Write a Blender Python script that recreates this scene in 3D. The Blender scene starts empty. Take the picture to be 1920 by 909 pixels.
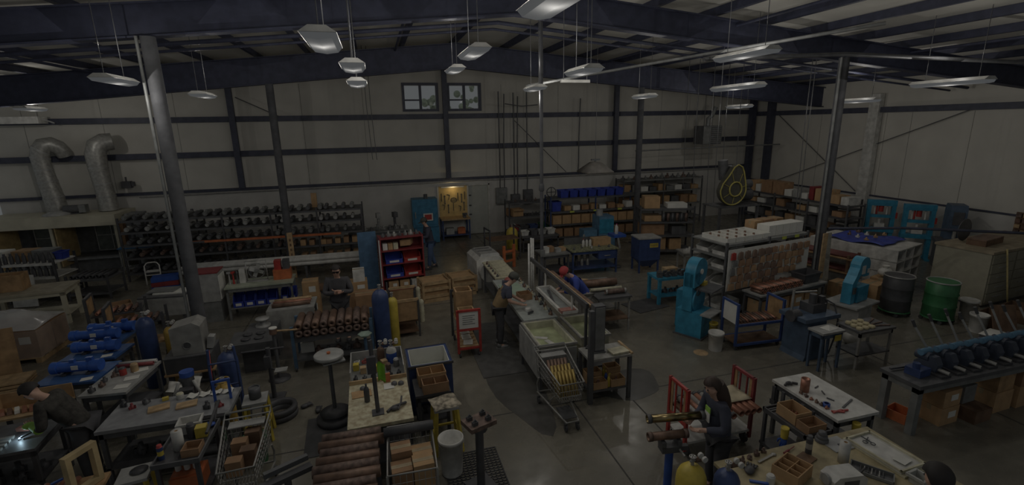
import bpy, math, random
from mathutils import Vector, Matrix
random.seed(11)
scene = bpy.context.scene
COL = scene.collection
PI = math.pi

# ------------------------------------------------------------------ camera, world, exposure
CAM_H = 4.75
FOC = 908.65                                    # focal length in pixels of the 1920 x 909 frame
PITCH, ROLL, YAW = (math.radians(a) for a in (13.718, -1.080, 15.385))
FWD = Vector((math.sin(YAW)*math.cos(PITCH), math.cos(YAW)*math.cos(PITCH), -math.sin(PITCH)))
_r = Vector((math.cos(YAW), -math.sin(YAW), 0)); _u = _r.cross(FWD)
RGT = math.cos(ROLL)*_r + math.sin(ROLL)*_u
UPV = -math.sin(ROLL)*_r + math.cos(ROLL)*_u
cam = bpy.data.cameras.new('camera'); camo = bpy.data.objects.new('camera', cam); COL.objects.link(camo)
cam.sensor_fit = 'HORIZONTAL'; cam.sensor_width = 36.0; cam.lens = 36.0*FOC/1920.0
cam.clip_start = 0.05; cam.clip_end = 200
camo.matrix_world = Matrix(((RGT.x, UPV.x, -FWD.x, 0), (RGT.y, UPV.y, -FWD.y, 0), (RGT.z, UPV.z, -FWD.z, CAM_H), (0, 0, 0, 1)))
scene.camera = camo
scene.view_settings.view_transform = 'Standard'; scene.view_settings.look = 'None'
scene.view_settings.gamma = 1.0; scene.view_settings.use_curve_mapping = False
scene.view_settings.exposure = -3.0
world = bpy.data.worlds.new('world'); scene.world = world; world.use_nodes = True
world.node_tree.nodes['Background'].inputs[0].default_value = (0.93, 0.98, 1.0, 1)
world.node_tree.nodes['Background'].inputs[1].default_value = 0.74
LAMP_W = 158.0                                    # watts of each ceiling lamp
ROOF_FILL = .2  # share of lamp power given to the fill added above the housings
LAMP_GLOW = 0.62                                 # visible radiance of the lamp tubes
# x, y, z, length of every ceiling lamp
LAMPS = [(-3.8, 9.3, 5.5, .9), (-3.55, 12.6, 5.47, .9), (-9.4, 17.6, 5.4, 1.0), (-.42, 5.6, 5.58, 1.0), (-.2, 7.6, 5.56, .8),
         (-.2, 9.4, 5.48, .8), (1.55, 7.6, 5.78, 1.0), (1.75, 10.6, 5.85, .8), (3.2, 7.3, 5.5, .8), (3.6, 10.9, 5.5, .8),
         (7.5, 12.8, 5.42, .9), (6.1, 7.25, 5.78, 1.25), (8.1, 9.8, 5.45, 1.5), (13.0, 15.5, 5.2, 1.1), (13.6, 11.4, 5.2, 1.25),
         (11.0, 7.3, 5.36, 1.35), (1.35, 3.6, 5.6, .9)]

# ------------------------------------------------------------------ helpers
def G(px, py, z=0.0):
    """the point at height z of the place that the pixel px, py of the photograph shows"""
    d = FWD*FOC + RGT*(px-960.0) + UPV*(454.5-py)
    t = (z-CAM_H)/d.z
    return Vector((d.x*t, d.y*t, z))
def GY(px, py, Y):
    d = FWD*FOC + RGT*(px-960.0) + UPV*(454.5-py)
    t = Y/d.y
    return Vector((d.x*t, Y, CAM_H+d.z*t))
def GX(px, py, X):
    d = FWD*FOC + RGT*(px-960.0) + UPV*(454.5-py)
    t = X/d.x
    return Vector((X, d.y*t, CAM_H+d.z*t))

MATS = {}
def lin(c):
    y = .3*c[0]+.59*c[1]+.11*c[2]                  # veil over the view put into the colours: greyed, darks lifted
    c = tuple(30+.82*(y+(k-y)*.86) for k in c)
    return tuple((v/12.92 if v <= .04045 else ((v+.055)/1.055)**2.4) for v in (c[0]/255, c[1]/255, c[2]/255))
def mat(name, rgb, rough=.6, metal=0.0, vary=.18, scale=6.0, rgb2=None, emit=0.0, alpha=1.0, bump=0.0):
    if name in MATS: return MATS[name]
    m = bpy.data.materials.new(name); m.use_nodes = True
    nt = m.node_tree; b = nt.nodes['Principled BSDF']
    c = lin(rgb); c2 = lin(rgb2) if rgb2 else tuple(v*(1-vary*1.6) for v in c)
    tc = nt.nodes.new('ShaderNodeTexCoord'); nz = nt.nodes.new('ShaderNodeTexNoise')
    nz.inputs['Scale'].default_value = scale; nz.inputs['Detail'].default_value = 4
    nt.links.new(tc.outputs['Object'], nz.inputs['Vector'])
    rp = nt.nodes.new('ShaderNodeValToRGB')
    rp.color_ramp.elements[0].position = .35; rp.color_ramp.elements[1].position = .65
    rp.color_ramp.elements[0].color = (*c2, 1); rp.color_ramp.elements[1].color = (*c, 1)
    nt.links.new(nz.outputs['Fac'], rp.inputs['Fac']); nt.links.new(rp.outputs['Color'], b.inputs['Base Color'])
    b.inputs['Roughness'].default_value = rough; b.inputs['Metallic'].default_value = metal
    if emit:
        b.inputs['Emission Color'].default_value = (*c, 1); b.inputs['Emission Strength'].default_value = emit
    if alpha < 1: b.inputs['Alpha'].default_value = alpha
    if bump:
        bp = nt.nodes.new('ShaderNodeBump'); bp.inputs['Strength'].default_value = bump
        nt.links.new(nz.outputs['Fac'], bp.inputs['Height']); nt.links.new(bp.outputs['Normal'], b.inputs['Normal'])
    m.diffuse_color = (*c, 1)
    MATS[name] = m
    return m

class MB:
    """collects shapes of one mesh"""
    def __init__(s): s.v = []; s.f = []; s.sm = []
    def add(s, vs, fs, smooth=False, M=None):
        o = len(s.v)
        for v in vs:
            v = Vector(v)
            s.v.append(tuple(M @ v) if M is not None else tuple(v))
        for f in fs: s.f.append([i+o for i in f]); s.sm.append(smooth)
        return s
    def box(s, c, d, rz=0.0, M=None, top=(1, 1)):
        x, y, z = (k/2 for k in d); R = Matrix.Translation(c) @ Matrix.Rotation(rz, 4, 'Z')
        if M is not None: R = M @ R
        vs = [(-x, -y, -z), (x, -y, -z), (x, y, -z), (-x, y, -z), (-x*top[0], -y*top[1], z), (x*top[0], -y*top[1], z), (x*top[0], y*top[1], z), (-x*top[0], y*top[1], z)]
        return s.add(vs, [(0, 3, 2, 1), (4, 5, 6, 7), (0, 1, 5, 4), (1, 2, 6, 5), (2, 3, 7, 6), (3, 0, 4, 7)], M=R)
    def bx(s, x0, x1, y0, y1, z0, z1, M=None):
        return s.box(((x0+x1)/2, (y0+y1)/2, (z0+z1)/2), (abs(x1-x0), abs(y1-y0), abs(z1-z0)), M=M)
    def bar(s, p, q, w, h=None, M=None):
        """a bar of rectangular section from p to q"""
        p = Vector(p); q = Vector(q); d = q-p; L = d.length
        if L < 1e-6: return s
        R = d.to_track_quat('Z', 'Y').to_matrix().to_4x4()
        R = Matrix.Translation((p+q)/2) @ R
        if M is not None: R = M @ R
        return s.box((0, 0, 0), (w, h or w, L), M=R)
    def rod(s, p, q, r, r2=None, n=10, M=None, caps=True):
        p = Vector(p); q = Vector(q); d = q-p; L = d.length
        if L < 1e-6: return s
        R = Matrix.Translation(p) @ d.to_track_quat('Z', 'Y').to_matrix().to_4x4()
        if M is not None: R = M @ R
        return s.lathe([(r, 0), (r if r2 is None else r2, L)], n, M=R, caps=caps)
    def lathe(s, prof, n=16, M=None, caps=True, a0=0.0):
        vs = []; fs = []; k = len(prof)
        for i in range(n):
            a = a0+2*PI*i/n
            for r, z in prof: vs.append((r*math.cos(a), r*math.sin(a), z))
        for i in range(n):
            j = (i+1) % n
            for t in range(k-1): fs.append((i*k+t, j*k+t, j*k+t+1, i*k+t+1))
        s.add(vs, fs, True, M)
        if caps:
            for t, fl in ((0, True), (k-1, False)):
                r, z = prof[t]
                if r > 1e-5:
                    vs = [(r*math.cos(a0+2*PI*i/n), r*math.sin(a0+2*PI*i/n), z) for i in range(n)]
                    s.add(vs, [list(range(n))[::-1] if fl else list(range(n))], False, M)
        return s
    def prism(s, poly, h0, h1, ax='z', M=None):
        """extrude a 2-D outline; ax: the axis of extrusion ('z': outline in x,y; 'y': in x,z; 'x': in y,z)"""
        n = len(poly)
        A = {'z': lambda a, b, h: (a, b, h), 'y': lambda a, b, h: (a, h, b), 'x': lambda a, b, h: (h, a, b)}[ax]
        vs = [A(a, b, h0) for a, b in poly] + [A(a, b, h1) for a, b in poly]
        fs = [list(range(n))[::-1], list(range(n, 2*n))] + [(i, (i+1) % n, n+(i+1) % n, n+i) for i in range(n)]
        return s.add(vs, fs, M=M)
    def tube(s, pts, r, n=7, M=None, closed=False):
        P = [Vector(p) for p in pts]; k = len(P); vs = []; fs = []; up = None
        for i in range(k):
            a = P[(i-1) % k] if (closed or i > 0) else P[i]
            b = P[(i+1) % k] if (closed or i < k-1) else P[i]
            t = (b-a).normalized()
            if up is None: up = Vector((0, 0, 1)) if abs(t.z) < .9 else Vector((1, 0, 0))
            x = up.cross(t)
            if x.length < 1e-4: x = Vector((1, 0, 0)).cross(t)
            x.normalize(); y = t.cross(x); up = y
            rr = r[i] if isinstance(r, (list, tuple)) else r
            for j in range(n):
                g = 2*PI*j/n; vs.append(P[i]+x*(rr*math.cos(g))+y*(rr*math.sin(g)))
        for i in range(k if closed else k-1):
            for j in range(n):
                A, B = i*n, ((i+1) % k)*n
                fs.append((A+j, A+(j+1) % n, B+(j+1) % n, B+j))
        s.add(vs, fs, True, M)
        if not closed:
            s.add(vs[:n], [list(range(n))[::-1]], False, M); s.add(vs[-n:], [list(range(n))], False, M)
        return s
    def ball(s, c, r, n=12, M=None):
        if not isinstance(r, (tuple, list)): r = (r, r, r)
        k = max(5, n//2)
        prof = [(math.sin(PI*i/k), -math.cos(PI*i/k)) for i in range(k+1)]
        R = Matrix.Translation(c) @ Matrix.Diagonal((*r, 1))
        if M is not None: R = M @ R
        return s.lathe(prof, n, M=R, caps=False)
    def sheet(s, nx, ny, fn, thick=.004, M=None):
        """a cloth or film: fn(u, v) gives a point, u and v from 0 to 1"""
        vs = [fn(i/nx, j/ny) for j in range(ny+1) for i in range(nx+1)]; n = len(vs)
        vs2 = [Vector(v)-Vector((0, 0, thick)) for v in vs]
        w = nx+1; fs = []
        for j in range(ny):
            for i in range(nx):
                a = j*w+i; fs.append((a, a+1, a+1+w, a+w)); fs.append((n+a, n+a+w, n+a+1+w, n+a+1))
        ed = [i for i in range(nx)] + [nx+j*w for j in range(ny)] + [ny*w+i for i in range(nx, 0, -1)] + [j*w for j in range(ny, 0, -1)]
        for q in range(len(ed)):
            a, b = ed[q], ed[(q+1) % len(ed)]; fs.append((a, n+a, n+b, b))
        return s.add(vs+vs2, fs, True, M)
    def mesh(s, name, m):
        me = bpy.data.meshes.new(name); me.from_pydata(s.v, [], s.f)
        me.polygons.foreach_set('use_smooth', s.sm)
        if m is not None: me.materials.append(m)
        me.update(); return me
    def obj(s, name, m, parent=None):
        o = bpy.data.objects.new(name, s.mesh(name, m)); COL.objects.link(o)
        if parent is not None: o.parent = parent
        return o

def rest(loc):
    return (loc[0], loc[1], loc[2]+(.0025 if loc[2] > .01 else 0))
def tag(o, label, cat, group=None, kind=None):
    o['label'] = label; o['category'] = cat
    if len(label.split()) > 16: print('LONG', label)
    if group: o['group'] = group
    if kind: o['kind'] = kind
    return o
def struct(name, mb, m):
    o = mb.obj(name, m); o['kind'] = 'structure'; return o
def solo(name, mb, m, label, cat, loc=(0, 0, 0), rz=0.0, group=None, kind=None):
    o = mb.obj(name, m); o.location = rest(loc); o.rotation_euler = (0, 0, rz)
    return tag(o, label, cat, group, kind)
class T:
    """a thing: an Empty at its base that parents its parts"""
    def __init__(s, name, label, cat, loc=(0, 0, 0), rz=0.0, group=None):
        s.o = bpy.data.objects.new(name, None); COL.objects.link(s.o)
        s.o.empty_display_size = .1
        s.o.location = rest(loc); s.o.rotation_euler = (0, 0, rz); tag(s.o, label, cat, group)
    def p(s, name, m, mb, parent=None, label=None):
        o = mb.obj(name, m, parent or s.o)
        if label: o['label'] = label
        return o
    def box(s, name, m, c, d, rz=0.0, parent=None, label=None, top=(1, 1)): return s.p(name, m, MB().box(c, d, rz, top=top), parent, label)
    def bx(s, name, m, x0, x1, y0, y1, z0, z1, parent=None, label=None): return s.p(name, m, MB().bx(x0, x1, y0, y1, z0, z1), parent, label)
    def rod(s, name, m, p, q, r, r2=None, n=10, parent=None, label=None): return s.p(name, m, MB().rod(p, q, r, r2, n), parent, label)
    def bar(s, name, m, p, q, w, h=None, parent=None, label=None): return s.p(name, m, MB().bar(p, q, w, h), parent, label)
def copy_tree(o, parent=None):
    c = o.copy(); COL.objects.link(c)
    if parent is not None: c.parent = parent
    for ch in o.children: copy_tree(ch, c)
    return c
def dup(o, loc, rz=None, label=None, group=None):
    if isinstance(o, T): o = o.o
    c = copy_tree(o); c.location = rest(loc)
    if rz is not None: c.rotation_euler = (0, 0, rz)
    if label: c['label'] = label
    if group: c['group'] = group
    return c
ORD = ['first', 'second', 'third', 'fourth', 'fifth', 'sixth', 'seventh', 'eighth', 'ninth', 'tenth', 'eleventh', 'twelfth', 'thirteenth', 'fourteenth', 'fifteenth',
       'sixteenth', 'seventeenth', 'eighteenth', 'nineteenth', 'twentieth', 'twenty-first', 'twenty-second', 'twenty-third', 'twenty-fourth', 'twenty-fifth']
def rnd(a, b): return random.uniform(a, b)
def edge(pl, pr, z):
    """where a thing stands whose front edge runs from pixel pl to pixel pr at height z: left end, angle, length"""
    a = G(*pl, z); b = G(*pr, z); d = b-a
    return a, math.atan2(d.y, d.x), d.length
def Lp(o, x, y, z=0.0):
    """a point given in the axes of an edge() triple"""
    a, rz, L = o
    return (a.x+x*math.cos(rz)-y*math.sin(rz), a.y+x*math.sin(rz)+y*math.cos(rz), z)

# ------------------------------------------------------------------ materials
M_wall = mat('white_wall_panel', (214, 209, 196), .8, vary=.06, scale=1.2)
M_dado = mat('painted_block_wall', (206, 203, 196), .75, vary=.07, scale=2.0)
M_steel_dk = mat('dark_steel_paint', (54, 58, 80), .5, 0)
M_roof = mat('white_roof_insulation', (236, 232, 220), .85, vary=.08, scale=.7)
M_black = mat('black_metal', (66, 66, 70), .5, 0)
M_dkgrey = mat('dark_grey_metal', (90, 91, 94), .5, .2)
M_grey = mat('grey_paint', (128, 130, 128), .5, .1)
M_ltgrey = mat('light_grey_paint', (176, 176, 172), .5, .1)
M_steel = mat('bare_steel', (176, 174, 168), .38, .3)
M_galv = mat('galvanised_sheet', (176, 174, 166), .4, .3, scale=12)
M_white = mat('white_plastic', (226, 224, 216), .45)
M_cream = mat('cream_laminate', (222, 214, 176), .5, vary=.2, scale=9)
M_card = mat('cardboard', (196, 148, 92), .85, vary=.12)
M_card2 = mat('brown_cardboard', (168, 120, 76), .85, vary=.15)
M_wood = mat('pale_wood', (206, 164, 108), .65, vary=.22, scale=8)
M_ply = mat('plywood', (190, 142, 86), .7, vary=.25, scale=5)
M_dkwood = mat('dark_wood', (120, 82, 52), .7, vary=.25)
M_copper = mat('copper', (206, 128, 96), .38, .4, vary=.25)
M_bronze = mat('brown_bronze', (146, 106, 82), .45, .3, vary=.3)
M_rust = mat('rusty_steel', (128, 98, 84), .6, .2, vary=.35, scale=14)
M_blue = mat('blue_enamel', (30, 78, 190), .4)
M_binblue = mat('blue_bin_plastic', (34, 58, 190), .45)
M_teal = mat('turquoise_machine_paint', (34, 150, 196), .4)
M_ltblue = mat('pale_blue_machine_paint', (86, 144, 186), .45)
M_navy = mat('navy_paint', (38, 62, 124), .4)
M_red = mat('red_paint', (206, 44, 36), .4)
M_dkred = mat('dark_red_paint', (150, 34, 38), .45)
M_orange = mat('orange_paint', (226, 104, 44), .5)
M_yellow = mat('yellow_paint', (226, 194, 44), .45)
M_green = mat('green_paint', (34, 116, 56), .4)
M_lime = mat('lime_hi_vis_cloth', (158, 226, 60), .7)
M_rubber = mat('black_rubber', (64, 64, 66), .8)
M_paper = mat('white_paper', (232, 230, 220), .8, vary=.05)
M_skin = mat('skin', (214, 160, 132), .55, vary=.06)
M_denim = mat('blue_denim', (64, 92, 140), .85)
M_blackcloth = mat('black_cloth', (62, 62, 66), .9)
M_navycloth = mat('navy_cloth', (56, 60, 80), .9)
M_glow = mat('lamp_glow', (240, 246, 250), .5, vary=0, emit=LAMP_GLOW)
M_glow.node_tree.nodes['Principled BSDF'].inputs['Base Color'].links and M_glow.node_tree.links.remove(M_glow.node_tree.nodes['Principled BSDF'].inputs['Base Color'].links[0])
M_glow.node_tree.nodes['Principled BSDF'].inputs['Base Color'].default_value = (.02, .02, .02, 1)
M_glow.node_tree.nodes['Principled BSDF'].inputs['Specular IOR Level'].default_value = 0
# ------------------------------------------------------------------ floor
def floor_material():
    m = bpy.data.materials.new('polished_concrete'); m.use_nodes = True
    nt = m.node_tree; b = nt.nodes['Principled BSDF']; L = nt.links.new
    tc = nt.nodes.new('ShaderNodeTexCoord')
    def noise(scale, detail=5):
        n = nt.nodes.new('ShaderNodeTexNoise'); n.inputs['Scale'].default_value = scale; n.inputs['Detail'].default_value = detail
        L(tc.outputs['Object'], n.inputs['Vector']); return n
    def ramp(src, a, b_, c0, c1):
        r = nt.nodes.new('ShaderNodeValToRGB'); r.color_ramp.elements[0].position = a; r.color_ramp.elements[1].position = b_
        r.color_ramp.elements[0].color = (*c0, 1); r.color_ramp.elements[1].color = (*c1, 1); L(src, r.inputs['Fac']); return r
    n1 = noise(.35); n2 = noise(3.5, 7)
    r1 = ramp(n1.outputs['Fac'], .3, .7, lin((106, 100, 86)), lin((142, 135, 116)))
    r2 = ramp(n2.outputs['Fac'], .3, .72, (.72, .72, .72), (1, 1, 1))
    mx = nt.nodes.new('ShaderNodeMix'); mx.data_type = 'RGBA'; mx.blend_type = 'MULTIPLY'; mx.inputs[0].default_value = 1
    L(r1.outputs['Color'], mx.inputs[6]); L(r2.outputs['Color'], mx.inputs[7])
    L(mx.outputs[2], b.inputs['Base Color'])
    r3 = ramp(n2.outputs['Fac'], .3, .7, (.36, .36, .36), (.2, .2, .2)); L(r3.outputs['Color'], b.inputs['Roughness'])
    b.inputs['Specular IOR Level'].default_value = .55
    return m
M_floor = floor_material()
fl = struct('floor', MB().bx(-13.2, 19.2, -4, 21.3, -.25, 0), M_floor)
# saw-cut joints of the slab, inlaid
M_joint = mat('dark_floor_joint', (62, 60, 56), .8)
jm = MB()
for X in (-9.5, -3.4, 3.0, 4.02, 9.5, 15.2): jm.bx(X-.012, X+.012, -3, 20.8, .0005, .002)
for Y in (3.0, 7.05, 12.6, 17.6): jm.bx(-12.6, 18.4, Y-.012, Y+.012, .0005, .002)
struct('trim_1', jm, M_joint)
# dark work stains on the slab
M_stain = mat('damp_dark_stain', (84, 82, 77), .3, vary=.2, scale=3)
def blob(cx, cy, rx, ry, seed, n=26):
    rr = random.Random(seed); ph = [rr.uniform(0, 6.28) for _ in range(4)]
    P = []
    for i in range(n):
        a = 2*PI*i/n; k = 1+.12*math.sin(2*a+ph[0])+.08*math.sin(3*a+ph[1])+.05*math.sin(5*a+ph[2])
        P.append((cx+rx*k*math.cos(a), cy+ry*k*math.sin(a)))
    return MB().prism(P, .0005, .0022, 'z')
for i, (px, py, rx, ry) in enumerate(((955, 690, .55, 2.0), (1175, 720, .62, .55), (560, 640, 1.6, .8))):
    g = G(px, py)
    o = blob(g.x, g.y, rx, ry, i).obj('trim_%d' % (i+2), M_stain); o['kind'] = 'structure'

# ------------------------------------------------------------------ walls, girts, posts
WB, WR, WLX = 20.95, 18.5, -12.7
DADO = 2.45
# window openings in the back wall: x0, x1, z0, z1
WIN = [(1.35, 2.62, 5.42, 6.35), (3.18, 4.42, 5.42, 6.35)]
wb = MB()
xs = [WLX, WIN[0][0], WIN[0][1], WIN[1][0], WIN[1][1], WR+.2]
wb.bx(WLX, WR+.2, WB, WB+.2, DADO, 5.42); wb.bx(WLX, WR+.2, WB, WB+.2, 6.35, 7.7)
for a, b in ((xs[0], xs[1]), (xs[2], xs[3]), (xs[4], xs[5])): wb.bx(a, b, WB, WB+.2, 5.42, 6.35)
struct('wall_back', wb, M_wall)
DX0, DX1, DZ = 3.78, 4.72, 2.2
db = MB(); db.bx(WLX, DX0, WB-.06, WB+.2, 0, DADO); db.bx(DX1, WR+.2, WB-.06, WB+.2, 0, DADO); db.bx(DX0, DX1, WB-.06, WB+.2, DZ, DADO); db.bx(DX0, DX1, WB+.02, WB+.2, 0, DZ)
struct('wall_back_lower', db, M_dado)
wr = MB().bx(WR, WR+.2, -4, WB, 1.78, 7.7)
struct('wall_right', wr, M_wall)
struct('wall_right_lower', MB().bx(WR-.05, WR+.2, -4, WB-.06, 0, 1.78), M_dado)
# ledge on top of the block wall and girts (horizontal dark channels)
gm = MB()
for z, h in ((5.12, .2), (3.85, .2)): gm.bx(WLX, WR, WB-.2, WB, z-h/2, z+h/2)
gm.bx(WLX, WR, WB-.14, WB, DADO, DADO+.1)
gm.bx(WR-.2, WR, -4, WB-.2, 4.92, 5.12)
gm.bx(WR-.09, WR, -4, WB-.2, 1.78, 1.83)
struct('trim_6', gm, M_steel_dk)
pm = MB()
for X in (-4.99, 2.95, 10.72): pm.bx(X-.1, X+.1, WB-.36, WB-.2, 2.55, 7.2)
pm.bx(18.0, 18.25, WB-.45, WB-.2, 0, 6.3); pm.bx(WR-.34, WR-.06, 19.5, 19.75, 1.83, 6.3)
struct('trim_7', pm, M_steel_dk)
# panel seams of the wall liner
sm_ = MB()
for X in (-11.5, -9.2, -6.9, -2.6, -.3, 5.4, 8.0, 13.2, 15.6):
    for z0, z1 in ((2.56, 3.74), (3.96, 5.01), (5.23, 6.4)): sm_.bx(X-.008, X+.008, WB-.003, WB, z0, z1)
for Y in (17.0, 14.2, 13.3, 11.4, 9.0, 6.5): sm_.bx(WR-.003, WR, Y-.008, Y+.008, 1.84, 4.9)
struct('trim_8', sm_, mat('panel_seam', (150, 147, 138), .8))
# white boxed downspout on the right wall
struct('trim_9', MB().bx(WR-.28, WR-.06, 14.35, 14.75, 0, 5.6), M_white)
# cable braces (X bracing) on walls
cb = MB()
cb.rod((18.35, 19.3, 5.0), (18.35, 14.9, 1.9), .015, n=6); cb.rod((18.38, 19.0, 1.9), (18.38, 11.3, 5.0), .015, n=6)
cb.rod((-4.8, WB-.25, 5.9), (-3.4, WB-.25, 5.2), .02, n=6)
cb.rod((5.9, WB-.26, 4.9), (8.3, WB-.26, 2.6), .016, n=6)
struct('trim_10', cb, M_dkgrey)
# door
dr = T('door_1', 'grey metal door closed in the back wall', 'door', ((DX0+DX1)/2, WB, 0))
for k in ('label', 'category'): del dr.o[k]
dr.o['kind'] = 'structure'
M_door = mat('pale_grey_door_paint', (176, 180, 172), .5, vary=.05)
dr.box('door_leaf', M_door, (0, -.01, DZ/2), (DX1-DX0-.06, .05, DZ-.04))
f = MB(); f.bx(-.5, -.44, -.1, .02, 0, DZ+.04); f.bx(.44, .5, -.1, .02, 0, DZ+.04); f.bx(-.5, .5, -.1, .02, DZ-.02, DZ+.06)
dr.p('door_frame', M_white, f)
for z in (.9, 1.3, 1.75): dr.box('hinge', M_black, (-.4, -.05, z), (.16, .03, .06))
# windows
M_sky = mat('bright_sky_daylight', (176, 214, 232), .5, vary=0, emit=.62)
M_glass = mat('window_glass', (210, 226, 232), .05, alpha=.06, vary=0)
for i, (x0, x1, z0, z1) in enumerate(WIN):
    w = T('window_%d' % (i+1), '', '', ((x0+x1)/2, WB, (z0+z1)/2))
    for k in ('label', 'category'): del w.o[k]
    w.o['kind'] = 'structure'
    a, b = (x1-x0)/2, (z1-z0)/2; fm = MB()
    fm.bx(-a-.1, -a, -.06, .12, -b-.1, b+.1); fm.bx(a, a+.1, -.06, .12, -b-.1, b+.1); fm.bx(-a, a, -.06, .12, b, b+.1); fm.bx(-a, a, -.06, .12, -b-.1, -b)
    fm.bx(-.05, .05, -.02, .1, -b, b); fm.bx(-a, -.05, 0, .08, -.14, -.08)
    w.p('window_frame', M_steel_dk, fm)
    w.p('pane', M_glass, MB().bx(-a, a, .1, .11, -b, b))
# daylight sky and trees outside, seen through the two windows
WN = world.node_tree
# ------------------------------------------------------------------ roof: skin, purlins, rafters, columns
RX, RZ, SL = 2.95, 7.68, .09
def roofz(x): return RZ-SL*abs(x-RX)
rf = MB()
for x0, x1 in ((WLX-.2, RX), (RX, WR+.2)):
    rf.add([(x0, .5, roofz(x0)), (x1, .5, roofz(x1)), (x1, WB+.2, roofz(x1)), (x0, WB+.2, roofz(x0)),
            (x0, .5, roofz(x0)+.15), (x1, .5, roofz(x1)+.15), (x1, WB+.2, roofz(x1)+.15), (x0, WB+.2, roofz(x0)+.15)],
           [(0, 3, 2, 1), (4, 5, 6, 7), (0, 1, 5, 4), (1, 2, 6, 5), (2, 3, 7, 6), (3, 0, 4, 7)])
struct('ceiling', rf, M_roof)
M_frame = mat('navy_primed_steel', (44, 49, 78), .6, 0)
pu = MB()
for k in range(-10, 11):
    x = RX+k*1.5 + (.3 if k > 0 else -.3 if k < 0 else 0)
    if not WLX < x < WR: continue
    z = roofz(x)
    pu.bx(x-.03, x+.03, .5, WB, z-.17, z-.004); pu.bx(x-.03, x+.08, .5, WB, z-.18, z-.165)
struct('ceiling_purlin', pu, M_frame)
for n, Y in enumerate((3.2, 10.1, 17.1)):
    r = MB()
    for sx in (-1, 1):
        xe = WLX if sx < 0 else WR
        def pt(x, dz): return (x, roofz(x)+dz)
        dp = -1.05 if n == 2 else -.8
        a, b = (xe, RX) if sx < 0 else (RX, xe)
        r.prism([pt(a, dp), pt(b, dp), pt(b, -.27), pt(a, -.27)], Y-.02, Y+.02, 'y')
        r.prism([pt(a, dp-.02), pt(b, dp-.02), pt(b, dp+.01), pt(a, dp+.01)], Y-.12, Y+.12, 'y')
        r.prism([pt(a, -.3), pt(b, -.3), pt(b, -.272), pt(a, -.272)], Y-.12, Y+.12, 'y')
    struct('ceiling_rafter_%d' % (n+1), r, M_frame)
M_col = mat('grey_column_paint', (74, 75, 80), .75, 0)
def column(name, x, y, conduit=False):
    zt = roofz(x)-(1.07 if y > 15 else .82)
    t = T(name, '', '', (x, y, 0))
    for k in ('label', 'category'): del t.o[k]
    t.o['kind'] = 'structure'
    t.p('column_shaft', M_col, MB().rod((0, 0, .02), (0, 0, zt), .115, n=20))
    t.box('base_plate', M_col, (0, 0, .0125), (.4, .4, .025))
    if conduit: t.p('column_conduit', M_grey, MB().rod((-.15, -.06, .3), (-.15, -.06, zt), .028, n=8))
column('trim_11', -3.5, 10.0, True); column('trim_12', -2.95, 17.0); column('trim_13', 10.95, 9.65, True); column('trim_14', 9.83, 17.0)
# ------------------------------------------------------------------ ceiling lamps
def lamp(i, x, y, z, L):
    t = T('ceiling_lamp', 'x', 'ceiling lamp', (x, y, z), 0, 'lit strip lamps under the roof')
    t.p('housing', M_white, MB().prism([(-.17, .03), (.17, .03), (.08, .09), (-.08, .09)], -L/2, L/2, 'y'))
    t.p('diffuser', M_glow, MB().prism([(-.165, .028), (-.12, -.02), (0, -.038), (.12, -.02), (.165, .028)], -L/2+.02, L/2-.02, 'y'))
    top = min(roofz(x)-.26, 9)-z
    for s in (-1, 1): t.p('hanger', M_dkgrey, MB().rod((0, s*L*.35, .09), (0, s*L*.35, top), .006, n=5))
    ld = bpy.data.lights.new('lamp_light', 'POINT'); ld.energy = LAMP_W*(.6+.4*L); ld.color = (1.0, .965, .9)
    ld.shadow_soft_size = 0.0
    lo = bpy.data.objects.new('lamp_light', ld); COL.objects.link(lo); lo.parent = t.o; lo.location = (0, 0, -.16)
    lu = ld.copy(); lu.energy = ld.energy*ROOF_FILL                 # added unseen light above each closed housing, brightens the roof
    lo = bpy.data.objects.new('added_roof_fill', lu); COL.objects.link(lo); lo.parent = t.o; lo.location = (0, 0, .55)
    return t
LL = ['beside the tall left column, lower lamp', 'nearest the back wall left of the second column', 'at the far left end over the exhaust ducts', 'biggest lamp left of the windows, close up',
      'small, just under the big close lamp left of the windows', 'small, lowest of the column of lamps left of the windows', 'bright, above the right-hand window', 'small, above the gap of the windows',
      'at the thin centre pole, nearest to it on its right', 'small, left against the thin centre pole', 'in front of the right back column top', 'long and bright, between centre pole and right column',
      'slim and long, below the brightest right lamp', 'short, near the back right corner', 'right behind the tall right column', 'longest, at the far right', 'cut by the top edge of the view']
for i, (x, y, z, L) in enumerate(LAMPS):
    t = lamp(i, x, y, z, L); t.o['label'] = 'lit white strip lamp ' + LL[i]
# ------------------------------------------------------------------ kinds of things used again and again (front left corner on the floor is the origin, depth runs along +y)
def nth(i, n):
    return 'leftmost' if i == 0 else 'rightmost' if i == n-1 else ORD[i]+' from the left'
def rack(name, label, cat, loc, rz, L, D, zs, H, post=M_black, shelf=M_dkgrey, bays=2, pw=.05, lip=.06, back=None, group=None, board=None):
    t = T(name, label, cat, (loc[0], loc[1], 0), rz, group)
    for i in range(bays):
        x = pw/2+(L-pw)*i/(bays-1)
        for y in (pw/2, D-pw/2): t.box('post', post, (x, y, H/2), (pw, pw, H))
    for z in zs:
        m = MB(); m.bx(.0, L, pw, D-pw, z-.03, z); m.bx(pw, L-pw, .004, pw, z-lip, z); m.bx(pw, L-pw, D-pw, D-.004, z-lip, z)
        t.p('shelf', shelf, m)
    if back: t.bx('back_panel', back, 0, L, D+.001, D+.021, .3, H)
    t.fr = (Vector((loc[0], loc[1], 0)), rz, L)
    return t
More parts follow.
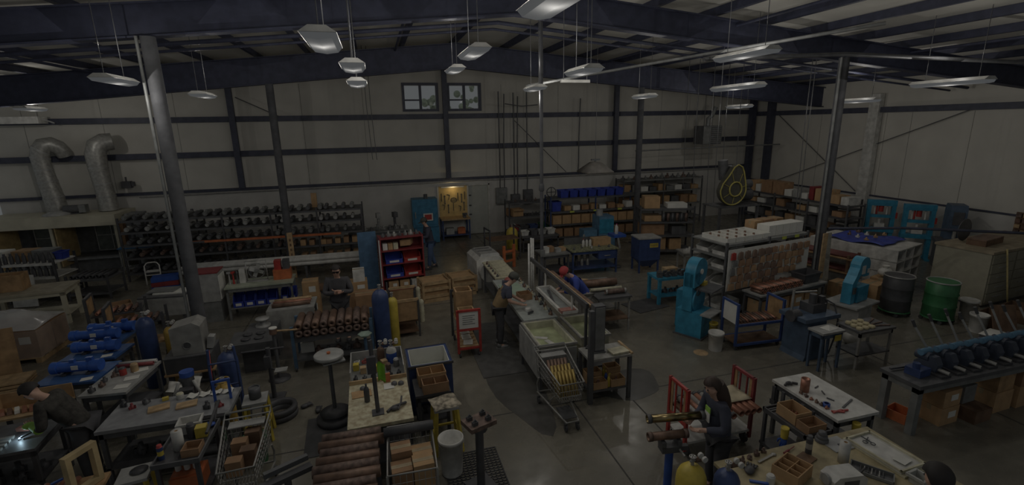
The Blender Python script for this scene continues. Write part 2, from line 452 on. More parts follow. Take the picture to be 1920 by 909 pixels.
def table(name, label, cat, loc, rz, L, D, H, top, leg, th=.04, shelf=None, lw=.05, inset=.03, group=None, apron=True, shelf_mat=None):
    t = T(name, label, cat, (loc[0], loc[1], 0), rz, group)
    t.bx('tabletop', top, 0, L, 0, D, H-th, H)
    for x in (inset+lw/2, L-inset-lw/2):
        for y in (inset+lw/2, D-inset-lw/2): t.box('leg', leg, (x, y, (H-th)/2), (lw, lw, H-th))
    if apron:
        m = MB(); a, b = inset+lw, L-inset-lw
        m.bx(inset, L-inset, inset, inset+.02, H-th-.09, H-th-.001); m.bx(inset, L-inset, D-inset-.02, D-inset, H-th-.09, H-th-.001)
        m.bx(inset, inset+.02, inset, D-inset, H-th-.09, H-th-.001); m.bx(L-inset-.02, L-inset, inset, D-inset, H-th-.09, H-th-.001)
        t.p('apron', leg, m)
    if shelf: t.bx('lower_shelf', shelf_mat or leg, inset, L-inset, inset, D-inset, shelf-.025, shelf)
    t.fr = (Vector((loc[0], loc[1], 0)), rz, L)
    return t
M_tape = mat('brown_packing_tape', (176, 150, 104), .35)
def carton(label, loc, rz, sz, m=None, group=None, tape=True, paper=False, cat='box', name='cardboard_box'):
    """closed cardboard box; loc is the middle of its underside"""
    m = m or M_card; x, y, z = sz
    t = T(name, label, cat, loc, rz, group)
    t.box('carton', m, (0, 0, z/2), (x, y, z))
    if tape:
        k = MB(); k.bx(-x/2-.001, x/2+.001, -.03, .03, z-.001, z+.002); k.bx(-x/2-.002, -x/2, -.03, .03, z-.09, z); k.bx(x/2, x/2+.002, -.03, .03, z-.09, z); k.bx(-x/2, x/2, -.0015, .0015, z+.001, z+.003)
        t.p('tape', M_tape, k)
    if paper: t.box('paper_label', M_paper, (x*.12, -y/2-.002, z*.55), (x*.42, .003, z*.36))
    return t
def openbox(label, loc, rz, sz, m=None, group=None, flaps=True, cat='box', cells=None, name='open_cardboard_box', th=.012):
    m = m or M_card; x, y, z = sz
    t = T(name, label, cat, loc, rz, group)
    k = MB(); k.bx(-x/2, x/2, -y/2, y/2, 0, th)
    k.bx(-x/2, x/2, -y/2, -y/2+th, th, z); k.bx(-x/2, x/2, y/2-th, y/2, th, z); k.bx(-x/2, -x/2+th, -y/2+th, y/2-th, th, z); k.bx(x/2-th, x/2, -y/2+th, y/2-th, th, z)
    t.p('carton', m, k)
    if flaps:
        f = min(x, y)*.42
        for s in (-1, 1):
            a = rnd(.5, .9)
            t.p('flap', m, MB().bar((-x/2, s*y/2, z), (-x/2, s*(y/2+f*math.cos(a)), z-f*math.sin(a)*.6), .006, .006).add(
                [(-x/2, s*y/2, z), (x/2, s*y/2, z), (x/2, s*(y/2+f*math.cos(a)), z-f*math.sin(a)*.5), (-x/2, s*(y/2+f*math.cos(a)), z-f*math.sin(a)*.5),
                 (-x/2, s*y/2, z+.005), (x/2, s*y/2, z+.005), (x/2, s*(y/2+f*math.cos(a)), z-f*math.sin(a)*.5+.005), (-x/2, s*(y/2+f*math.cos(a)), z-f*math.sin(a)*.5+.005)],
                [(0, 3, 2, 1), (4, 5, 6, 7), (0, 1, 5, 4), (1, 2, 6, 5), (2, 3, 7, 6), (3, 0, 4, 7)]))
    if cells:
        k = MB()
        for i in range(1, cells[0]): k.bx(-x/2+x*i/cells[0]-.004, -x/2+x*i/cells[0]+.004, -y/2+th, y/2-th, th, z*.92)
        for j in range(1, cells[1]): k.bx(-x/2+th, x/2-th, -y/2+y*j/cells[1]-.004, -y/2+y*j/cells[1]+.004, th, z*.9)
        t.p('divider', m, k)
    return t
def bin_(label, loc, rz, w, d, h, m, group, name='plastic_bin', card=True, cat='bin'):
    """open-fronted parts bin; loc is the middle of its underside, the low front faces -y"""
    t = T(name, label, cat, loc, rz, group); q = .008
    k = MB(); k.bx(-w/2, w/2, -d/2, d/2, 0, q)
    side = [(-d/2, q), (d/2, q), (d/2, h), (-d/2+d*.3, h), (-d/2-d*.06, h*.5)]
    k.prism(side, -w/2, -w/2+q, 'x'); k.prism(side, w/2-q, w/2, 'x')
    k.bx(-w/2+q, w/2-q, d/2-q, d/2, q, h); k.bx(-w/2+q, w/2-q, -d/2, -d/2+q, q, h*.48); k.bx(-w/2+q, w/2-q, -d/2-.012, -d/2, h*.4, h*.5)
    t.p('bin_body', m, k)
    if card: t.bx('label_card', M_paper, -w*.28, w*.28, -d/2-.004, -d/2-.001, h*.12, h*.36)
    return t
def tote(label, loc, rz, w, d, h, m, group=None, name='plastic_tub', cat='bin'):
    q = .01; k = MB()
    k.box((0, 0, q/2), (w*.86, d*.86, q))
    for s in (-1, 1):
        k.add([(-w*.43, s*d*.43, q), (w*.43, s*d*.43, q), (w/2, s*d/2, h), (-w/2, s*d/2, h), (-w*.43, s*(d*.43-q), q), (w*.43, s*(d*.43-q), q), (w/2, s*(d/2-q), h), (-w/2, s*(d/2-q), h)],
              [(0, 1, 2, 3), (4, 7, 6, 5), (3, 2, 6, 7), (0, 4, 5, 1), (0, 3, 7, 4), (1, 5, 6, 2)])
        k.add([(s*w*.43, -d*.43, q), (s*w*.43, d*.43, q), (s*w/2, d/2, h), (s*w/2, -d/2, h), (s*(w*.43-q), -d*.43, q), (s*(w*.43-q), d*.43, q), (s*(w/2-q), d/2, h), (s*(w/2-q), -d/2, h)],
              [(0, 1, 2, 3), (4, 7, 6, 5), (3, 2, 6, 7), (0, 4, 5, 1), (0, 3, 7, 4), (1, 5, 6, 2)])
    t = T(name, label, cat, loc, rz, group); t.p('tub_body', m, k)
    r = MB(); r.bx(-w/2-.015, w/2+.015, -d/2-.015, -d/2, h-.03, h); r.bx(-w/2-.015, w/2+.015, d/2, d/2+.015, h-.03, h); r.bx(-w/2-.015, -w/2, -d/2, d/2, h-.03, h); r.bx(w/2, w/2+.015, -d/2, d/2, h-.03, h)
    t.p('rim', m, r)
    return t
def bucket(label, loc, r, h, m, group=None, cat='bucket', handle=True, lid=False, name='bucket', rz=0.0):
    t = T(name, label, cat, loc, rz, group)
    pr = [(r*.02, .0), (r*.86, 0), (r, h), (r*1.05, h), (r*1.05, h-.03), (r*.97, h-.03)] if False else [(r*.86, 0), (r*.99, h-.05), (r*1.05, h-.05), (r*1.05, h), (r*.96, h), (r*.84, .02), (.001, .02)]
    t.p('bucket_body', m, MB().lathe(pr, 22))
    if lid: t.p('lid', m, MB().lathe([(r*1.07, h-.04), (r*1.07, h+.012), (r*.9, h+.012), (r*.88, h+.004), (.001, h+.004)], 22))
    if handle: t.p('handle', M_steel, MB().tube([(r*1.04*math.cos(a), -.02-r*.75*math.sin(a), h-.05-r*.25*math.sin(a)) for a in (PI*i/9 for i in range(10))], .005, 6))
    return t
def drum(label, loc, r, h, m, rim, group=None, lid=None, dolly=None, rz=0.0):
    t = T('drum', label, 'drum', loc, rz, group)
    z0 = .13 if dolly else 0
    pr = [(r*.97, 0), (r, .01)]
    for k in (1/3, 2/3): pr += [(r, h*k-.03), (r*1.035, h*k), (r, h*k+.03)]
    pr += [(r, h-.01), (r*.97, h)]
    M = Matrix.Translation((0, 0, z0))
    b = t.p('drum_shell', m, MB().lathe(pr, 32, M))
    t.p('rim', rim, MB().tube([(r*1.0*math.cos(a), r*1.0*math.sin(a), z0+h) for a in (2*PI*i/32 for i in range(32))], .016, 8, closed=True))
    t.p('lid', lid or m, MB().lathe([(r*.95, h-.02), (r*.95, h-.004), (r*.5, h-.008), (.001, h-.008)], 32, M))
    for k in (1/3, 2/3): t.p('hoop', rim if not dolly else m, MB().lathe([(r*1.03, h*k-.012), (r*1.045, h*k), (r*1.03, h*k+.012)], 32, M, caps=False))
    if dolly:
        d = t.p('dolly', dolly, MB().lathe([(r*1.04, .1), (r*1.04, .128), (r*.8, .128), (r*.8, .1)], 24))
        for i in range(4):
            a = PI/4+PI/2*i; c = (r*.95*math.cos(a), r*.95*math.sin(a), .045)
            t.p('caster', M_rubber, MB().rod((c[0]-.018, c[1], .045), (c[0]+.018, c[1], .045), .045, n=12).bx(c[0]-.025, c[0]+.025, c[1]-.012, c[1]+.012, .05, .1))
    return t
def gas_cylinder(label, loc, r, h, m, group=None, gauge=False, cap=False, dome=None, rz=0.0, collar=False):
    t = T('gas_cylinder', label, 'gas cylinder', loc, rz, group)
    pr = [(r*.93, 0), (r, .03), (r, h-r*1.2), (r*.96, h-r*.8), (r*.8, h-r*.4), (r*.5, h-r*.1), (r*.3, h)]
    t.p('cylinder_body', m, MB().lathe(pr, 22))
    if dome: t.p('shoulder', dome, MB().lathe([(r*1.005, h-r*1.2), (r*.966, h-r*.8), (r*.806, h-r*.4), (r*.506, h-r*.1), (r*.306, h+.002)], 22, caps=False))
    if cap: t.p('valve_cap', M_dkgrey, MB().lathe([(r*.34, h), (r*.36, h+r*.7), (r*.2, h+r*1.0), (.001, h+r*1.05)], 14))
    else:
        v = t.p('valve', M_steel, MB().rod((0, 0, h-.005), (0, 0, h+.09), .018, n=8).rod((-.03, 0, h+.05), (.03, 0, h+.05), .014, n=8))
        w = t.p('handwheel', M_steel, MB().tube([(.032*math.cos(a), .032*math.sin(a), h+.1) for a in (2*PI*i/12 for i in range(12))], .007, 6, closed=True).bx(-.03, .03, -.006, .006, h+.092, h+.104).bx(-.006, .006, -.03, .03, h+.092, h+.104), v)
        if gauge:
            g = t.p('regulator', M_bronze, MB().rod((.03, 0, h+.05), (.12, 0, h+.05), .028, n=10))
            for s in (-1, 1): t.p('gauge', M_white, MB().rod((.09, s*.035-.03, h+.1), (.09, s*.035-.055, h+.1), .032, n=14), g)
    if collar: t.p('collar', m, MB().tube([(r*.75*math.cos(a), r*.75*math.sin(a), h+.06) for a in (2*PI*i/20 for i in range(20))], .012, 6, closed=True).bx(-.01, .01, r*.7, r*.78, h-r*.4, h+.06).bx(-.01, .01, -r*.78, -r*.7, h-r*.4, h+.06))
    return t
def stool(label, loc, rz, w, h, seat, leg, group=None, name='stool', spread=.06, braces=True):
    t = T(name, label, 'stool', loc, rz, group)
    t.box('seat', seat, (0, 0, h-.02), (w, w, .04))
    c = w/2-.03
    for sx in (-1, 1):
        for sy in (-1, 1):
            t.bar('leg', leg, (sx*(c+spread), sy*(c+spread), .002), (sx*c, sy*c, h-.04), .045)
    if braces:
        k = .35*h; d = c+spread*.65
        for s in (-1, 1):
            t.bar('stretcher', leg, (-d, s*d, k), (d, s*d, k), .028); t.bar('stretcher', leg, (s*d, -d, k+.05), (s*d, d, k+.05), .028)
    return t
def caster(t, x, y, r=.05, mat_=None):
    c = t.p('caster', mat_ or M_rubber, MB().rod((x-.015, y, r), (x+.015, y, r), r, n=12))
    t.p('caster_fork', M_dkgrey, MB().bx(x-.024, x-.017, y-.015, y+.015, r*.8, r*2.3).bx(x+.017, x+.024, y-.015, y+.015, r*.8, r*2.3).bx(x-.024, x+.024, y-.02, y+.02, r*2.1, r*2.35), c)
def paper_roll(label, loc, r, h, group=None):
    t = T('paper_towel_roll', label, 'paper roll', loc, 0, group)
    t.p('roll', M_white, MB().lathe([(.02, 0), (r, 0), (r, h), (.02, h)], 20, caps=False))
    t.p('core', M_card, MB().lathe([(.019, 0), (.019, h), (.016, h), (.016, 0)], 12, caps=False))
    return t
def bottle(label, loc, r, h, m, capm, group=None, name='bottle', spray=False, cat='bottle'):
    t = T(name, label, cat, loc, rnd(0, 6), group)
    t.p('bottle_body', m, MB().lathe([(r*.92, 0), (r, .01), (r, h*.66), (r*.75, h*.76), (r*.32, h*.84), (r*.32, h*.9)], 16))
    if spray: t.p('spray_head', capm, MB().lathe([(r*.36, h*.9), (r*.36, h*.96)], 10).bx(-r*.3, r*1.2, -r*.25, r*.25, h*.95, h*1.03).bar((r*.9, 0, h*.95), (r*.6, 0, h*.82), r*.2))
    else: t.p('cap', capm, MB().lathe([(r*.36, h*.9), (r*.36, h), (.001, h)], 12))
    return t
def can(label, loc, r, h, m, lidm, group=None, name='can', band=None):
    t = T(name, label, 'can', loc, rnd(0, 6), group)
    t.p('can_body', m, MB().lathe([(r*.96, 0), (r, .006), (r, h*.84)], 18))
    if band: t.p('band', band, MB().lathe([(r*1.01, h*.3), (r*1.01, h*.6)], 18, caps=False))
    t.p('cap', lidm, MB().lathe([(r*.98, h*.84), (r*.8, h*.87), (r*.8, h*.99), (r*.7, h)], 18))
    return t
def pipe_piece(name, label, cat, a, b, r, m, group=None, bore=.8, ends=None, ring=False):
    """a tube lying from a to b, hollow at both ends"""
    a = Vector(a); b = Vector(b); d = b-a; L = d.length
    t = T(name, label, cat, a, 0, group)
    t.o.rotation_euler = d.to_track_quat('Z', 'Y').to_euler()
    t.p('tube', m, MB().lathe([(r*bore, L*.1), (r*bore, 0), (r, 0), (r, L), (r*bore, L), (r*bore, L*.9)], 18, caps=True))
    if ends:
        for z in (.0, L-.05): t.p('end_ring', ends, MB().lathe([(r*1.0, z), (r*1.1, z), (r*1.1, z+.05), (r*1.0, z+.05)], 18, caps=False))
    return t
def clutter(name, label, cat, loc, m, seed=0, s=.1, group=None, n=5, rz=0.0):
    """a small one-piece machined part: a hub with lugs and a shaft"""
    rr = random.Random(seed*7+3); k = MB()
    r = s*rr.uniform(.22, .3); h = s*rr.uniform(.5, .9)
    k.lathe([(r, 0), (r, h*.5), (r*.6, h*.55), (r*.55, h)], 10)
    a = rr.uniform(0, 6.28)
    for i in range(rr.choice((2, 3, 4))):
        b = a+i*2.1; k.box((math.cos(b)*r*1.0, math.sin(b)*r*1.0, h*.25), (s*.26, s*.16, h*.5), b)
    return solo(name, k, m, label, cat, loc, rz or rr.uniform(0, 6.28), group)
# ------------------------------------------------------------------ along the back wall
# pegboard bench
t = T('pegboard_bench', 'lit plywood pegboard bench with hand tools, left of the grey door', 'workbench', (2.5, 20.1, 0))
t.bx('bench_top', M_wood, -.02, 1.22, 0, .74, .84, .89)
for x in (.03, 1.17):
    for y in (.04, .7): t.box('leg', M_navy, (x, y, .42), (.06, .06, .84))
t.bx('lower_shelf', M_navy, .0, 1.2, .02, .72, .16, .2)
M_peg = mat('yellow_lit_pegboard', (232, 190, 104), .6, vary=.12)
t.bx('pegboard', M_peg, -.02, 1.26, .745, .775, .89, 2.2)
for x in (-.03, 1.27): t.bx('side_post', M_dado, x-.035, x+.035, .74, .79, 0, 2.25)
t.bx('lamp_strip', M_white, .1, 1.1, .6, .68, 2.15, 2.2)
ld = bpy.data.lights.new('bench_light', 'POINT'); ld.energy = 14; ld.color = (1, .78, .42); ld.shadow_soft_size = 0
lo = bpy.data.objects.new('bench_light', ld); COL.objects.link(lo); lo.parent = t.o; lo.location = (.6, .45, 2.1)
# tools hanging on the pegboard
rr = random.Random(5)
for i, (x, z, kind) in enumerate(((.12, 1.7, 's'), (.26, 1.62, 'w'), (.42, 1.72, 'r'), (.64, 1.6, 'o'), (.82, 1.7, 's'), (.98, 1.66, 'w'), (1.12, 1.74, 's'), (.2, 1.28, 'r'), (.4, 1.22, 'w'), (.62, 1.26, 's'), (.9, 1.2, 'r'), (1.08, 1.3, 'w'))):
    k = MB(); y = 20.826
    if kind == 's': k.bar((0, 0, -.14), (0, 0, .1), .024, .03); k.rod((0, 0, .1), (0, 0, .2), .014, n=6)
    elif kind == 'w': k.bar((0, 0, -.16), (0, 0, .14), .03, .02); k.ball((0, 0, .16), (.035, .012, .04), 8); k.ball((0, 0, -.17), (.03, .012, .03), 8)
    elif kind == 'r': k.bar((0, 0, -.1), (.05, 0, .1), .03, .02); k.bar((.05, 0, .1), (-.06, 0, .13), .03, .02)
    else: k.tube([(.13*math.cos(a), 0, .09*math.sin(a)) for a in (2*PI*i_/16 for i_ in range(16))], .014, 6, closed=True); k.bar((-.1, 0, 0), (.1, 0, 0), .02)
    nm = {'s': 'screwdriver', 'w': 'wrench', 'r': 'hammer', 'o': 'coiled_hose'}[kind]
    solo(nm, k, M_black if kind != 'w' else M_dkgrey, '%s hanging on the lit pegboard, %s in its %s row' % (nm.replace('_', ' '), nth(i if i < 7 else i-7, 7 if i < 7 else 5), 'upper' if i < 7 else 'lower'), 'tool', (2.5+x, y, z), 0, 'tools on the pegboard')
solo('toolbox', MB().box((0, 0, .12), (.32, .2, .24)).bx(-.1, .1, -.015, .015, .25, .28), M_orange, 'orange tool box on the low shelf of the pegboard bench', 'box', (3.35, 20.4, .2))
solo('bench_vise', MB().box((0, 0, .06), (.14, .12, .12)).box((0, -.09, .16), (.2, .08, .09)).rod((0, -.3, .15), (0, .05, .15), .016), M_dkgrey, 'grey vise at the corner of the pegboard bench', 'vise', (3.5, 20.35, .89))
carton('small carton on the low shelf of the pegboard bench', (2.85, 20.4, .2), 0, (.34, .3, .26), M_ltgrey, tape=False)
# turquoise blast cabinet with a round red front
t = T('machine_cabinet', 'tall blue machine cabinet with red and white front, left of the pegboard bench', 'cabinet', (1.28, 19.75, 0))
M_cabblue = mat('mid_blue_cabinet_paint', (40, 128, 176), .45)
t.bx('cabinet_body', M_cabblue, 0, 1.02, 0, .7, .7, 1.85)
t.bx('cabinet_base', M_cabblue, .05, 1.05, .05, .7, .02, .7)
t.bx('front_panel', M_cabblue, .06, .95, -.02, 0, .8, 1.78)
q = t.p('control_box', M_paper, MB().bx(.42, .8, -.1, -.02, .98, 1.28))
t.bx('red_panel', M_red, .47, .75, -.115, -.1, 1.03, 1.24, q)
t.p('chimney', M_dkgrey, MB().rod((.58, .3, 1.85), (.58, .3, 2.02), .08, n=14))
t.bx('door_handle', M_steel, .1, .13, -.05, -.02, 1.1, 1.35)
# electrical boxes on the wall with conduits
def ebox(label, x0, x1, z0, z1, m=M_grey):
    t = T('electrical_box', label, 'electrical box', ((x0+x1)/2, WB-.061, z0))
    w, h = x1-x0, z1-z0
    t.bx('enclosure', m, -w/2, w/2, -.2, 0, 0, h); t.bx('enclosure_door', m, -w/2+.015, w/2-.015, -.213, -.2, .015, h-.015)
    t.bx('latch', M_black, w/2-.07, w/2-.045, -.225, -.213, h*.42, h*.58)
    return t
ebox('large grey electrical box on the wall right of the door', 5.02, 5.52, 1.3, 2.02, M_grey)
ebox('small grey electrical box on the wall, between two bigger boxes', 5.72, 6.12, 1.28, 1.7, M_dkgrey)
ebox('upright grey electrical box on the wall behind the centre pole', 6.3, 6.72, 1.25, 1.88, M_dkgrey)
for i, (x, z0, z1, lab) in enumerate(((5.2, 2.02, 6.1, 'leftmost'), (5.4, 2.02, 6.0, 'second'), (5.85, 1.7, 6.05, 'third'), (6.0, 1.7, 5.9, 'fourth'), (6.45, 1.88, 6.1, 'fifth'), (8.9, 2.55, 5.8, 'the far one by the right post'))):
    solo('conduit', MB().tube([(0, 0, z0), (0, 0, z0+.2), (0, -.03, z0+.45), (0, -.03, (z0+z1)/2), (.05*(i % 2), -.03, z1)], .026, 6), M_dkgrey, 'thin conduit up the back wall over electrical boxes, ' + (lab if i > 4 else lab + ' from the door'), 'conduit', (x, WB-.25, 0), 0, 'conduits over the electrical boxes')
solo('wall_pipe', MB().rod((-8.5, 0, 0), (3.6, 0, .0), .022, n=8).rod((4.9, 0, 0), (17.2, 0, 0), .022, n=8).rod((3.6, 0, 0), (3.6, 0, .0001), .02, n=6).tube([(3.6, 0, 0), (4.25, 0, .02), (4.9, 0, 0)], .022, 8), M_steel, 'long thin pipe running level along the back wall under the dark ledge', 'pipe', (0, WB-.11, 2.38))
# dark rack right of the door
r_ = rack('shelf_rack', 'black shelf rack of machine parts, right of the grey door', 'rack', (5.2, 19.3), 0, 2.0, .75, (.3, .95, 1.55), 1.62, M_black, M_dkgrey, 2)
for i in range(13):
    clutter('machine_part', 'dark part on top of the rack right of the door, %s' % nth(i, 13), 'part', (5.3+i*.15, 19.55+.2*((i*7) % 3-1)*.6, 1.55), (M_black, M_dkgrey, M_rust)[i % 3], i, .13, 'parts on top of the rack by the door')
openbox('open carton of loose parts, middle shelf of the rack right of the door', (5.62, 19.6, .95), .1, (.46, .4, .3), M_card)
carton('plain carton behind the open one on the rack right of the door', (5.3, 19.8, .95), 0, (.1, .3, .3), M_card2, tape=False)
for i in range(7): clutter('machine_part', 'dark part on middle shelf, rack right of the door, %s' % nth(i, 7), 'part', (6.02+i*.16, 19.62, .95), (M_dkgrey, M_black)[i % 2], i+30, .15, 'parts on the middle shelf by the door')
tote('green tub on the low shelf of the rack right of the door', (6.85, 19.62, .3), 0, .42, .4, .26, M_green)
for i, m in enumerate((M_dkred, M_black, M_navy)): tote('%s tub, low shelf of the rack right of the door' % ('dark red', 'black', 'navy')[i], (5.5+i*.42, 19.62, .3), 0, .36, .38, .22, m)
# small black cart
t = T('platform_cart', 'empty black two-deck cart standing alone before the door', 'cart', (3.62, 16.0, 0), .12)
for z in (.25, .78): t.bx('deck', M_dkwood, .02, 1.12, .02, .62, z, z+.035)
for x, h in ((.0, 1.2), (1.14, 1.2)):
    for y in (.03, .61): t.box('post', M_black, (x, y, .1+(h-.1)/2), (.045, .045, h-.1))
    t.box('end_bar', M_black, (x, .32, h-.03), (.04, .6, .045))
for x in (.06, 1.06):
    for y in (.07, .57): caster(t, x, y, .05)
gas_cylinder('yellow gas cylinder standing by the black cart', (4.78, 17.35, 0), .22, .95, M_yellow, gauge=True)
t = T('barrier_post', 'short orange steel guard post with two legs behind the bench', 'post', (3.9, 15.2, 0), .4)
for x in (0, .42): t.bar('upright', M_orange, (x, 0, 0), (x, 0, .8), .09, .06)
t.bx('crossbar', M_orange, -.05, .47, -.02, .02, .55, .62); t.bx('crossbar', M_orange, -.05, .47, -.02, .02, .22, .29)
# low cluttered table behind centre pole with white crates
r_ = table('parts_table', 'grey low table of boxes behind the yellow cylinder', 'table', (5.05, 16.9), 0, 1.5, .8, .62, M_dkgrey, M_black, shelf=.2)
for i, (x, y, w, d, h, m) in enumerate(((.2, .4, .3, .3, .18, M_white), (.55, .35, .28, .3, .22, M_dkgrey), (.9, .45, .34, .3, .16, M_ltgrey), (1.25, .4, .3, .36, .2, M_white))):
    tote('%s tray on the low grey table behind the yellow cylinder' % ('white left', 'dark', 'light grey', 'white right')[i], (5.05+x, 16.9+y, .62), 0, w, d, h, m)
# long rack with blue bins
BR = rack('shelf_rack', 'long rack with a row of blue bins on top at the back', 'rack', (6.75, 18.5), -.03, 4.0, .8, (.12, .66, 1.2, 1.75), 1.82, M_navy, M_dkgrey, 3)
for i in range(7): tote('blue tub on top of the long back rack, %s' % nth(i, 7), Lp(BR.fr, .66+i*.41, .35, 1.75), -.03, .37, .5, .3, M_binblue, 'blue tubs on the back rack')
tote('lone blue tub at the left end, second shelf of the long back rack', Lp(BR.fr, .3, .3, 1.2), -.03, .42, .44, .4, M_binblue)
for i in range(8): carton('small carton, second shelf of the long back rack, %s' % nth(i, 8), Lp(BR.fr, .8+i*.4, .3, 1.2), rnd(-.1, .1), (.3, .3, rnd(.12, .26)), (M_card, M_paper, M_card2)[i % 3], 'cartons on the second shelf of the back rack', tape=False)
for i in range(9): carton('brown carton, third shelf of the long back rack, %s' % nth(i, 9), Lp(BR.fr, .32+i*.42, .3, .66), 0, (.38, .45, .36), M_card, 'cartons on the third shelf of the back rack')
for i in range(8): carton('brown carton, lowest shelf of the long back rack, %s' % nth(i, 8), Lp(BR.fr, .36+i*.47, .3, .12), 0, (.4, .45, .34), M_card2, 'cartons on the lowest shelf of the back rack')
for i, x in enumerate((.95, 2.0, 3.1)): solo('shelf_tag', MB().box((0, 0, 0), (.2, .006, .07)), mat('yellow_green_tag', (214, 226, 60), .6), 'yellow tag on the long back rack edge, %s of three' % ('left', 'middle', 'right')[i], 'tag', Lp(BR.fr, x, -.006, 1.17), -.03, 'yellow tags on the back rack')
solo('fan', MB().tube([(.2*math.cos(a), 0, .22+.2*math.sin(a)) for a in (2*PI*i/18 for i in range(18))], .02, 6, closed=True).box((0, 0, .22), (.36, .02, .03)).box((0, 0, .22), (.03, .02, .36)).box((0, 0, .02), (.2, .14, .04)), M_black, 'black round fan at the left end on top of the blue bin rack', 'fan', Lp(BR.fr, .18, .42, 1.75))
# tall grey rack behind it, against the wall
RR2 = rack('shelf_rack', 'grey high rack against the wall right of the blue bins', 'rack', (10.8, 19.9), 0, 4.2, .8, (.3, .95, 1.6, 2.15), 2.2, M_dkgrey, M_grey, 3)
for i in range(14):
    clutter('machine_part', 'grey part on top of the high wall rack, %s' % nth(i, 14), 'part', (10.95+i*.29, 20.25, 2.15), (M_dkgrey, M_grey, M_rust)[i % 3], i+60, .26, 'parts on top of the high wall rack')
for i in range(9): carton('box, upper middle shelf of the high wall rack, %s' % nth(i, 9), (11.05+i*.45, 20.25, 1.6), 0, (.36, .5, rnd(.18, .4)), (M_card, M_grey, M_paper, M_dkgrey)[i % 4], 'boxes on the high wall rack', tape=False)
for i in range(8): carton('box, lower middle shelf of the high wall rack, %s' % nth(i, 8), (11.1+i*.5, 20.25, .95), 0, (.4, .5, rnd(.25, .45)), (M_card2, M_card, M_dkgrey)[i % 3], 'boxes lower on the high wall rack', tape=False)
# hanging hood
g = GY(1116, 318, 14.6)
t = T('hanging_hood', 'grey sheet metal hood hung by a wire above the blue bins', 'hood', (g.x, 14.6, g.z-.1))
M_hood = mat('warm_grey_sheet', (116, 110, 102), .6)
t.p('hood_skirt', M_hood, MB().lathe([(.52, 0), (.62, 0), (.64, .05), (.2, .34), (.06, .36)], 4, a0=PI/4))
t.p('hook_plate', M_dkgrey, MB().box((0, 0, .42), (.3, .06, .05)).box((0, 0, .38), (.05, .05, .06)))
t.p('hanger_wire', M_dkgrey, MB().rod((0, 0, .44), (0, 0, roofz(g.x)-.3-g.z+.1), .008, n=5))
# two-tone blue shear machine
t = T('milling_machine', 'pale blue box-shaped machine in front of the blue bin rack', 'machine', (7.7, 16.6, 0), -.05)
t.bx('machine_base', M_ltblue, 0, 1.0, 0, .8, 0, .5); t.bx('machine_head', M_ltblue, .35, .95, .05, .75, .5, 1.25)
t.bx('control_panel', M_teal, .36, .94, .02, .05, .6, 1.15); t.bx('side_wing', M_ltblue, -.25, .3, .1, .6, .42, .75)
t.bar('slanted_leg', M_ltgrey, (1.02, .05, .9), (1.2, -.05, 0), .07); t.bar('slanted_leg', M_ltgrey, (-.24, .08, .6), (-.34, 0, 0), .06)
t.p('motor', M_ltgrey, MB().rod((.5, .4, 1.25), (.5, .4, 1.48), .13, n=14))
# blue workbench with clutter, dark cylinders beneath
BT = table('workbench', 'dark blue steel workbench with a cluttered green top and a drawer', 'workbench', (5.72, 13.7), -.03, 1.6, .9, .82, mat('green_bench_mat', (150, 152, 108), .7, vary=.4, scale=18), M_navy, shelf=.22)
BT.bx('drawer', M_navy, .9, 1.5, -.02, .5, .5, .72); BT.bx('drawer_pull', M_steel, 1.1, 1.3, -.04, -.02, .6, .62)
BT.bx('backboard', M_dkgrey, .05, 1.55, .86, .88, .82, 1.05)
carton('long carton lying on the dark blue workbench', Lp(BT.fr, 1.22, .6, .82), 0, (.62, .3, .24), M_card)
for i in range(3): bottle('white bottle on the dark blue workbench, %s of three' % ('left', 'middle', 'right')[i], Lp(BT.fr, .58+i*.12, .5, .82), .045, .26, M_white, M_red if i == 0 else M_dkgrey, 'white bottles on the blue workbench')
for i in range(5): clutter('machine_part', 'dark part strewn on the dark blue workbench, %s' % nth(i, 5), 'part', Lp(BT.fr, .15+i*.3, .2+.12*(i % 2), .82), (M_dkgrey, M_black, M_steel)[i % 3], i+90, .11, 'parts on the blue workbench')
for i in range(3): solo('pipe_stub', MB().lathe([(.05, 0), (.05, .34), (.035, .34), (.035, .02)], 12), M_steel if i else M_black, 'upright pipe stub under the dark blue workbench, %s of three' % ('left', 'middle', 'right')[i], 'pipe', Lp(BT.fr, .3+i*.2, .4, .22), 0, 'pipe stubs under the blue workbench')
table('side_table', 'dark plain table left of the dark blue workbench', 'table', (4.75, 13.6), .05, .9, .8, .8, M_grey, M_black, shelf=.25)
for i in range(4): carton('small box on the plain table by the blue workbench, %s' % nth(i, 4), (4.92+i*.2, 13.95+.1*(i % 2), .8), .1, (.17, .22, rnd(.08, .2)), (M_white, M_card2, M_ltgrey, M_card)[i], 'boxes on the plain table', tape=False)
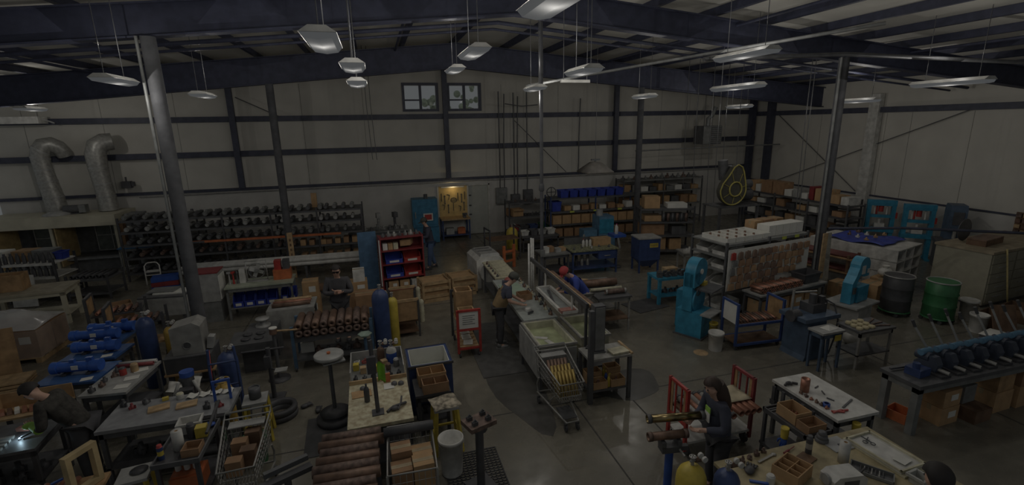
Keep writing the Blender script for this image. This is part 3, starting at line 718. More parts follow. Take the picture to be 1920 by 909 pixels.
# blue machine at back right column
t = T('dust_collector', 'navy blue hopper machine with yellow label by the back right column', 'machine', (7.85, 13.3, 0), -.1)
t.bx('hopper_body', M_navy, 0, .72, 0, .62, .42, 1.12); t.p('hopper_bottom', M_navy, MB().box((.36, .31, .3), (.3, .3, .24), top=(2.2, 2)))
for x in (.04, .68):
    for y in (.04, .58): t.box('leg', M_navy, (x, y, .21), (.05, .05, .42))
t.bx('lid', M_ltgrey, -.02, .74, -.02, .64, 1.12, 1.16); t.bx('yellow_label', M_yellow, .36, .64, -.004, 0, .84, .98)
k = MB()
for x in (.40, .44, .48, .52, .56, .6): k.bx(x-.008, x+.008, -.006, -.0035, .875, .945)
t.p('label_lettering', M_black, k)
t = T('pedestal_stand', 'black round-footed stand with a blue tray, left of the navy hopper machine', 'stand', (7.53, 14.25, 0))
t.p('foot', M_black, MB().lathe([(.2, 0), (.2, .03), (.05, .06), (.001, .06)], 20)); t.rod('pole', M_black, (0, 0, .05), (0, 0, 1.05), .04)
t.bx('tray', M_blue, -.18, .26, -.2, .25, 1.05, 1.14)
bottle('white bottle with magenta cap on the blue tray by the column', (7.53, 14.25, 1.14), .06, .34, M_white, mat('magenta_plastic', (190, 50, 120), .5))
# ------------------------------------------------------------------ rack of cartons in front of the high wall rack
R1 = rack('shelf_rack', 'black rack with large cartons, between the back right column and grey bin shelving', 'rack', (8.95, 15.2), -.3, 1.95, .8, (.2, .75, 1.25, 1.72), 1.8, M_black, M_dkgrey, 2)
fr = R1.fr
for i, (x, z, w, h, m) in enumerate(((.45, 1.72, .55, .42, M_card), (.5, 1.25, .6, .2, M_card), (.5, .75, .85, .42, M_card2), (.55, .2, .9, .46, M_card), (1.35, .2, .42, .4, M_card), (1.45, .75, .5, .3, M_dkgrey), (1.35, 1.25, .6, .24, M_dkgrey), (1.35, 1.72, .7, .16, M_paper))):
    carton(('carton on top', 'flat carton, upper shelf,', 'wide brown carton, middle shelf,', 'wide carton, bottom shelf,', 'upright carton, bottom shelf,', 'dark box, middle shelf,', 'dark box, upper shelf,', 'flat white box on top')[i]+' of the black carton rack', Lp(fr, x, .4, z), -.3, (w, .5, h), m, 'boxes on the black carton rack', tape=m is M_card)
for i in range(6): pipe_piece('pipe_stub', 'short dark tube on end on the carton rack upper shelf, %s' % nth(i, 6), 'pipe', Vector(Lp(fr, .86+i*.16, .08, 1.253)), Vector(Lp(fr, .86+i*.16, .08, 1.55)), .05, (M_dkgrey, M_rust)[i % 2], 'short tubes on the carton rack')
ST = table('side_table', 'small steel table with white castings, behind the tall blue bandsaw', 'table', (9.3, 13.0), -.15, .9, .6, .62, M_galv, M_steel, shelf=None)
for i in range(4): solo('casting', MB().box((0, 0, .03), (.16, .12, .06)).rod((0, 0, .06), (0, 0, .11), .035), M_white, 'white casting on the small steel table behind the bandsaw, %s' % nth(i, 4), 'part', Lp(ST.fr, .18+i*.17, .2+.15*(i % 2), .62), .4*i, 'castings on the small steel table')
# ------------------------------------------------------------------ grey shelving with white bins and the sample board
R2A = .151
R2 = rack('shelf_rack', 'big grey shelving of white bins with a board of samples hung on its front', 'rack', (7.83, 9.32), R2A, 2.9, 1.15, (.18, .74, 1.22, 1.55, 1.88), 1.93, M_dkgrey, M_grey, 3)
fr = R2.fr
for lv, z in enumerate((.18, .74, 1.22, 1.55)):
    for j in range(2):
        bin_('long white bin in the open end of the grey shelving, %s level, %s' % (('lowest', 'second', 'third', 'fourth')[lv], ('nearer', 'farther')[j]), Lp(fr, .42, .33+j*.52, z), R2A-PI/2, .4, .62, .2, M_white, 'white bins at the shelving end', card=False)
# things on top of it
for i in range(5): openbox('white open tray of small parts on top of the grey shelving, %s' % nth(i, 5), Lp(fr, .24+i*.3, .5, 1.88), R2A, (.27, .8, .12), M_paper, 'white trays on the grey shelving', flaps=False)
for i in range(12): solo('brown_fitting', MB().lathe([(.05, 0), (.05, .05), (.028, .06), (.028, .12)], 10).box((.05, 0, .03), (.07, .03, .04)), M_bronze, 'brown fitting in the white trays on top of the shelving, %s' % nth(i, 12), 'fitting', Lp(fr, .24+(i//3)*.3, .24+.26*(i % 3), 1.895), i, 'fittings in the white trays')
for i in range(5): carton('white carton on top of the grey shelving, %s' % nth(i, 5), Lp(fr, 1.72+i*.255, .35, 1.88), R2A, (.245, .36, .27), M_paper, 'white cartons on the shelving', tape=False)
for i, (x, w, m) in enumerate(((1.8, .3, M_card), (2.2, .34, M_card2), (2.6, .26, M_ply))): carton('brown box behind the white cartons on the shelving, %s' % nth(i, 3), Lp(fr, x, .8, 1.88), R2A, (w, .3, .3), m, 'brown boxes behind the white cartons')
for i, x in enumerate((1.95, 2.42)): solo('shelf_tag', MB().box((0, 0, 0), (.16, .006, .07)), MATS['yellow_green_tag'], '%s yellow tag on the top edge of the grey shelving' % ('left', 'right')[i], 'tag', Lp(fr, x, -.008, 1.845), R2A, 'yellow tags on the grey shelving')
for i in range(7): clutter('machine_part', 'brown part on the shelf just under the white cartons, %s' % nth(i, 7), 'part', Lp(fr, 1.1+i*.25, .2, 1.55), (M_rust, M_bronze, M_black)[i % 3], i+130, .2, 'parts under the white cartons')
# the sample board
bd = T('sample_board', 'large white board hung with rows of brown metal samples', 'board', Lp(fr, .02, -.04, .74), R2A)
bd.bx('panel', M_paper, 0, 2.86, -.012, 0, 0, 1.02)
for x in (.25, 2.6): bd.bar('support_cord', M_dkgrey, (x, -.005, 1.02), (x, .028, 1.1), .01)
M_s = [mat('brown_sample', (176, 128, 90), .6), mat('tan_sample', (200, 152, 104), .6), mat('dark_sample', (136, 104, 84), .6)]
rr = random.Random(21); k = 0
rows = [(.87, 12), (.68, 12), (.49, 11), (.3, 10), (.11, 7)]
for ri, (z, n) in enumerate(rows):
    for i in range(n):
        x = .14+i*(2.62/11.2)+(.05 if ri % 2 else 0)
        w, h = rr.uniform(.14, .215), rr.uniform(.14, .178); a = rr.uniform(-.15, .15) if i < 7 else rr.uniform(-.7, .7)
        if x > 2.74: continue
        a *= .35; w = min(w, .205); m = M_red if (ri == 0 and i == 0) else M_grey if (i == 0 and ri in (1, 2)) else M_s[rr.randrange(3)]
        R = Matrix.Rotation(a, 4, 'Y')
        sm = MB().box((0, -.022, -h/2), (w, .03, h), M=R, top=(rr.uniform(.6, 1), 1)).rod((0, -.007, .01), (0, -.04, .01), .008, n=6)
        s_ = solo('metal_sample', sm, m, '%s sample on the white board, row %s from the top, %s' % ('red' if m is M_red else 'grey' if m is M_grey else 'brown', ('one', 'two', 'three', 'four', 'five')[ri], nth(i, n)), 'sample', Lp(fr, .02+x, -.0545-(.008 if (i+ri) % 2 else 0), .74+z+.07), R2A, 'samples on the white board')
# copper tubes heaped on the ledge below the board
LD = table('bench', 'low grey bench under the sample board heaped with copper tubes', 'bench', Lp(fr, .5, -.66)[:2], R2A, 2.35, .55, .74, M_ltgrey, M_dkgrey, shelf=.2, apron=True)
rr = random.Random(4)
for i in range(34):
    x = .1+(i % 17)*.086; ly = i//17
    a = Vector(Lp(LD.fr, x, .06, .785+ly*.075)); b = Vector(Lp(LD.fr, x+rr.uniform(-.006, .006), .36+rr.uniform(0, .14), .785+ly*.075+.0))
    pipe_piece('copper_tube', 'copper tube on the bench under the board, %s layer, %s' % (('lower', 'upper')[ly], nth(i % 17, 17)), 'tube', a, b, .036, M_copper if i % 3 else M_bronze, 'copper tubes on the bench')
tote('black crate with white papers on the bench under the sample board', Lp(LD.fr, 1.9, .28, .74), R2A, .6, .4, .26, M_black)
for i in range(3): solo('paper_sheet', MB().box((0, 0, .005), (.18, .22, .006), i*.3), M_paper, 'white paper in the black crate, %s of three' % ('lowest', 'middle', 'top')[i], 'paper', Lp(LD.fr, 1.9, .28, .765+.011*i), R2A, 'papers in the black crate')
for i in range(4): carton('carton on the low shelf of the bench under the board, %s' % nth(i, 4), Lp(LD.fr, .35+i*.52, .27, .2), R2A, (.46, .38, .34), M_card, 'cartons under the board bench', paper=True)
# ------------------------------------------------------------------ blue cart
t = T('shelf_cart', 'blue framed cart with wooden ends and two decks, before the sample board', 'cart', (6.98, 7.82, 0), -.06)
fr = (Vector((6.98, 7.82, 0)), -.06, 1.15)
M_cartblue = mat('cart_blue', (40, 72, 150), .45)
for x in (.025, 1.125):
    for y in (.025, .505):
        t.box('post', M_cartblue, (x, y, .57), (.045, .045, .94))
    t.bx('end_rail', M_cartblue, x-.022, x+.022, .05, .48, 1.0, 1.04); t.bx('end_panel', M_ply if x > .5 else M_paper, x-.008, x+.008, .05, .48, .58, 1.0)
for z in (.14, .58):
    m = MB(); m.bx(.05, 1.1, 0, .04, z-.045, z+.004); m.bx(.05, 1.1, .49, .53, z-.045, z+.004)
    q = t.p('deck_frame', M_cartblue, m); t.bx('deck', M_dkwood, .05, 1.1, .04, .49, z-.02, z, q)
for x in (.06, 1.09):
    for y in (.06, .47): caster(t, x, y, .045)
rr = random.Random(9)
for i in range(13):
    x = .1+i*.075
    pipe_piece('copper_bar', 'brown copper bar laid across the blue cart, %s' % nth(i, 13), 'bar', Vector(Lp(fr, x, .08, .612)), Vector(Lp(fr, x+.035+rr.uniform(-.008, .008), .46, .612)), .026, (M_copper, M_bronze, M_rust)[i % 3], 'copper bars on the blue cart', bore=.3)
# ------------------------------------------------------------------ bandsaws
def bandsaw(label, loc, rz, s, tall):
    t = T('bandsaw', label, 'bandsaw', loc, rz)
    H = 1.8 if tall else 1.5
    b = .62 if tall else .5
    t.bx('pedestal', M_teal, -.26, .26, -.3, .3, .02, b); t.bx('pedestal_foot', M_dkgrey, -.3, .3, -.34, .34, 0, .03)
    # lower and upper wheel guards, facing the camera side -y
    t.p('lower_wheel_guard', M_teal, MB().rod((0, -.1, b+.22), (0, .16, b+.22), .29, n=28))
    t.p('upper_wheel_guard', M_teal, MB().rod((0, -.1, H-.3), (0, .14, H-.3), .3, n=28).bx(-.3, -.04, -.1, .14, H-.62, H-.3))
    t.p('column', M_teal, MB().prism([(-.3, b), (-.14, b), (-.14, H-.3), (-.3, H-.3)], -.06, .16, 'y'))
    k = t.p('work_table', M_dkgrey, MB().box((.12, -.18, b+.5), (.62, .56, .035)).bx(0, .2, -.1, .1, b+.4, b+.485))
    t.rod('blade', M_steel, (.2, .0, b+.52), (.2, .0, H-.45), .006, n=5)
    t.bx('blade_guide', M_yellow, .12, .27, -.14, .02, H-.76, H-.58)
    t.rod('hub', M_paper, (0, -.1, H-.3), (0, -.125, H-.3), .06, n=14)
    t.bx('motor_box', M_teal, .1, .45, .1, .5, .02, b+.3)
    t.p('handwheel', M_black, MB().tube([(-.16+.08*math.cos(a), -.14, b+.45+.08*math.sin(a)) for a in (2*PI*i/14 for i in range(14))], .012, 6, closed=True))
    t.p('blade_hose', M_black, MB().tube([(.3, -.1, b+.42), (.4, -.16, b+.2), (.34, -.2, b), (.2, -.31, b-.15)], .018, 6))
    t.p('dust_tray', M_ltgrey, MB().box((-.1, -.42, b+.01), (.55, .24, .03)))
    t.o.scale = (s, s, s)
    return t
bandsaw('tall turquoise bandsaw standing by the white and yellow buckets', (6.72, 8.88, 0), .5, 1.0, True)
t = T('bandsaw', 'turquoise bandsaw with a bent arm frame, right of the black column', 'bandsaw', (10.85, 8.45, 0), .25)
t.bx('pedestal', M_ltgrey, -.3, .3, -.3, .35, 0, .36); t.bx('work_table', M_ltgrey, -.5, .55, -.34, .42, .4, .44); t.bx('table_leg', M_dkgrey, -.06, .06, -.06, .06, .36, .4)
t.bx('lower_housing', M_teal, -.12, .36, -.14, .2, .46, .84)
P = [(-.34, .45), (-.16, .45), (-.14, .95), (-.02, 1.12), (.14, 1.06), (.36, 1.06), (.36, 1.32)]+[(.13+.24*math.cos(a), 1.3+.24*math.sin(a)) for a in (PI*i/10 for i in range(11))]+[(-.2, 1.12), (-.34, .95)]
t.p('arm_frame', M_teal, MB().prism(P, -.1, .12, 'y'))
t.bx('white_cover', M_white, .0, .14, -.115, -.1, 1.14, 1.34); t.bx('white_cover', M_white, .24, .34, -.115, -.1, 1.14, 1.24)
t.bx('switch_box', M_dkgrey, -.3, -.2, -.13, -.1, .7, .85); t.rod('blade', M_steel, (.26, 0, .84), (.26, 0, 1.06), .006, n=5)
# buckets by the saw
def slop(b, c, d): return b
bucket('white bucket with blue band standing by the tall bandsaw', (6.66, 8.02, 0), .155, .4, M_white)
solo('bucket_label', MB().lathe([(.1535, .2), (.1565, .26)], 22, caps=False), M_navy, 'blue printed band around the white bucket by the bandsaw', 'label', (6.62, 8.12, 0)) if False else None
bucket('yellow bucket beside the white bucket at the blue cart', (6.9, 8.42, 0), .09, .42, M_yellow)
solo('floor_mat', MB().box((0, 0, .008), (1.0, .75, .014)), M_rubber, 'black rubber mat on the floor before the turquoise vise table', 'mat', (6.6, 10.75, 0), .2)
solo('sawdust_pile', MB().lathe([(.15, .001), (.1, .012), (.001, .02)], 16), M_wood, 'pale spill of sawdust at the foot of the tall bandsaw', 'sawdust', (6.28, 7.98, 0), 0, None, 'stuff')
# ------------------------------------------------------------------ turquoise table with vises
t = T('machine_table', 'turquoise steel table with vises, left of the tall bandsaw', 'table', (6.9, 10.62, 0), -.02)
fr = (Vector((6.9, 10.62, 0)), -.02, 1.25)
t.bx('tabletop', M_teal, 0, 1.3, 0, .62, .68, .74)
for x in (.05, 1.25):
    for y in (.05, .57): t.box('leg', M_teal, (x, y, .34), (.075, .075, .68))
t.bx('lower_shelf', M_teal, .05, 1.25, .05, .57, .2, .24)
carton('shallow tan wooden box on the turquoise vise table', Lp(fr, .55, .4, .74), .0, (.36, .22, .16), M_wood, tape=False)
for i in range(6):
    solo('vise', MB().box((0, 0, .04), (.13, .16, .08)).box((0, -.06, .11), (.13, .04, .08)).box((0, .06, .11), (.13, .04, .08)).rod((0, -.18, .07), (0, .1, .07), .012, n=6), M_dkgrey, 'grey vise on the turquoise table, %s' % nth(i, 6), 'vise', Lp(fr, .1+i*.21, .16, .74), rnd(-.4, .4), 'vises on the turquoise table')
for i in range(6): clutter('machine_part', 'dark part under the turquoise vise table, %s' % nth(i, 6), 'part', Lp(fr, .2+i*.18, .3, .24), M_black if i != 4 else M_orange, i+170, .2, 'parts under the turquoise table')
# ------------------------------------------------------------------ machine by the right column
t = T('horizontal_saw', 'blue-grey cutting machine with a dark motor head beside the right column', 'machine', (7.95, 7.0, 0), .05)
M_bg = mat('blue_grey_paint', (64, 88, 118), .5)
t.p('machine_base', M_bg, MB().prism([(0, 0), (.62, 0), (.56, .1), (.5, .84), (.06, .84), (.04, .1)], .02, .6, 'y'))
t.bx('machine_bed', M_bg, -.1, .82, -.02, .62, .84, .92)
t.p('motor', M_black, MB().rod((-.16, .3, .9), (.04, .3, .9), .12, n=16))
t.p('saw_head', M_black, MB().bx(.3, .66, .18, .5, .92, 1.1).rod((.4, .3, 1.1), (.4, .3, 1.3), .07, n=12).bx(.52, .62, .2, .3, 1.1, 1.25))
t.p('spindle_rack', M_steel, MB().rod((.1, .5, .92), (.1, .5, 1.35), .025).rod((.1, .5, 1.3), (.6, .4, 1.3), .02))
t.p('hose', M_black, MB().tube([(.6, .2, 1.2), (.75, .1, 1.1), (.78, 0, .8), (.7, -.03, .4), (.6, -.03, .1)], .016, 6))
t.bx('yellow_label', M_yellow, .54, .66, .1, .104, .5, .6) if False else None
solo('round_dark_casting', MB().rod((0, -.05, .1), (0, .05, .1), .1, n=16).box((0, 0, .01), (.1, .08, .02)), M_black, 'dark flywheel stood on the bed of the blue-grey cutting machine', 'part', (8.73, 7.45, .92))
SS = table('side_table', 'narrow blue-grey stand with a white paper on top, before the cutting machine', 'table', (7.86, 6.58), .03, .56, .34, .8, M_ltgrey, M_bg, lw=.04)
solo('paper_sheet', MB().add([(-.14, -.1, .002), (.14, -.1, .002), (0, 0, .05), (-.14, .1, .002), (.14, .1, .002)], [(0, 1, 2), (1, 4, 2), (4, 3, 2), (3, 0, 2), (0, 3, 4, 1)]), M_paper, 'creased white paper on the narrow blue-grey stand', 'paper', Lp(SS.fr, .34, .18, .8), .2)
solo('yellow_tag', MB().box((0, 0, 0), (.16, .006, .12)), M_yellow, 'yellow notice hanging at the front of the narrow stand', 'tag', Lp(SS.fr, .38, -.002, .665), .03)
PT = table('puff_table', 'grey steel table with rows of round pale discs on top', 'table', (8.58, 6.42), .0, .88, .52, .8, M_dkgrey, M_steel, shelf=.3, lw=.04, shelf_mat=M_dkgrey)
for i in range(9):
    solo('round_disc', MB().lathe([(.055, 0), (.06, .02), (.055, .045), (.03, .05), (.001, .05)], 16), mat('pale_tan_disc', (222, 204, 150), .7), 'pale round disc on the grey steel table, %s in the %s row' % (('left', 'middle', 'right')[i % 3], ('front', 'middle', 'back')[i//3]), 'disc', Lp(PT.fr, .1+.15*(i % 3)+.03*(i//3), .12+.14*(i//3), .8), 0, 'discs on the steel table')
for i in range(3): solo('flat_bar', MB().box((0, 0, .01), (.3, .03, .02)), M_rust, 'rusty flat bar on the disc table, %s of three' % ('front', 'middle', 'back')[i], 'bar', Lp(PT.fr, .68, .12+.12*i, .8), .3*i-.2, 'bars on the disc table')
solo('white_ball_float', MB().ball((0, 0, .16), (.16, .16, .16), 16), M_white, 'round white jug lying on the floor behind the disc table', 'jug', (9.55, 7.35, 0))
# wooden panels standing at the column
solo('plywood_board', MB().box((0, 0, .85), (.5, .03, 1.7), M=Matrix.Rotation(-.05, 4, 'X')), mat('grey_white_board', (188, 186, 172), .7), 'tall pale board leaning behind the right column', 'board', (11.6, 10.0, .02), .1)
solo('tan_board', MB().box((0, 0, .0), (.16, .03, 1.2)).rod((0, .015, .55), (0, .05, .55), .02, n=6), M_wood, 'tan notched board tied upright to the right column', 'board', (10.9, 9.46, 1.3), .1)
# ------------------------------------------------------------------ right wall rack (runs along the right wall)
RW = rack('shelf_rack', 'long rack of cartons running along the right wall in the back corner', 'rack', (15.7, 17.9), -PI/2, 5.0, .8, (.3, .8, 1.3, 1.75), 1.8, M_dkgrey, M_black, 4)
fr = RW.fr; rr = random.Random(31)
x = .15; i = 0; LBL = []
items = [(.3, .45, M_card), (.25, .3, M_paper), (.55, .5, M_card2), (.55, .5, M_card2), (.35, .25, M_paper), (.3, .3, M_ltgrey), (.3, .2, M_paper), (.2, .5, M_dkred), (.6, .45, M_card), (.35, .3, M_card), (.3, .28, M_white)]
for i, (w, h, m) in enumerate(items):
    carton('%s box on top of the right wall rack, %s from its far end' % ('white' if m in (M_paper, M_white) else 'grey' if m is M_ltgrey else 'dark red' if m is M_dkred else 'brown', ORD[i]), Lp(fr, x+w/2, .35, 1.75), -PI/2, (w, .5, h), m, 'boxes on top of the right wall rack', tape=m in (M_card, M_card2)); x += w+.07
for lv, z in ((0, 1.3), (1, .8), (2, .3)):
    for i in range(9):
        w = .4
        carton('box on the %s shelf of the right wall rack, %s from its far end' % (('third', 'second', 'lowest')[lv], ORD[i]), Lp(fr, .35+i*.52, .3, z), -PI/2, (w, .4, rr.uniform(.16, .36)), (M_card, M_paper, M_dkgrey, M_card2, M_black)[(i+lv) % 5], 'boxes on the right wall rack', tape=False)
# small black rack
rack('shelf_rack', 'narrow black empty rack by the white downspout', 'rack', (16.9, 13.9), .0, .7, .5, (.3, .9, 1.4), 1.75, M_black, M_black, 2)
# blower with yellow belt guard on a stand
g = G(1374, 386, 1.95)
t = T('compressor_stand', 'dark steel stand carrying the compressor with the yellow guard', 'stand', (g.x-.5, g.y, 0))
for x in (.0, 1.5):
    for y in (0, .8): t.box('leg', M_dkgrey, (x, y, .97), (.07, .07, 1.94))
t.bx('deck', M_dkgrey, -.05, 1.55, -.05, .85, 1.9, 1.95)
t = T('compressor', 'compressor with a pear-shaped yellow wire belt guard, high on a stand', 'machine', (g.x, g.y+.05, 1.98))
M_yw = mat('faded_yellow', (196, 180, 70), .5)
def pear(r1, r2, hh, n=30):
    P = []
    for i in range(n):
        a = 2*PI*i/n-PI/2; w = .5+.5*math.sin(a)
        P.append(((r1*(1-w)+r2*w)*math.cos(a)+.1*w, r1+r1*math.sin(a)*(1-w)+w*(hh-r1)*(.35+.65*max(0, math.sin(a)))))
    return P
pp = [(.5*math.cos(a), .5+.5*math.sin(a)) for a in (PI*(1.0+i/16) for i in range(17))]+[(.46, .75), (.36, 1.1), (.28, 1.25), (.12, 1.33), (-.02, 1.25), (-.2, .98), (-.42, .72)]
t.p('guard_back', mat('dark_guard_mesh', (74, 72, 60), .7), MB().prism(pp, 0, .2, 'y'))
t.p('guard_rim', M_yw, MB().tube([(x, -.01, z) for x, z in pp], .024, 7, closed=True))
t.p('guard_ring', M_yw, MB().tube([(.08+.24*math.cos(a), -.02, .52+.24*math.sin(a)) for a in (2*PI*i/22 for i in range(22))], .026, 7, closed=True))
k = MB()
for a in (.2, 1.0, 1.9, 2.8, 3.7, 4.6, 5.5): k = MB(); k.rod((.08+.24*math.cos(a), -.015, .52+.24*math.sin(a)), (.05+.48*math.cos(a), -.015, .52+(.48 if math.sin(a) < 0 else .6)*math.sin(a)), .009, n=5); t.p('guard_wire', M_yw, k)
t.p('pump', M_dkgrey, MB().bx(.2, .75, .3, .7, .3, .75).rod((.3, .5, .75), (.3, .5, 1.25), .18, n=14).rod((.0, .5, .8), (-.1, .5, 1.45), .16, n=12))
t.p('tank', M_black, MB().rod((.0, .5, .24), (1.1, .5, .24), .22, n=18))
t.p('motor', M_dkgrey, MB().rod((.62, .5, .6), (1.1, .5, .6), .15, n=14).bx(.7, 1.0, .35, .65, .44, .5))
# ------------------------------------------------------------------ presses along the right wall
def press(label, x, y, s=1.0):
    t = T('hydraulic_press', label, 'press', (x, y, 0), -.75)
    for sx in (-.36, .36):
        t.box('frame_upright', M_teal, (sx, 0, .92), (.12, .2, 1.84)); t.box('foot', M_teal, (sx, 0, .03), (.12, .6, .06))
    t.box('head_beam', M_teal, (0, 0, 1.78), (.86, .22, .2)); t.box('bed', M_teal, (0, 0, .8), (.86, .3, .14)); t.box('crossbeam', M_teal, (0, 0, 1.3), (.6, .16, .1))
    t.p('ram', M_red, MB().rod((0, 0, 1.68), (0, 0, 1.46), .08, n=14).rod((-.12, 0, 1.66), (-.12, 0, 1.36), .03)); [t.p('spring', M_paper, MB().rod((x, .02, 1.68), (x, .02, 1.36), .025)) for x in (-.18, .18)]
    t.p('plate', M_white, MB().box((0, 0, .96), (.3, .2, .16)).rod((0, 0, 1.04), (0, 0, 1.2), .05))
    t.p('pump', M_red, MB().box((.45, -.05, 1.35), (.06, .12, .2)))
    return t
press('left one of two turquoise frame presses by the right wall', 17.35, 13.0)
press('right one of two turquoise frame presses by the right wall', 17.55, 11.85)
t = T('drill_press', 'grey upright boring machine at the right wall', 'machine', (17.5, 10.75, 0), -.8)
t.box('machine_base', M_dkgrey, (0, 0, .4), (.7, .7, .8)); t.box('work_table', M_dkgrey, (0, -.15, .9), (.9, .7, .1))
t.p('machine_column', M_bg, MB().prism([(-.1, .8), (.38, .8), (.38, 1.9), (.25, 2.05), (-.3, 2.05), (-.38, 1.9), (-.38, 1.3), (-.1, 1.2)], -.2, .2, 'x'))
t.rod('spindle', M_steel, (0, -.25, 1.3), (0, -.25, 1.0), .05); t.box('control_panel', M_black, (0, -.39, 1.65), (.26, .02, .4))
# ------------------------------------------------------------------ pigeonhole rack for long tubes
HX, HY, HA = 13.35, 9.35, .27
t = T('pigeonhole_rack', 'white pigeonhole rack for long tubes covered with blue plastic', 'rack', (HX, HY, 0), HA)
fr = (Vector((HX, HY, 0)), HA, 1.5)
for z in (.28, .6, .92, 1.24): t.bx('shelf', M_white, 0, 1.5, 0, 2.3, z-.03, z)
for x in (0, .49, .98, 1.47): t.bx('divider', M_white, x, x+.035, 0, 2.3, .0, 1.21)
for ci in range(2):
    for ri in range(3):
        for k in range(2):
            c = Vector(Lp(fr, .16+ci*.49+.2*k, .12, .37+ri*.32)); e = Vector(Lp(fr, .16+ci*.49+.2*k, 2.1, .37+ri*.32))
            pipe_piece('long_tube', 'dark long tube in the %s pigeonhole of the %s column, %s one' % (('bottom', 'middle', 'top')[ri], ('first', 'second')[ci], ('first', 'second')[k]), 'tube', c, e, .07, (M_rust, M_dkwood, M_dkgrey)[(ri+ci) % 3], 'tubes in the pigeonholes')
def wave(u, v): return (u*1.35+.05*math.sin(9*v), v*1.5+.03*math.sin(11*u), .03+.025*math.sin(13*u+2*v)*math.sin(9*v)+.02*math.sin(7*v))
solo('plastic_sheet', MB().sheet(18, 18, wave), M_binblue, 'crumpled bright blue plastic sheet on the pigeonhole rack', 'sheet', Lp(fr, .1, .4, 1.26), HA)
for i in range(7): clutter('machine_part', 'pale part on the blue sheet on the pigeonhole rack, %s' % nth(i, 7), 'part', Lp(fr, .25+i*.18, .9+.3*(i % 3), 1.335), (M_card, M_white, M_rust)[i % 3], i+200, .16, 'parts on the blue sheet')
pipe_piece('rolled_cloth', 'dark red rolled bundle at the left front of the pigeonhole rack', 'roll', Vector(Lp(fr, .06, .15, 1.325)), Vector(Lp(fr, .08, .95, 1.325)), .08, M_dkred, bore=.2) if False else None
# long red-brown tubes along the rack's side
SB = T('side_shelf', 'low wooden side shelf of red-brown bars left of the pigeonhole rack', 'shelf', Lp(fr, -.8, .75, 0), HA)
for y in (.1, 1.9):
    for x in (.06, .64): SB.box('post', M_dkwood, (x, y, .52), (.06, .06, 1.04))
for z in (.55, .95): SB.bx('shelf_board', M_ply, 0, .7, 0, 2.1, z-.03, z)
sfr = (Vector(Lp(fr, -.8, .75, 0)), HA, 1)
for lv, z in enumerate((.55, .95)):
    for i in range(8): pipe_piece('red_brown_bar', 'red-brown bar on the %s side shelf, %s' % (('lower', 'upper')[lv], nth(i, 8)), 'bar', Vector(Lp(sfr, .128+i*.0635, .05, z+.034)), Vector(Lp(sfr, .128+i*.0635, 1.95, z+.034)), .03, mat('red_brown_oxide', (128, 58, 52), .6, .1), 'red-brown bars', bore=.4)
# cartons between
for i, (px, py, w, h, m, pp_) in enumerate(((-.9, .12, .5, .5, M_card, True), (-.33, .1, .55, .55, M_card, False), (-1.5, .3, .5, .45, M_card2, False), (-1.15, .75, .5, .4, M_card, False))):
    g = Vector(Lp(fr, px, py)); carton('brown carton on the floor behind the turquoise arm bandsaw, %s' % ('front one with a paper', 'right front', 'back left', 'back right')[i], (g.x, g.y, 0), HA, (w, .45, h), m, 'cartons behind the bandsaw', paper=pp_)
solo('white_bag', MB().ball((0, 0, .12), (.2, .16, .12), 12).lathe([(.05, .22), (.09, .3)], 10), M_paper, 'crumpled white bag on the carton behind the bandsaw', 'bag', (*Lp(fr, -.33, .1)[:2], .57))
# ------------------------------------------------------------------ drums and buckets
drum('black steel drum on a green wheeled dolly', (12.1, 8.35, 0), .31, .86, M_black, M_steel, lid=M_dkgrey, dolly=M_green)
drum('green steel drum with a red lid on a dolly', (12.62, 7.72, 0), .31, .86, M_green, M_ltgrey, lid=M_dkred, dolly=M_green)
bucket('white bucket standing right of the green drum', (12.8, 7.0, 0), .17, .42, M_white)
bucket('taller white lidded bucket behind the green drum', (13.35, 7.55, 0), .17, .5, M_white, lid=True)
bucket('blue bucket between the green drum and the tan cabinet', (13.35, 8.1, 0), .2, .6, M_blue, handle=False)
# ------------------------------------------------------------------ big tan drawer cabinet
M_tan = mat('putty_cabinet', (166, 160, 134), .55, vary=.07)
CA = .1
t = T('drawer_cabinet', 'wide tan drawer cabinet with a plank top at the right wall', 'cabinet', (14.5, 7.95, 0), CA)
fr = (Vector((14.5, 7.95, 0)), CA, 3.0)
t.bx('cabinet_body', M_tan, 0, 3.2, 0, 1.2, .06, 1.4); t.bx('plinth', M_dkgrey, .04, 3.16, .03, 1.17, 0, .06); t.bx('plank_top', mat('grey_tan_planks', (170, 152, 118), .7), -.03, 3.23, -.04, 1.23, 1.4, 1.46)
for c in range(3):
    for r in range(5):
        d = t.bx('drawer', M_tan, .06+c*1.04, .06+c*1.04+.98, -.022, 0, .12+r*.255, .12+r*.255+.235)
        t.bx('drawer_pull', M_ltgrey, .35+c*1.04, .75+c*1.04, -.04, -.022, .25+r*.255, .27+r*.255, d)
t = T('tool_case', 'brown flat case lying on the tan drawer cabinet', 'case', Lp(fr, .9, .6, 1.46), CA+.1)
t.bx('case_body', M_dkwood, -.5, .5, -.2, .2, 0, .13); t.bx('case_lid', M_bronze, -.5, .5, -.2, .2, .135, .17)
solo('saw_blade', MB().rod((0, 0, .3), (0, .012, .3), .3, n=40).rod((0, -.03, .3), (0, .04, .3), .06, n=16), M_dkgrey, 'round grey saw blade standing on the tan drawer cabinet', 'saw blade', Lp(fr, .75, 1.0, 1.46), CA)
pipe_piece('yellow_stick', 'thin pale yellow pole leaning at the tan cabinet front', 'pole', Vector(Lp(fr, .5, -.3, .012)), Vector(Lp(fr, .46, -.06, 1.5)), .018, mat('pale_yellow_wood', (214, 190, 110), .6), bore=.2)
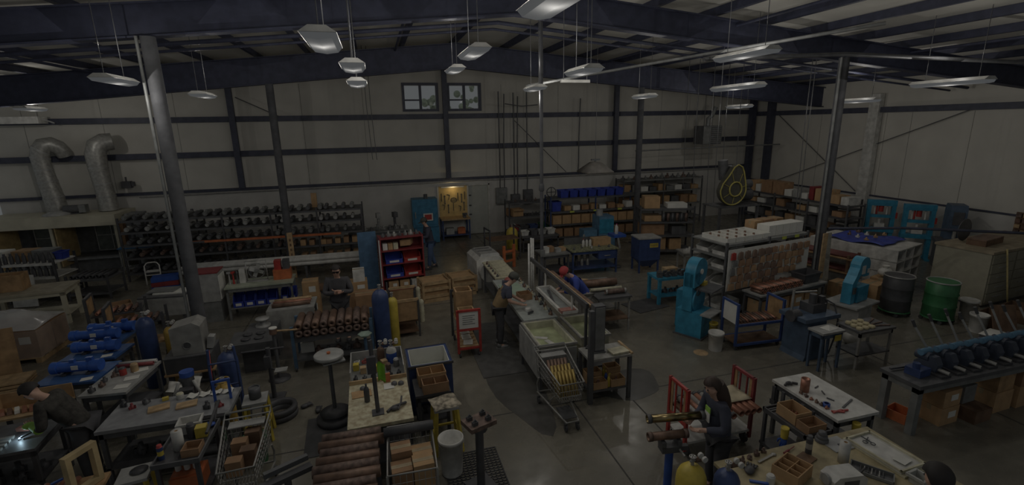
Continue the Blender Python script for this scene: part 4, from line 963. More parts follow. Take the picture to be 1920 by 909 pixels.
# wall board with bars and hooks
wb_ = T('pattern_rack', 'brown wall board of stacked patterns at the right wall', 'board', (WR-.1, 9.72, 1.1), -PI/2)
wb_.bx('board', M_dkwood, 0, .72, -.03, .0, 0, .82)
for i in range(5):
    for j in range(4): wb_.box('pattern_block', (M_bronze, M_rust, M_wood)[(i+j) % 3], (.1+j*.17, -.07, .08+i*.165), (.13, .07, .11), .1*((i+j) % 3-1))
for i in range(6): solo('hook', MB().tube([(0, 0, .1), (0, 0, 0), (0, -.04, -.04), (0, -.07, 0)], .012, 6).box((0, .01, .08), (.03, .02, .08)), M_black, 'black hook on the right wall above the tan cabinet, %s' % nth(i, 6), 'hook', (WR-.08, 8.85-i*.22, 1.5), -PI/2, 'hooks on the right wall')
for i in range(2): solo('clipboard', MB().box((0, 0, 0), (.1, .02, .42)).box((0, -.012, .17), (.06, .012, .04)), (M_dkwood, M_wood)[i], ('dark', 'pale')+() if False else ('dark wooden strip', 'pale wooden strip')[i]+' hanging on the right wall over the cabinet', 'board', (WR-.065, 7.45-i*.22, 1.25), -PI/2)
# crates and bits at the right edge
for i, (px, py, w, d, h, m) in enumerate(((1862, 613, .6, .5, .34, M_dkwood), (1905, 596, .8, .5, .3, M_dkwood), (1870, 650, .6, .45, .26, M_black))):
    g = G(px, py); openbox('open wooden crate of scrap before the tan cabinet, %s' % ('left', 'right back', 'front dark')[i], (g.x, g.y, 0), .2, (w, d, h), m, 'crates before the cabinet', flaps=False)
    for j in range(3): clutter('scrap_part', '%s brown scrap in the %s scrap crate' % (('left', 'middle', 'right')[j], ('left', 'right back', 'front dark')[i]), 'part', (g.x-.2+j*.2, g.y-.04+.04*j, .012), M_rust, 220+i*5+j, .2, 'scrap in the crates')
solo('leaning_board', MB().box((0, 0, .36), (.5, .03, .72), M=Matrix.Rotation(-.3, 4, 'X')), M_dkwood, 'dark board leaning between white bucket and scrap crates', 'board', (12.95, 6.55, .012), -.3)
rr_ = rack('shelf_rack', 'dark rack of castings at the right edge before the tan cabinet', 'rack', (15.2, 6.5), .1, 1.9, .7, (.25, .7, 1.1), 1.2, M_black, M_black, 2)
for lv, z in enumerate((.25, .7, 1.1)):
    for i in range(7): clutter('casting', 'dark casting on the %s shelf of the right edge rack, %s' % (('low', 'middle', 'top')[lv], nth(i, 7)), 'part', Lp(rr_.fr, .2+i*.25, .3, z), (M_rust, M_dkgrey, M_bronze)[(i+lv) % 3], 240+lv*9+i, .26, 'castings on the right edge rack')
solo('blue_cloth', MB().sheet(8, 4, lambda u, v: (u*.5, v*.3-.2, .04+.03*math.sin(9*u)*math.cos(5*v))), M_blue, 'blue rag on the dark right edge rack', 'cloth', Lp(rr_.fr, .75, .15, .93), .1) if False else None
solo('paper_sheet', MB().sheet(6, 4, lambda u, v: (u*.55, v*.4, .06+.05*math.sin(3*u)*math.sin(3*v))), M_paper, 'large white paper sheet over the front dark scrap crate', 'paper', (G(1870, 650).x-.25, G(1870, 650).y-.2, .205), .2)
# ------------------------------------------------------------------ the long wet bench in the middle
M_tank = mat('greenish_tank_water', (196, 206, 150), .25, vary=.2, scale=4)
M_tankw = mat('cream_tank_wall', (206, 202, 170), .5)
def sink(label, x0, x1, y0, y1, z0, h, fill):
    t = T('rinse_tank', label, 'tank', ((x0+x1)/2, (y0+y1)/2, z0)); a, b = (x1-x0)/2, (y1-y0)/2; k = MB()
    k.bx(-a, a, -b, b, 0, .03); k.bx(-a, a, -b, -b+.04, .03, h); k.bx(-a, a, b-.04, b, .03, h); k.bx(-a, -a+.04, -b+.04, b-.04, .03, h); k.bx(a-.04, a, -b+.04, b-.04, .03, h)
    t.p('tank_shell', M_tankw, k)
    r = MB(); r.bx(-a-.03, a+.03, -b-.03, -b+.0, h-.03, h+.01); r.bx(-a-.03, a+.03, b, b+.03, h-.03, h+.01); r.bx(-a-.03, -a, -b, b, h-.03, h+.01); r.bx(a, a+.03, -b, b, h-.03, h+.01)
    t.p('tank_rim', M_galv, r); t.bx('tank_water', M_tank, -a+.04, a-.04, -b+.04, b-.04, .03, h*fill)
    return t
sink('big cream rinse tank at the near end of the long middle bench', 2.55, 3.22, 7.5, 8.62, .38, .52, .72)
sink('second cream tank, on the far side of the pipe rack from the first', 3.42, 3.98, 7.68, 8.7, .38, .5, .7)
sfr = T('tank_stand', 'dark steel stand under the two rinse tanks', 'stand', (2.52, 7.47, 0))
for x in (.03, .7, .92, 1.44):
    for y in (.03, 1.15): sfr.box('leg', M_dkgrey, (x, y, .175), (.05, .05, .35))
sfr.bx('stand_frame', M_dkgrey, 0, 1.48, 0, 1.2, .34, .375)
sfr.bx('side_apron', M_ltgrey, -.02, .0, .0, 1.2, .28, .86); sfr.bx('side_apron', M_ltgrey, .03, .71, -.02, -.0, .3, .84)
for i, (x, y, a) in enumerate(((2.88, 7.9, .3), (2.78, 8.15, 1.1))): solo('paper_sheet', MB().box((0, 0, .002), (.1, .26, .004)), M_white, 'white strip floating in the big rinse tank, %s' % ('near', 'far')[i], 'paper', (x, y, .757), a)
# work top behind the tank
WT = table('wet_bench', 'long grey-topped wet bench in front of the man in the tan vest', 'workbench', (2.62, 8.72), 0, .72, 2.75, .9, mat('pale_grey_bench_top', (176, 184, 178), .35, vary=.15), M_dkgrey, th=.06, shelf=.25)
solo('glass_sheet', MB().box((0, 0, .006), (.5, .9, .012)), mat('green_glass_sheet', (168, 196, 168), .12, vary=.05), 'pale green glass sheet lying on the wet bench', 'sheet', (2.92, 10.6, .9), .03)
openbox('low brown carton on the wet bench beside the man in the vest', (3.0, 9.95, .9), .05, (.3, .26, .14), M_card2, flaps=False)
can('white cup of paste on the wet bench under the hands of the vest man', (2.86, 9.2, .9), .07, .07, M_white, M_white)
solo('spray_gun', MB().bar((0, 0, .03), (.14, 0, .03), .035).bar((.03, 0, .03), (0, 0, .0), .03, .025), M_black, 'small black tool on the wet bench before the white cup', 'tool', (2.8, 9.0, .905), .5)
solo('hard_hat', MB().lathe([(.14, 0), (.14, .01), (.11, .02), (.1, .06), (.06, .1), (.001, .115)], 18), mat('salmon_red', (190, 84, 74), .5), 'salmon red round cap shape on the wet bench behind the vest man', 'hat', (2.98, 11.25, .9))
rr = random.Random(8)
for i in range(16): clutter('pipe_fitting', 'small %s fitting along the bench spine, %s from the tank' % (('tan', 'dark', 'pale')[i % 3], ORD[i]), 'fitting', (3.24+.04*(i % 2), 8.85+i*.155, .9), (M_bronze, M_dkgrey, M_cream)[i % 3], i+300, .12, 'fittings along the bench spine')
# far shelf and white cabinet
FS = table('shelf_bench', 'bench with pale yellow boards beyond the wet bench', 'workbench', (2.72, 11.55), 0, .62, 1.6, .92, M_cream, M_dkgrey, shelf=.3)
for i in range(5): solo('yellow_board', MB().box((0, 0, .02), (.4, .26, .035), top=(.95, .95)), M_cream, 'pale yellow board on the far bench, %s from the near end' % ORD[i], 'board', (3.08, 11.75+i*.3, .92), .06*(i % 3-1), 'yellow boards on the far bench')
for i in range(6): clutter('pipe_fitting', 'dark fitting at the left edge of the far bench, %s' % ORD[i], 'fitting', (2.8, 11.66+i*.24, .92), (M_black, M_rust)[i % 2], i+330, .1, 'fittings on the far bench')
t = T('white_machine', 'large white rounded machine at the far end of the middle bench', 'machine', (3.0, 14.08, 0), .08)
t.p('machine_body', M_white, MB().prism([(-.42, 0), (.42, 0), (.42, .82), (.3, .95), (-.3, .95), (-.42, .85)], -.55, .55, 'y'))
t.p('machine_top', M_ltgrey, MB().box((.02, .0, .985), (.62, .96, .07), top=(.85, .9))); t.bx('slot', M_black, -.25, .2, -.1, -.05, 1.02, 1.03); t.bx('slot', M_black, -.25, .2, .2, .25, 1.02, 1.03)
t.rod('drum_front', M_white, (-.1, -.82, .55), (-.1, -.55, .55), .3, n=24); t.bx('drum_foot', M_ltgrey, -.3, .1, -.8, -.56, 0, .3)
# thin pole and pipe rack above the bench
t = T('centre_pole', 'thin grey pole rising from the middle bench to the roof', 'pole', (3.72, 10.8, 0))
t.rod('pole_tube', M_col, (0, 0, .02), (0, 0, roofz(3.5)-.28), .042, n=12); t.p('pole_foot', M_col, MB().box((0, 0, .01), (.2, .2, .02))); t.p('coupling', M_col, MB().lathe([(.05, 3.2), (.065, 3.22), (.065, 3.36), (.05, 3.38)], 12)); t.box('switch_box', M_grey, (0, -.07, 1.7), (.1, .06, .16))
for i, (x, y, h) in enumerate(((3.45, 11.0, 1.9), (3.56, 11.15, 2.0), (3.66, 11.3, 1.95))): pipe_piece('white_pipe', 'white upright pipe behind the trough, %s' % nth(i, 3), 'pipe', (x, y, .01), (x, y, h), .022, M_white, 'white pipes behind the trough', bore=.7)
t = T('trough_rack', 'white framed glass trough on posts under a long dark rail above the bench', 'rack', (3.26, 7.4, 0))
for y, h in ((.02, 1.62), (2.6, 1.62)): t.box('post', M_black, (.12, y, h/2), (.045, .045, h))
t.p('top_rail', M_black, MB().bar((.12, -.04, 1.62), (.12, 3.2, 1.62), .05, .09)); t.p('copper_rail', M_bronze, MB().bar((.34, .15, 1.5), (.34, 2.5, 1.5), .14, .03)); t.p('pale_rail', M_wood, MB().bar((.25, .1, 1.56), (.25, 2.5, 1.56), .03, .03))
tr = MB(); tr.bar((-.1, .6, 1.28), (-.1, 2.1, 1.28), .05, .06); tr.bar((.2, .6, 1.28), (.2, 2.1, 1.28), .05, .06); tr.bar((-.1, .6, 1.28), (.2, .6, 1.28), .05, .06); tr.bar((-.1, 2.1, 1.28), (.2, 2.1, 1.28), .05, .06)
t.p('trough_frame', M_white, tr); t.bx('trough_glass', mat('dusty_grey_glass', (150, 156, 154), .2), -.12, .14, .62, 2.08, 1.25, 1.27)
for y in (.62, 2.12): t.box('trough_leg', M_white, (.1, y, 1.42), (.03, .03, .34))
k = MB(); k.bar((-.12, 1.0, 1.285), (.1, 1.9, 1.285), .05, .01); k.bar((.05, .8, 1.285), (-.08, 1.5, 1.285), .04, .01); t.p('black_blade', M_black, MB().bar((-.1, 1.0, 1.285), (.08, 1.9, 1.285), .05, .012))
t.p('pink_cloth', mat('pink_rubber', (176, 110, 96), .7), MB().box((.02, .66, 1.3), (.3, .16, .05)))
t = T('control_panel', 'grey upright electrical panel on the near post of the bench', 'electrical box', (3.5, 7.18, .84))
t.bx('panel_box', M_dkgrey, -.1, .1, -.08, .08, .02, .86); t.bx('panel_cover', M_grey, -.085, .085, -.092, -.08, .05, .83); t.box('panel_foot', M_dkgrey, (0, 0, .01), (.22, .22, .02))
for i in range(6): clutter('valve', 'dark valve on the second tank rim, %s from the near end' % ORD[i], 'valve', (3.32, 7.8+i*.14, .376), (M_black, M_bronze, M_steel)[i % 3], i+350, .14, 'valves between the tanks')
# ------------------------------------------------------------------ shelf table at the near end
ST2 = T('shelf_table', 'grey steel table with a tall corner post and low shelf, right of the shopping cart', 'table', (3.22, 6.88, 0), -.0)
ST2.bx('tabletop', M_galv, 0, .8, 0, .5, .8, .84); ST2.bx('edge_strip', M_wood, .78, .82, 0, .5, .84, .87)
ST2.box('tall_post', M_dkgrey, (.03, .03, .86), (.08, .08, 1.72))
for x, y in ((.77, .03), (.03, .47), (.77, .47)): ST2.box('leg', M_dkgrey, (x, y, .4), (.06, .06, .8))
ST2.bx('lower_shelf', M_dkgrey, 0.02, .78, 0.02, .48, .2, .24)
s2 = (Vector((3.22, 6.88, 0)), 0, 1)
for i, (x, y, w, d, h) in enumerate(((.23, .13, .27, .2, .13), (.57, .13, .27, .2, .14), (.22, .37, .3, .2, .2), (.6, .37, .26, .2, .24))):
    openbox('small open carton on the low shelf of the tall-post table, %s' % ('front left', 'front right', 'back left', 'back right')[i], Lp(s2, x, y, .24), 0, (w, d, h), M_card, flaps=False)
    clutter('machine_part', 'tan part in the %s carton under the tall-post table' % ('front left', 'front right', 'back left', 'back right')[i], 'part', Lp(s2, x, y, .254), M_bronze, 360+i, .15)
for i, (x, y, m) in enumerate(((.405, .08, M_yellow), (.405, .19, M_blue), (.43, .33, M_yellow))): bottle('%s spray bottle on the low shelf of the tall-post table' % ('front yellow', 'blue', 'back yellow')[i], Lp(s2, x, y, .24), (.026), .24, m, M_yellow, spray=True)
for i in range(4): clutter('machine_part', 'dark part on top of the tall-post table, %s' % nth(i, 4), 'part', Lp(s2, .15+i*.1, .44, .84), (M_black, M_dkgrey)[i % 2], 370+i, .1, 'parts on the tall-post table')
solo('cream_tray', MB().box((0, 0, .02), (.3, .2, .04), top=(1.1, 1.1)), M_cream, 'cream tray at the back of the tall-post table', 'tray', Lp(s2, .6, .14, .84), .1)
pipe_piece('black_hose', 'black hose curled behind the shopping cart', 'hose', (3.1, 6.4, .03), (3.2, 6.8, .03), .02, M_black) if False else None
# ------------------------------------------------------------------ shopping cart
def shopping_cart(label, loc, rz, load):
    """the handle end is at y = 1.1, the nose at y = 0; x from -0.27 to 0.27"""
    t = T('shopping_cart', label, 'cart', loc, rz)
    W0, W1 = .2, .28; ZT0, ZT1, ZB0, ZB1 = .82, .96, .48, .52
    def P(s, v, y): # s -1..1 across, v 0 bottom 1 top, y 0..1 along
        w = (W0+(W1-W0)*y)*(.86+.14*v); zt = ZT0+(ZT1-ZT0)*y; zb = ZB0+(ZB1-ZB0)*y
        return (s*w, .05+.95*y+(.06*(1-v) if y == 0 else 0), zb+(zt-zb)*v)
    rim = [P(-1, 1, 0), P(1, 1, 0), P(1, 1, 1), P(-1, 1, 1)]
    t.p('basket_rim', M_steel, MB().tube(rim, .013, 7, closed=True))
    def wires(n1, fn, name):
        k = MB()
        for a, b in fn: k.rod(a, b, .0045, n=5, caps=False)
        t.p(name, M_steel, k)
    for s in (-1, 1):
        wires(0, [(P(s, v, 0), P(s, v, 1)) for v in (0, .25, .5, .75)]+[(P(s, 0, y/12), P(s, 1, y/12)) for y in range(13)], 'side_grid')
    wires(0, [(P(-1, v, 0), P(1, v, 0)) for v in (0, .3, .6)]+[(P(s/5-1, 0, 0), P(s/5-1, 1, 0)) for s in range(11)], 'nose_grid')
    wires(0, [(P(-1, v, 1), P(1, v, 1)) for v in (0, .5)]+[(P(s/5-1, 0, 1), P(s/5-1, 1, 1)) for s in range(11)], 'rear_grid')
    wires(0, [(P(s/5-1, 0, 0), P(s/5-1, 0, 1)) for s in range(11)]+[(P(-1, 0, y/6), P(1, 0, y/6)) for y in range(7)], 'floor_grid')
    t.p('handle', M_grey, MB().tube([(-.28, 1.0, .95), (-.28, 1.1, 1.0), (.28, 1.1, 1.0), (.28, 1.0, .95)], .015, 7))
    t.p('child_seat', M_ltgrey, MB().box((0, .93, .9), (.44, .16, .015)))
    # chassis: a tapered loop with uprights and four wheels
    t.p('chassis', M_steel, MB().tube([(-.1, .02, .17), (.1, .02, .17), (.26, .98, .2), (-.26, .98, .2)], .016, 7, closed=True))
    for s in (-1, 1): t.p('upright', M_steel, MB().tube([(s*.25, .95, .2), (s*.26, 1.0, .35), (s*.26, .9, .52)], .014, 7)); t.p('upright', M_steel, MB().tube([(s*.18, .55, .185), (s*.2, .5, .3), (s*.2, .3, .5)], .012, 7))
    t.bx('lower_tray', M_dkgrey, -.12, .12, .1, .45, .18, .19)
    for x, y in ((-.1, .05), (.1, .05), (-.25, .95), (.25, .95)): caster(t, x, y, .06)
    return t
SC = shopping_cart('shopping cart holding upright yellow-brown tubes before the rinse tank', (2.66, 6.25, 0), .0, 0)
M_brass = mat('brassy_yellow', (190, 156, 66), .4, .5)
for j in range(3):
    for i in range(6): pipe_piece('brass_tube', 'brassy tube slanting in the shopping cart by the tank, %s row %s' % (('front', 'middle', 'back')[j], nth(i, 6)), 'tube', (2.66-.15+i*.06, 6.42+.17*j, .525), (2.66-.15+i*.06, 6.66+.17*j, .86+.02*j), .025, M_brass if j < 2 else M_bronze, 'tubes in the shopping cart')
# ------------------------------------------------------------------ red cart with wooden boxes
t = T('platform_cart', 'red ended cart of plank decks carrying wooden boxes, left of the vest man', 'cart', (1.36, 9.28, 0), -.02)
c0 = (Vector((1.36, 9.28, 0)), -.02, 1)
for y, m, h in ((.0, M_red, 1.06), (.95, M_black, 1.2)):
    for x in (.0, .46): t.box('post', m, (x, y, .1+(h-.1)/2), (.05, .045, h-.1))
    t.box('end_rail', m, (.23, y, h-.02), (.46, .045, .045)); t.box('end_rail', m, (.23, y, .62), (.46, .04, .04)); t.box('end_rail', m, (.23, y, .2), (.46, .04, .04))
t.bx('notice_panel', M_paper, .03, .43, -.008, .008, .65, 1.02)
k = MB()
for i in range(5): k.bx(.1, .36-.05*(i % 2), -.0105, -.0085, .74+i*.045, .755+i*.045)
t.p('printed_lines', M_grey, k)
for z in (.2, .62): t.bx('plank_deck', M_wood, .03, .43, .03, .92, z, z+.03)
k = MB()
for i in range(5): k.bx(.05, .41, .1+i*.17, .12+i*.17, .23, .242)
t.p('deck_slats', M_ply, k)
for x in (.03, .43):
    for y in (.03, .92): caster(t, x, y, .05)
openbox('wooden box standing on the red ended cart, nearer', Lp(c0, .23, .3, .65), 0, (.34, .36, .3), M_wood, flaps=False, name='wooden_box', th=.03)
openbox('taller wooden box on the red ended cart, at its black end', Lp(c0, .23, .72, .65), 0, (.36, .36, .62), M_ply, flaps=False, name='wooden_box', th=.03)
for i in range(3): solo('paper_sheet', MB().box((0, 0, .002), (.2, .25, .004)), M_paper, 'white paper on the lower plank deck of the red cart, %s' % ORD[i], 'paper', Lp(c0, .23, .2+.28*i, .245), .2*i-.2)
# crates behind
def crate(label, x, y, rz, w, d, h, slat=True):
    t = T('wooden_crate', label, 'crate', (x, y, 0), rz)
    t.bx('pallet_base', M_wood, -w/2, w/2, -d/2, d/2, 0, .1)
    k = MB()
    for z in (.12, .12+(h-.2)*.5, h-.1): k.bx(-w/2, w/2, -d/2, -d/2+.02, z, z+.09); k.bx(-w/2, w/2, d/2-.02, d/2, z, z+.09); k.bx(-w/2, -w/2+.02, -d/2, d/2, z, z+.09); k.bx(w/2-.02, w/2, -d/2, d/2, z, z+.09)
    for sx in (-1, 1):
        for sy in (-1, 1): k.bx(sx*w/2-.03, sx*w/2+.03, sy*d/2-.03, sy*d/2+.03, .1, h)
    t.p('crate_slats', M_wood, k)
    t.bx('carton_load', M_card, -w/2+.05, w/2-.05, -d/2+.05, d/2-.05, .103, h*.93)
    return t
crate('low wooden crate with cartons, left of two behind the red cart', 1.3, 13.1, .15, .75, .6, .6)
crate('low wooden crate with cartons, right of two behind the red cart', 2.12, 13.32, .15, .7, .6, .58)
# ------------------------------------------------------------------ tables with rolls, right of the middle bench
MT = table('side_table', 'steel table with rolls, near one of two right of the red cap man', 'table', (4.62, 9.5), -.03, .85, .62, .85, M_dkgrey, M_steel, shelf=.3, lw=.04, shelf_mat=M_dkwood)
MT2 = table('side_table', 'steel table with white papers, far one of two right of the red cap man', 'table', (4.55, 10.2), -.03, .95, .75, .85, M_grey, M_steel, shelf=.3, lw=.04)
pipe_piece('brown_roll', 'thick brown roll lying across the far steel table', 'roll', (4.56, 10.3, .96), (5.44, 10.24, .96), .095, M_bronze, bore=.6)
pipe_piece('cream_tube', 'long pale tube along the back of the near steel table', 'tube', (4.64, 9.98, .9), (5.44, 9.95, .9), .04, M_cream, bore=.6)
pipe_piece('dark_cylinder', 'dark hydraulic cylinder with bright ends on the near steel table', 'cylinder', (4.9, 9.72, .915), (5.42, 9.7, .915), .055, M_rust, ends=M_steel)
pipe_piece('tan_roll', 'short tan roll of tape standing by the papers on the far steel table', 'roll', (4.64, 10.6, .93), (4.82, 10.52, .93), .07, M_wood, bore=.4)
solo('paper_sheet', MB().box((0, 0, .006), (.34, .26, .01)), M_paper, 'white papers on the far steel table', 'paper', (5.15, 10.68, .85), .1)
solo('white_tray', MB().box((0, 0, .012), (.3, .14, .024)), M_cream, 'cream tray by the tan roll on the far steel table', 'tray', (4.8, 10.83, .85), .0)
solo('floor_mat', MB().box((0, 0, .007), (.9, 2.6, .012)), mat('dark_anti_fatigue_mat', (74, 73, 71), .7), 'long dark floor mat under the vest man', 'mat', (2.12, 9.6, 0))
# red shelf cabinet with bins, and blue panel
t = T('bin_cabinet', 'dark red open shelf of blue and red bins, before the back man', 'cabinet', (-.06, 13.75, 0), .12)
c0 = (Vector((-.06, 13.75, 0)), .12, 1)
for x in (0, 1.2): t.bx('side_panel', M_dkred, x-.02, x+.02, 0, .5, .08, 1.7)
for z in (.12, .5, .92, 1.32, 1.68): t.bx('shelf', M_dkred, 0.02, 1.18, 0, .5, z-.03, z)
t.bx('back_panel', M_dkred, .02, 1.18, .48, .5, .1, 1.68)
t.bx('white_edge', M_white, -.05, -.02, -.02, .03, .3, 1.65)
for x in (.03, 1.17):
    for y in (.05, .45): caster(t, x, y, .04)
for r, z in enumerate((.5, .92)):
    for c in range(2): bin_('%s bin in the dark red cabinet, %s shelf' % (('blue', 'red')[c], ('lower', 'upper')[r]), Lp(c0, .36+c*.52, .24, z), .12, .48, .4, .25, (M_binblue, M_red)[c], 'bins in the red cabinet')
for i in range(3): solo('wood_template', MB().box((0, 0, .153), (.3, .04, .17), M=Matrix.Rotation(.0, 4, 'Y') @ Matrix.Translation((0, 0, .0)) @ Matrix.Rotation(.0, 4, 'Y')), (M_ply, M_wood, M_card)[i], 'leaning tan wooden template on the red cabinet upper shelf, %s' % ORD[i], 'board', Lp(c0, .72+.06*i, .14+.12*i, 1.32), .12)
for i in range(3): carton('small box at the left of the red cabinet upper shelf, %s' % nth(i, 3), Lp(c0, .14+i*.15, .2, 1.32), .12, (.13, .2, .18), (M_paper, M_card, M_cream)[i], tape=False)
for i in range(7): clutter('machine_part', 'grey part on top of the red cabinet, %s' % nth(i, 7), 'part', Lp(c0, .12+i*.16, .25, 1.68), (M_dkgrey, M_grey, M_steel)[i % 3], 400+i, .2, 'parts on the red cabinet')
for i in range(3): carton('white-labelled box on the lowest shelf of the red cabinet, %s' % nth(i, 3), Lp(c0, .3+i*.32, .22, .12), .12, (.28, .3, .26), (M_card, M_card, M_white)[i], paper=True)
solo('steel_sheet', MB().box((0, 0, .9), (.52, .03, 1.74), M=Matrix.Rotation(-.05, 4, 'X')), mat('steel_blue_panel', (62, 110, 156), .5), 'tall steel blue panel leaning left of the red cabinet', 'panel', (-.42, 14.3, .02), .1)
# tool bench behind the red cabinet with machines
TB = table('machine_bench', 'grey bench of small machines against the wall left of the blue cabinet', 'workbench', (-1.2, 18.6), 0, 2.2, .9, .9, M_grey, M_dkgrey, shelf=.3)
for i in range(9): clutter('small_machine', 'grey machine part on the wall bench left of the blue cabinet, %s' % nth(i, 9), 'part', Lp(TB.fr, .15+i*.23, .25+.05*(i % 3), .9), (M_dkgrey, M_grey, M_ltgrey)[i % 3], 420+i, .27, 'machine parts on the wall bench')
for i in range(3): solo('upright_tool', MB().rod((0, 0, 0), (0, 0, .5), .05).box((0, -.05, .5), (.16, .22, .2)).box((0, 0, .02), (.24, .3, .04)), M_ltgrey if i % 2 else M_dkgrey, 'upright drill head on the wall bench left of the blue cabinet, %s' % nth(i, 3), 'drill', Lp(TB.fr, .5+i*.62, .68, .9), .2*i)
# boxes piled behind the person in sunglasses
BB = table('box_bench', 'dark low bench heaped with cartons behind the man in sunglasses', 'bench', (-2.0, 13.4), .02, 1.3, .6, .5, M_dkwood, M_black)
for i, (x, y, z, w, d, h, m) in enumerate(((-1.9, 12.95, 0, .45, .45, .5, M_card), (-1.88, 12.95, .5, .38, .4, .42, M_card), (-.75, 13.1, 0, .5, .4, .45, M_card2), (-.7, 13.1, .45, .45, .4, .3, M_card), (-.68, 13.1, .75, .3, .36, .3, M_white), (-.42, 12.45, 0, .72, .45, .6, M_card2))):
    carton('brown carton behind the man in sunglasses, %s' % ('lower left', 'upper left', 'lowest by the blue panel', 'second up by the blue panel', 'white one topmost by the blue panel', 'wide one right of him')[i], (x, y, z if z == 0 else z+.003*(1+(i > 3))), .05, (w, d, h), m, 'cartons behind the sunglasses man', paper=i in (0, 1, 3))
# two wooden framed carts right of blue cylinder
for i, (x, y) in enumerate(((.35, 10.95), (.35, 11.9))):
    t = T('frame_cart', 'small dark cart with tan panel and ring stacks, %s one by the tall blue cylinder' % ('near', 'far')[i], 'cart', (x, y, 0), .06)
    t.bx('tan_panel', M_ply, -.28, .28, -.3, -.27, .42, .85)
    for sx in (-.31, .31):
        for sy in (-.3, .3): t.box('post', M_black, (sx, sy, .45), (.04, .04, .9))
    t.bx('deck', M_dkwood, -.29, .29, -.26, .3, .36, .4); t.bx('deck', M_dkwood, -.29, .29, -.26, .3, .1, .14); t.bx('top_rail', M_wood, -.32, .32, -.32, -.28, .88, .94)
    for s in (-1, 1):
        k = MB()
        for j in range(6): k.tube([(s*.4, -.2, .34+j*.1)]+[(s*.4+.045*math.cos(a), -.2+.045*math.sin(a), .34+j*.1) for a in (2*PI*q/8 for q in range(8))], .014, 5)
        t.p('ring_stack', M_cream, MB().lathe([(.05, .3), (.06, .33), (.05, .36), (.06, .4), (.05, .44), (.06, .48), (.05, .52), (.06, .56), (.05, .6), (.06, .64), (.05, .68), (.06, .72), (.05, .76), (.06, .8), (.03, .85)], 12, M=Matrix.Translation((s*.4, -.2, 0))))
# ------------------------------------------------------------------ red cart of copper tubes
t = T('tube_cart', 'red ended cart loaded with bright copper tubes before the woman', 'cart', (3.98, 5.25, 0))
for x, m in ((0, M_red), (1.12, M_dkred)):
    for y in (0, .42): t.box('post', m, (x, y, .58), (.045, .045, .98))
    for z in (1.05, .5): t.box('end_rail', m, (x, .21, z), (.04, .42, .04))
    for y in (.14, .28): t.box('end_bar', m, (x, y, .78), (.02, .02, .52))
    for y in (.06, .37): t.box('wood_strip', M_ply, (x, y, .78), (.015, .05, .5))
t.bx('upper_deck', M_dkwood, .03, 1.09, .01, .41, .6, .64); t.bx('lower_deck', M_white, .03, 1.14, -.02, .44, .2, .235)
for x in (.06, 1.06):
    for y in (.04, .38): caster(t, x, y, .08)
for i in range(6): pipe_piece('chrome_tube', 'bright chrome and copper tube on the red cart, %s' % nth(i, 6), 'tube', (4.1+i*.095, 5.0, .693), (4.12+i*.095, 5.68, .693), .042, M_copper if i % 2 else M_steel, 'tubes on the left of the red cart', ends=M_black)
for i in range(4): pipe_piece('copper_tube', 'wide copper tube at the right of the red cart, %s' % nth(i, 4), 'tube', (4.72+i*.1, 5.02, .693), (4.73+i*.1, 5.66, .693), .045, M_copper, 'copper tubes at the right of the red cart')
solo('cream_cloth', MB().sheet(8, 8, lambda u, v: (-.18+u*.36, -.2+v*.4, .02+.012*math.sin(9*u)*math.sin(7*v))), mat('cream_cloth', (206, 190, 150), .9), 'cream cloth draped over the copper tubes of the red cart', 'cloth', (4.88, 5.42, .741), .0)
# vise stand
t = T('vise_stand', 'blue post stand with a pipe vise at the left of the woman', 'stand', (3.2, 4.5, 0), -.15)
t.rod('post', M_blue, (0, 0, .02), (0, 0, .82), .05, n=14); t.p('foot', M_blue, MB().lathe([(.24, 0), (.24, .02), (.06, .05)], 18)); t.p('vise_body', M_dkgrey, MB().box((0, 0, .86), (.24, .14, .08)).box((-.1, 0, .93), (.05, .14, .08)).box((.1, 0, .93), (.05, .14, .08)).box((.18, .0, .84), (.1, .06, .06))); t.rod('vise_screw', M_steel, (.1, -.2, .86), (.1, .06, .86), .014)
pipe_piece('bronze_cylinder', 'dull bronze cylinder lying in the pipe vise', 'cylinder', (2.92, 4.545, 1.022), (3.42, 4.475, 1.022), .052, M_bronze, ends=M_rust)
pipe_piece('chrome_tube', 'long polished chrome tube held level by the woman', 'tube', (2.98, 4.68, 1.17), (3.7, 4.55, 1.17), .05, mat('polished_brassy_chrome', (196, 168, 104), .22, .9, vary=.4, scale=4), ends=M_dkgrey)
# gas cylinders in front
gas_cylinder('yellow gas cylinder at the bottom edge beside a blue one', (2.98, 3.78, 0), .16, 1.2, M_yellow, gauge=True)
gas_cylinder('dark blue gas cylinder at the bottom edge beside the yellow one', (3.3, 3.62, 0), .135, 1.18, M_navy, gauge=True)
# ------------------------------------------------------------------ wooden table
FT = table('wood_table', 'wide pale wooden worktable at the bottom edge of the view', 'table', (3.5, 2.95), 0, 2.3, 1.12, .9, mat('worn_tan_tabletop', (196, 176, 124), .6, vary=.25, scale=5), M_dkgrey, shelf=.3)
def on(px, py, z=.9, dz=0):
    g = G(px, py, z); return (g.x, g.y, z+dz)
openbox('brown divided carton of empty cells on the wooden table', on(1483, 893), .35, (.34, .28, .15), M_card, flaps=False, cells=(3, 2))
paper_roll('white paper towel roll standing on the wooden table', on(1580, 866), .055, .26)
t = T('label_machine', 'white and grey box machine with a window on the wooden table', 'machine', on(1580, 905), -.12)
t.p('machine_body', M_white, MB().prism([(-.2, 0), (.2, 0), (.2, .1), (.14, .15), (-.14, .15), (-.2, .1)], -.1, .1, 'y')); t.bx('window', M_dkgrey, -.08, .1, -.103, -.1, .03, .1); t.p('end_roll', M_ltgrey, MB().rod((-.23, 0, .08), (-.2, 0, .08), .06, n=14)); t.rod('crank', M_black, (.2, .0, .1), (.25, .0, .15), .012)
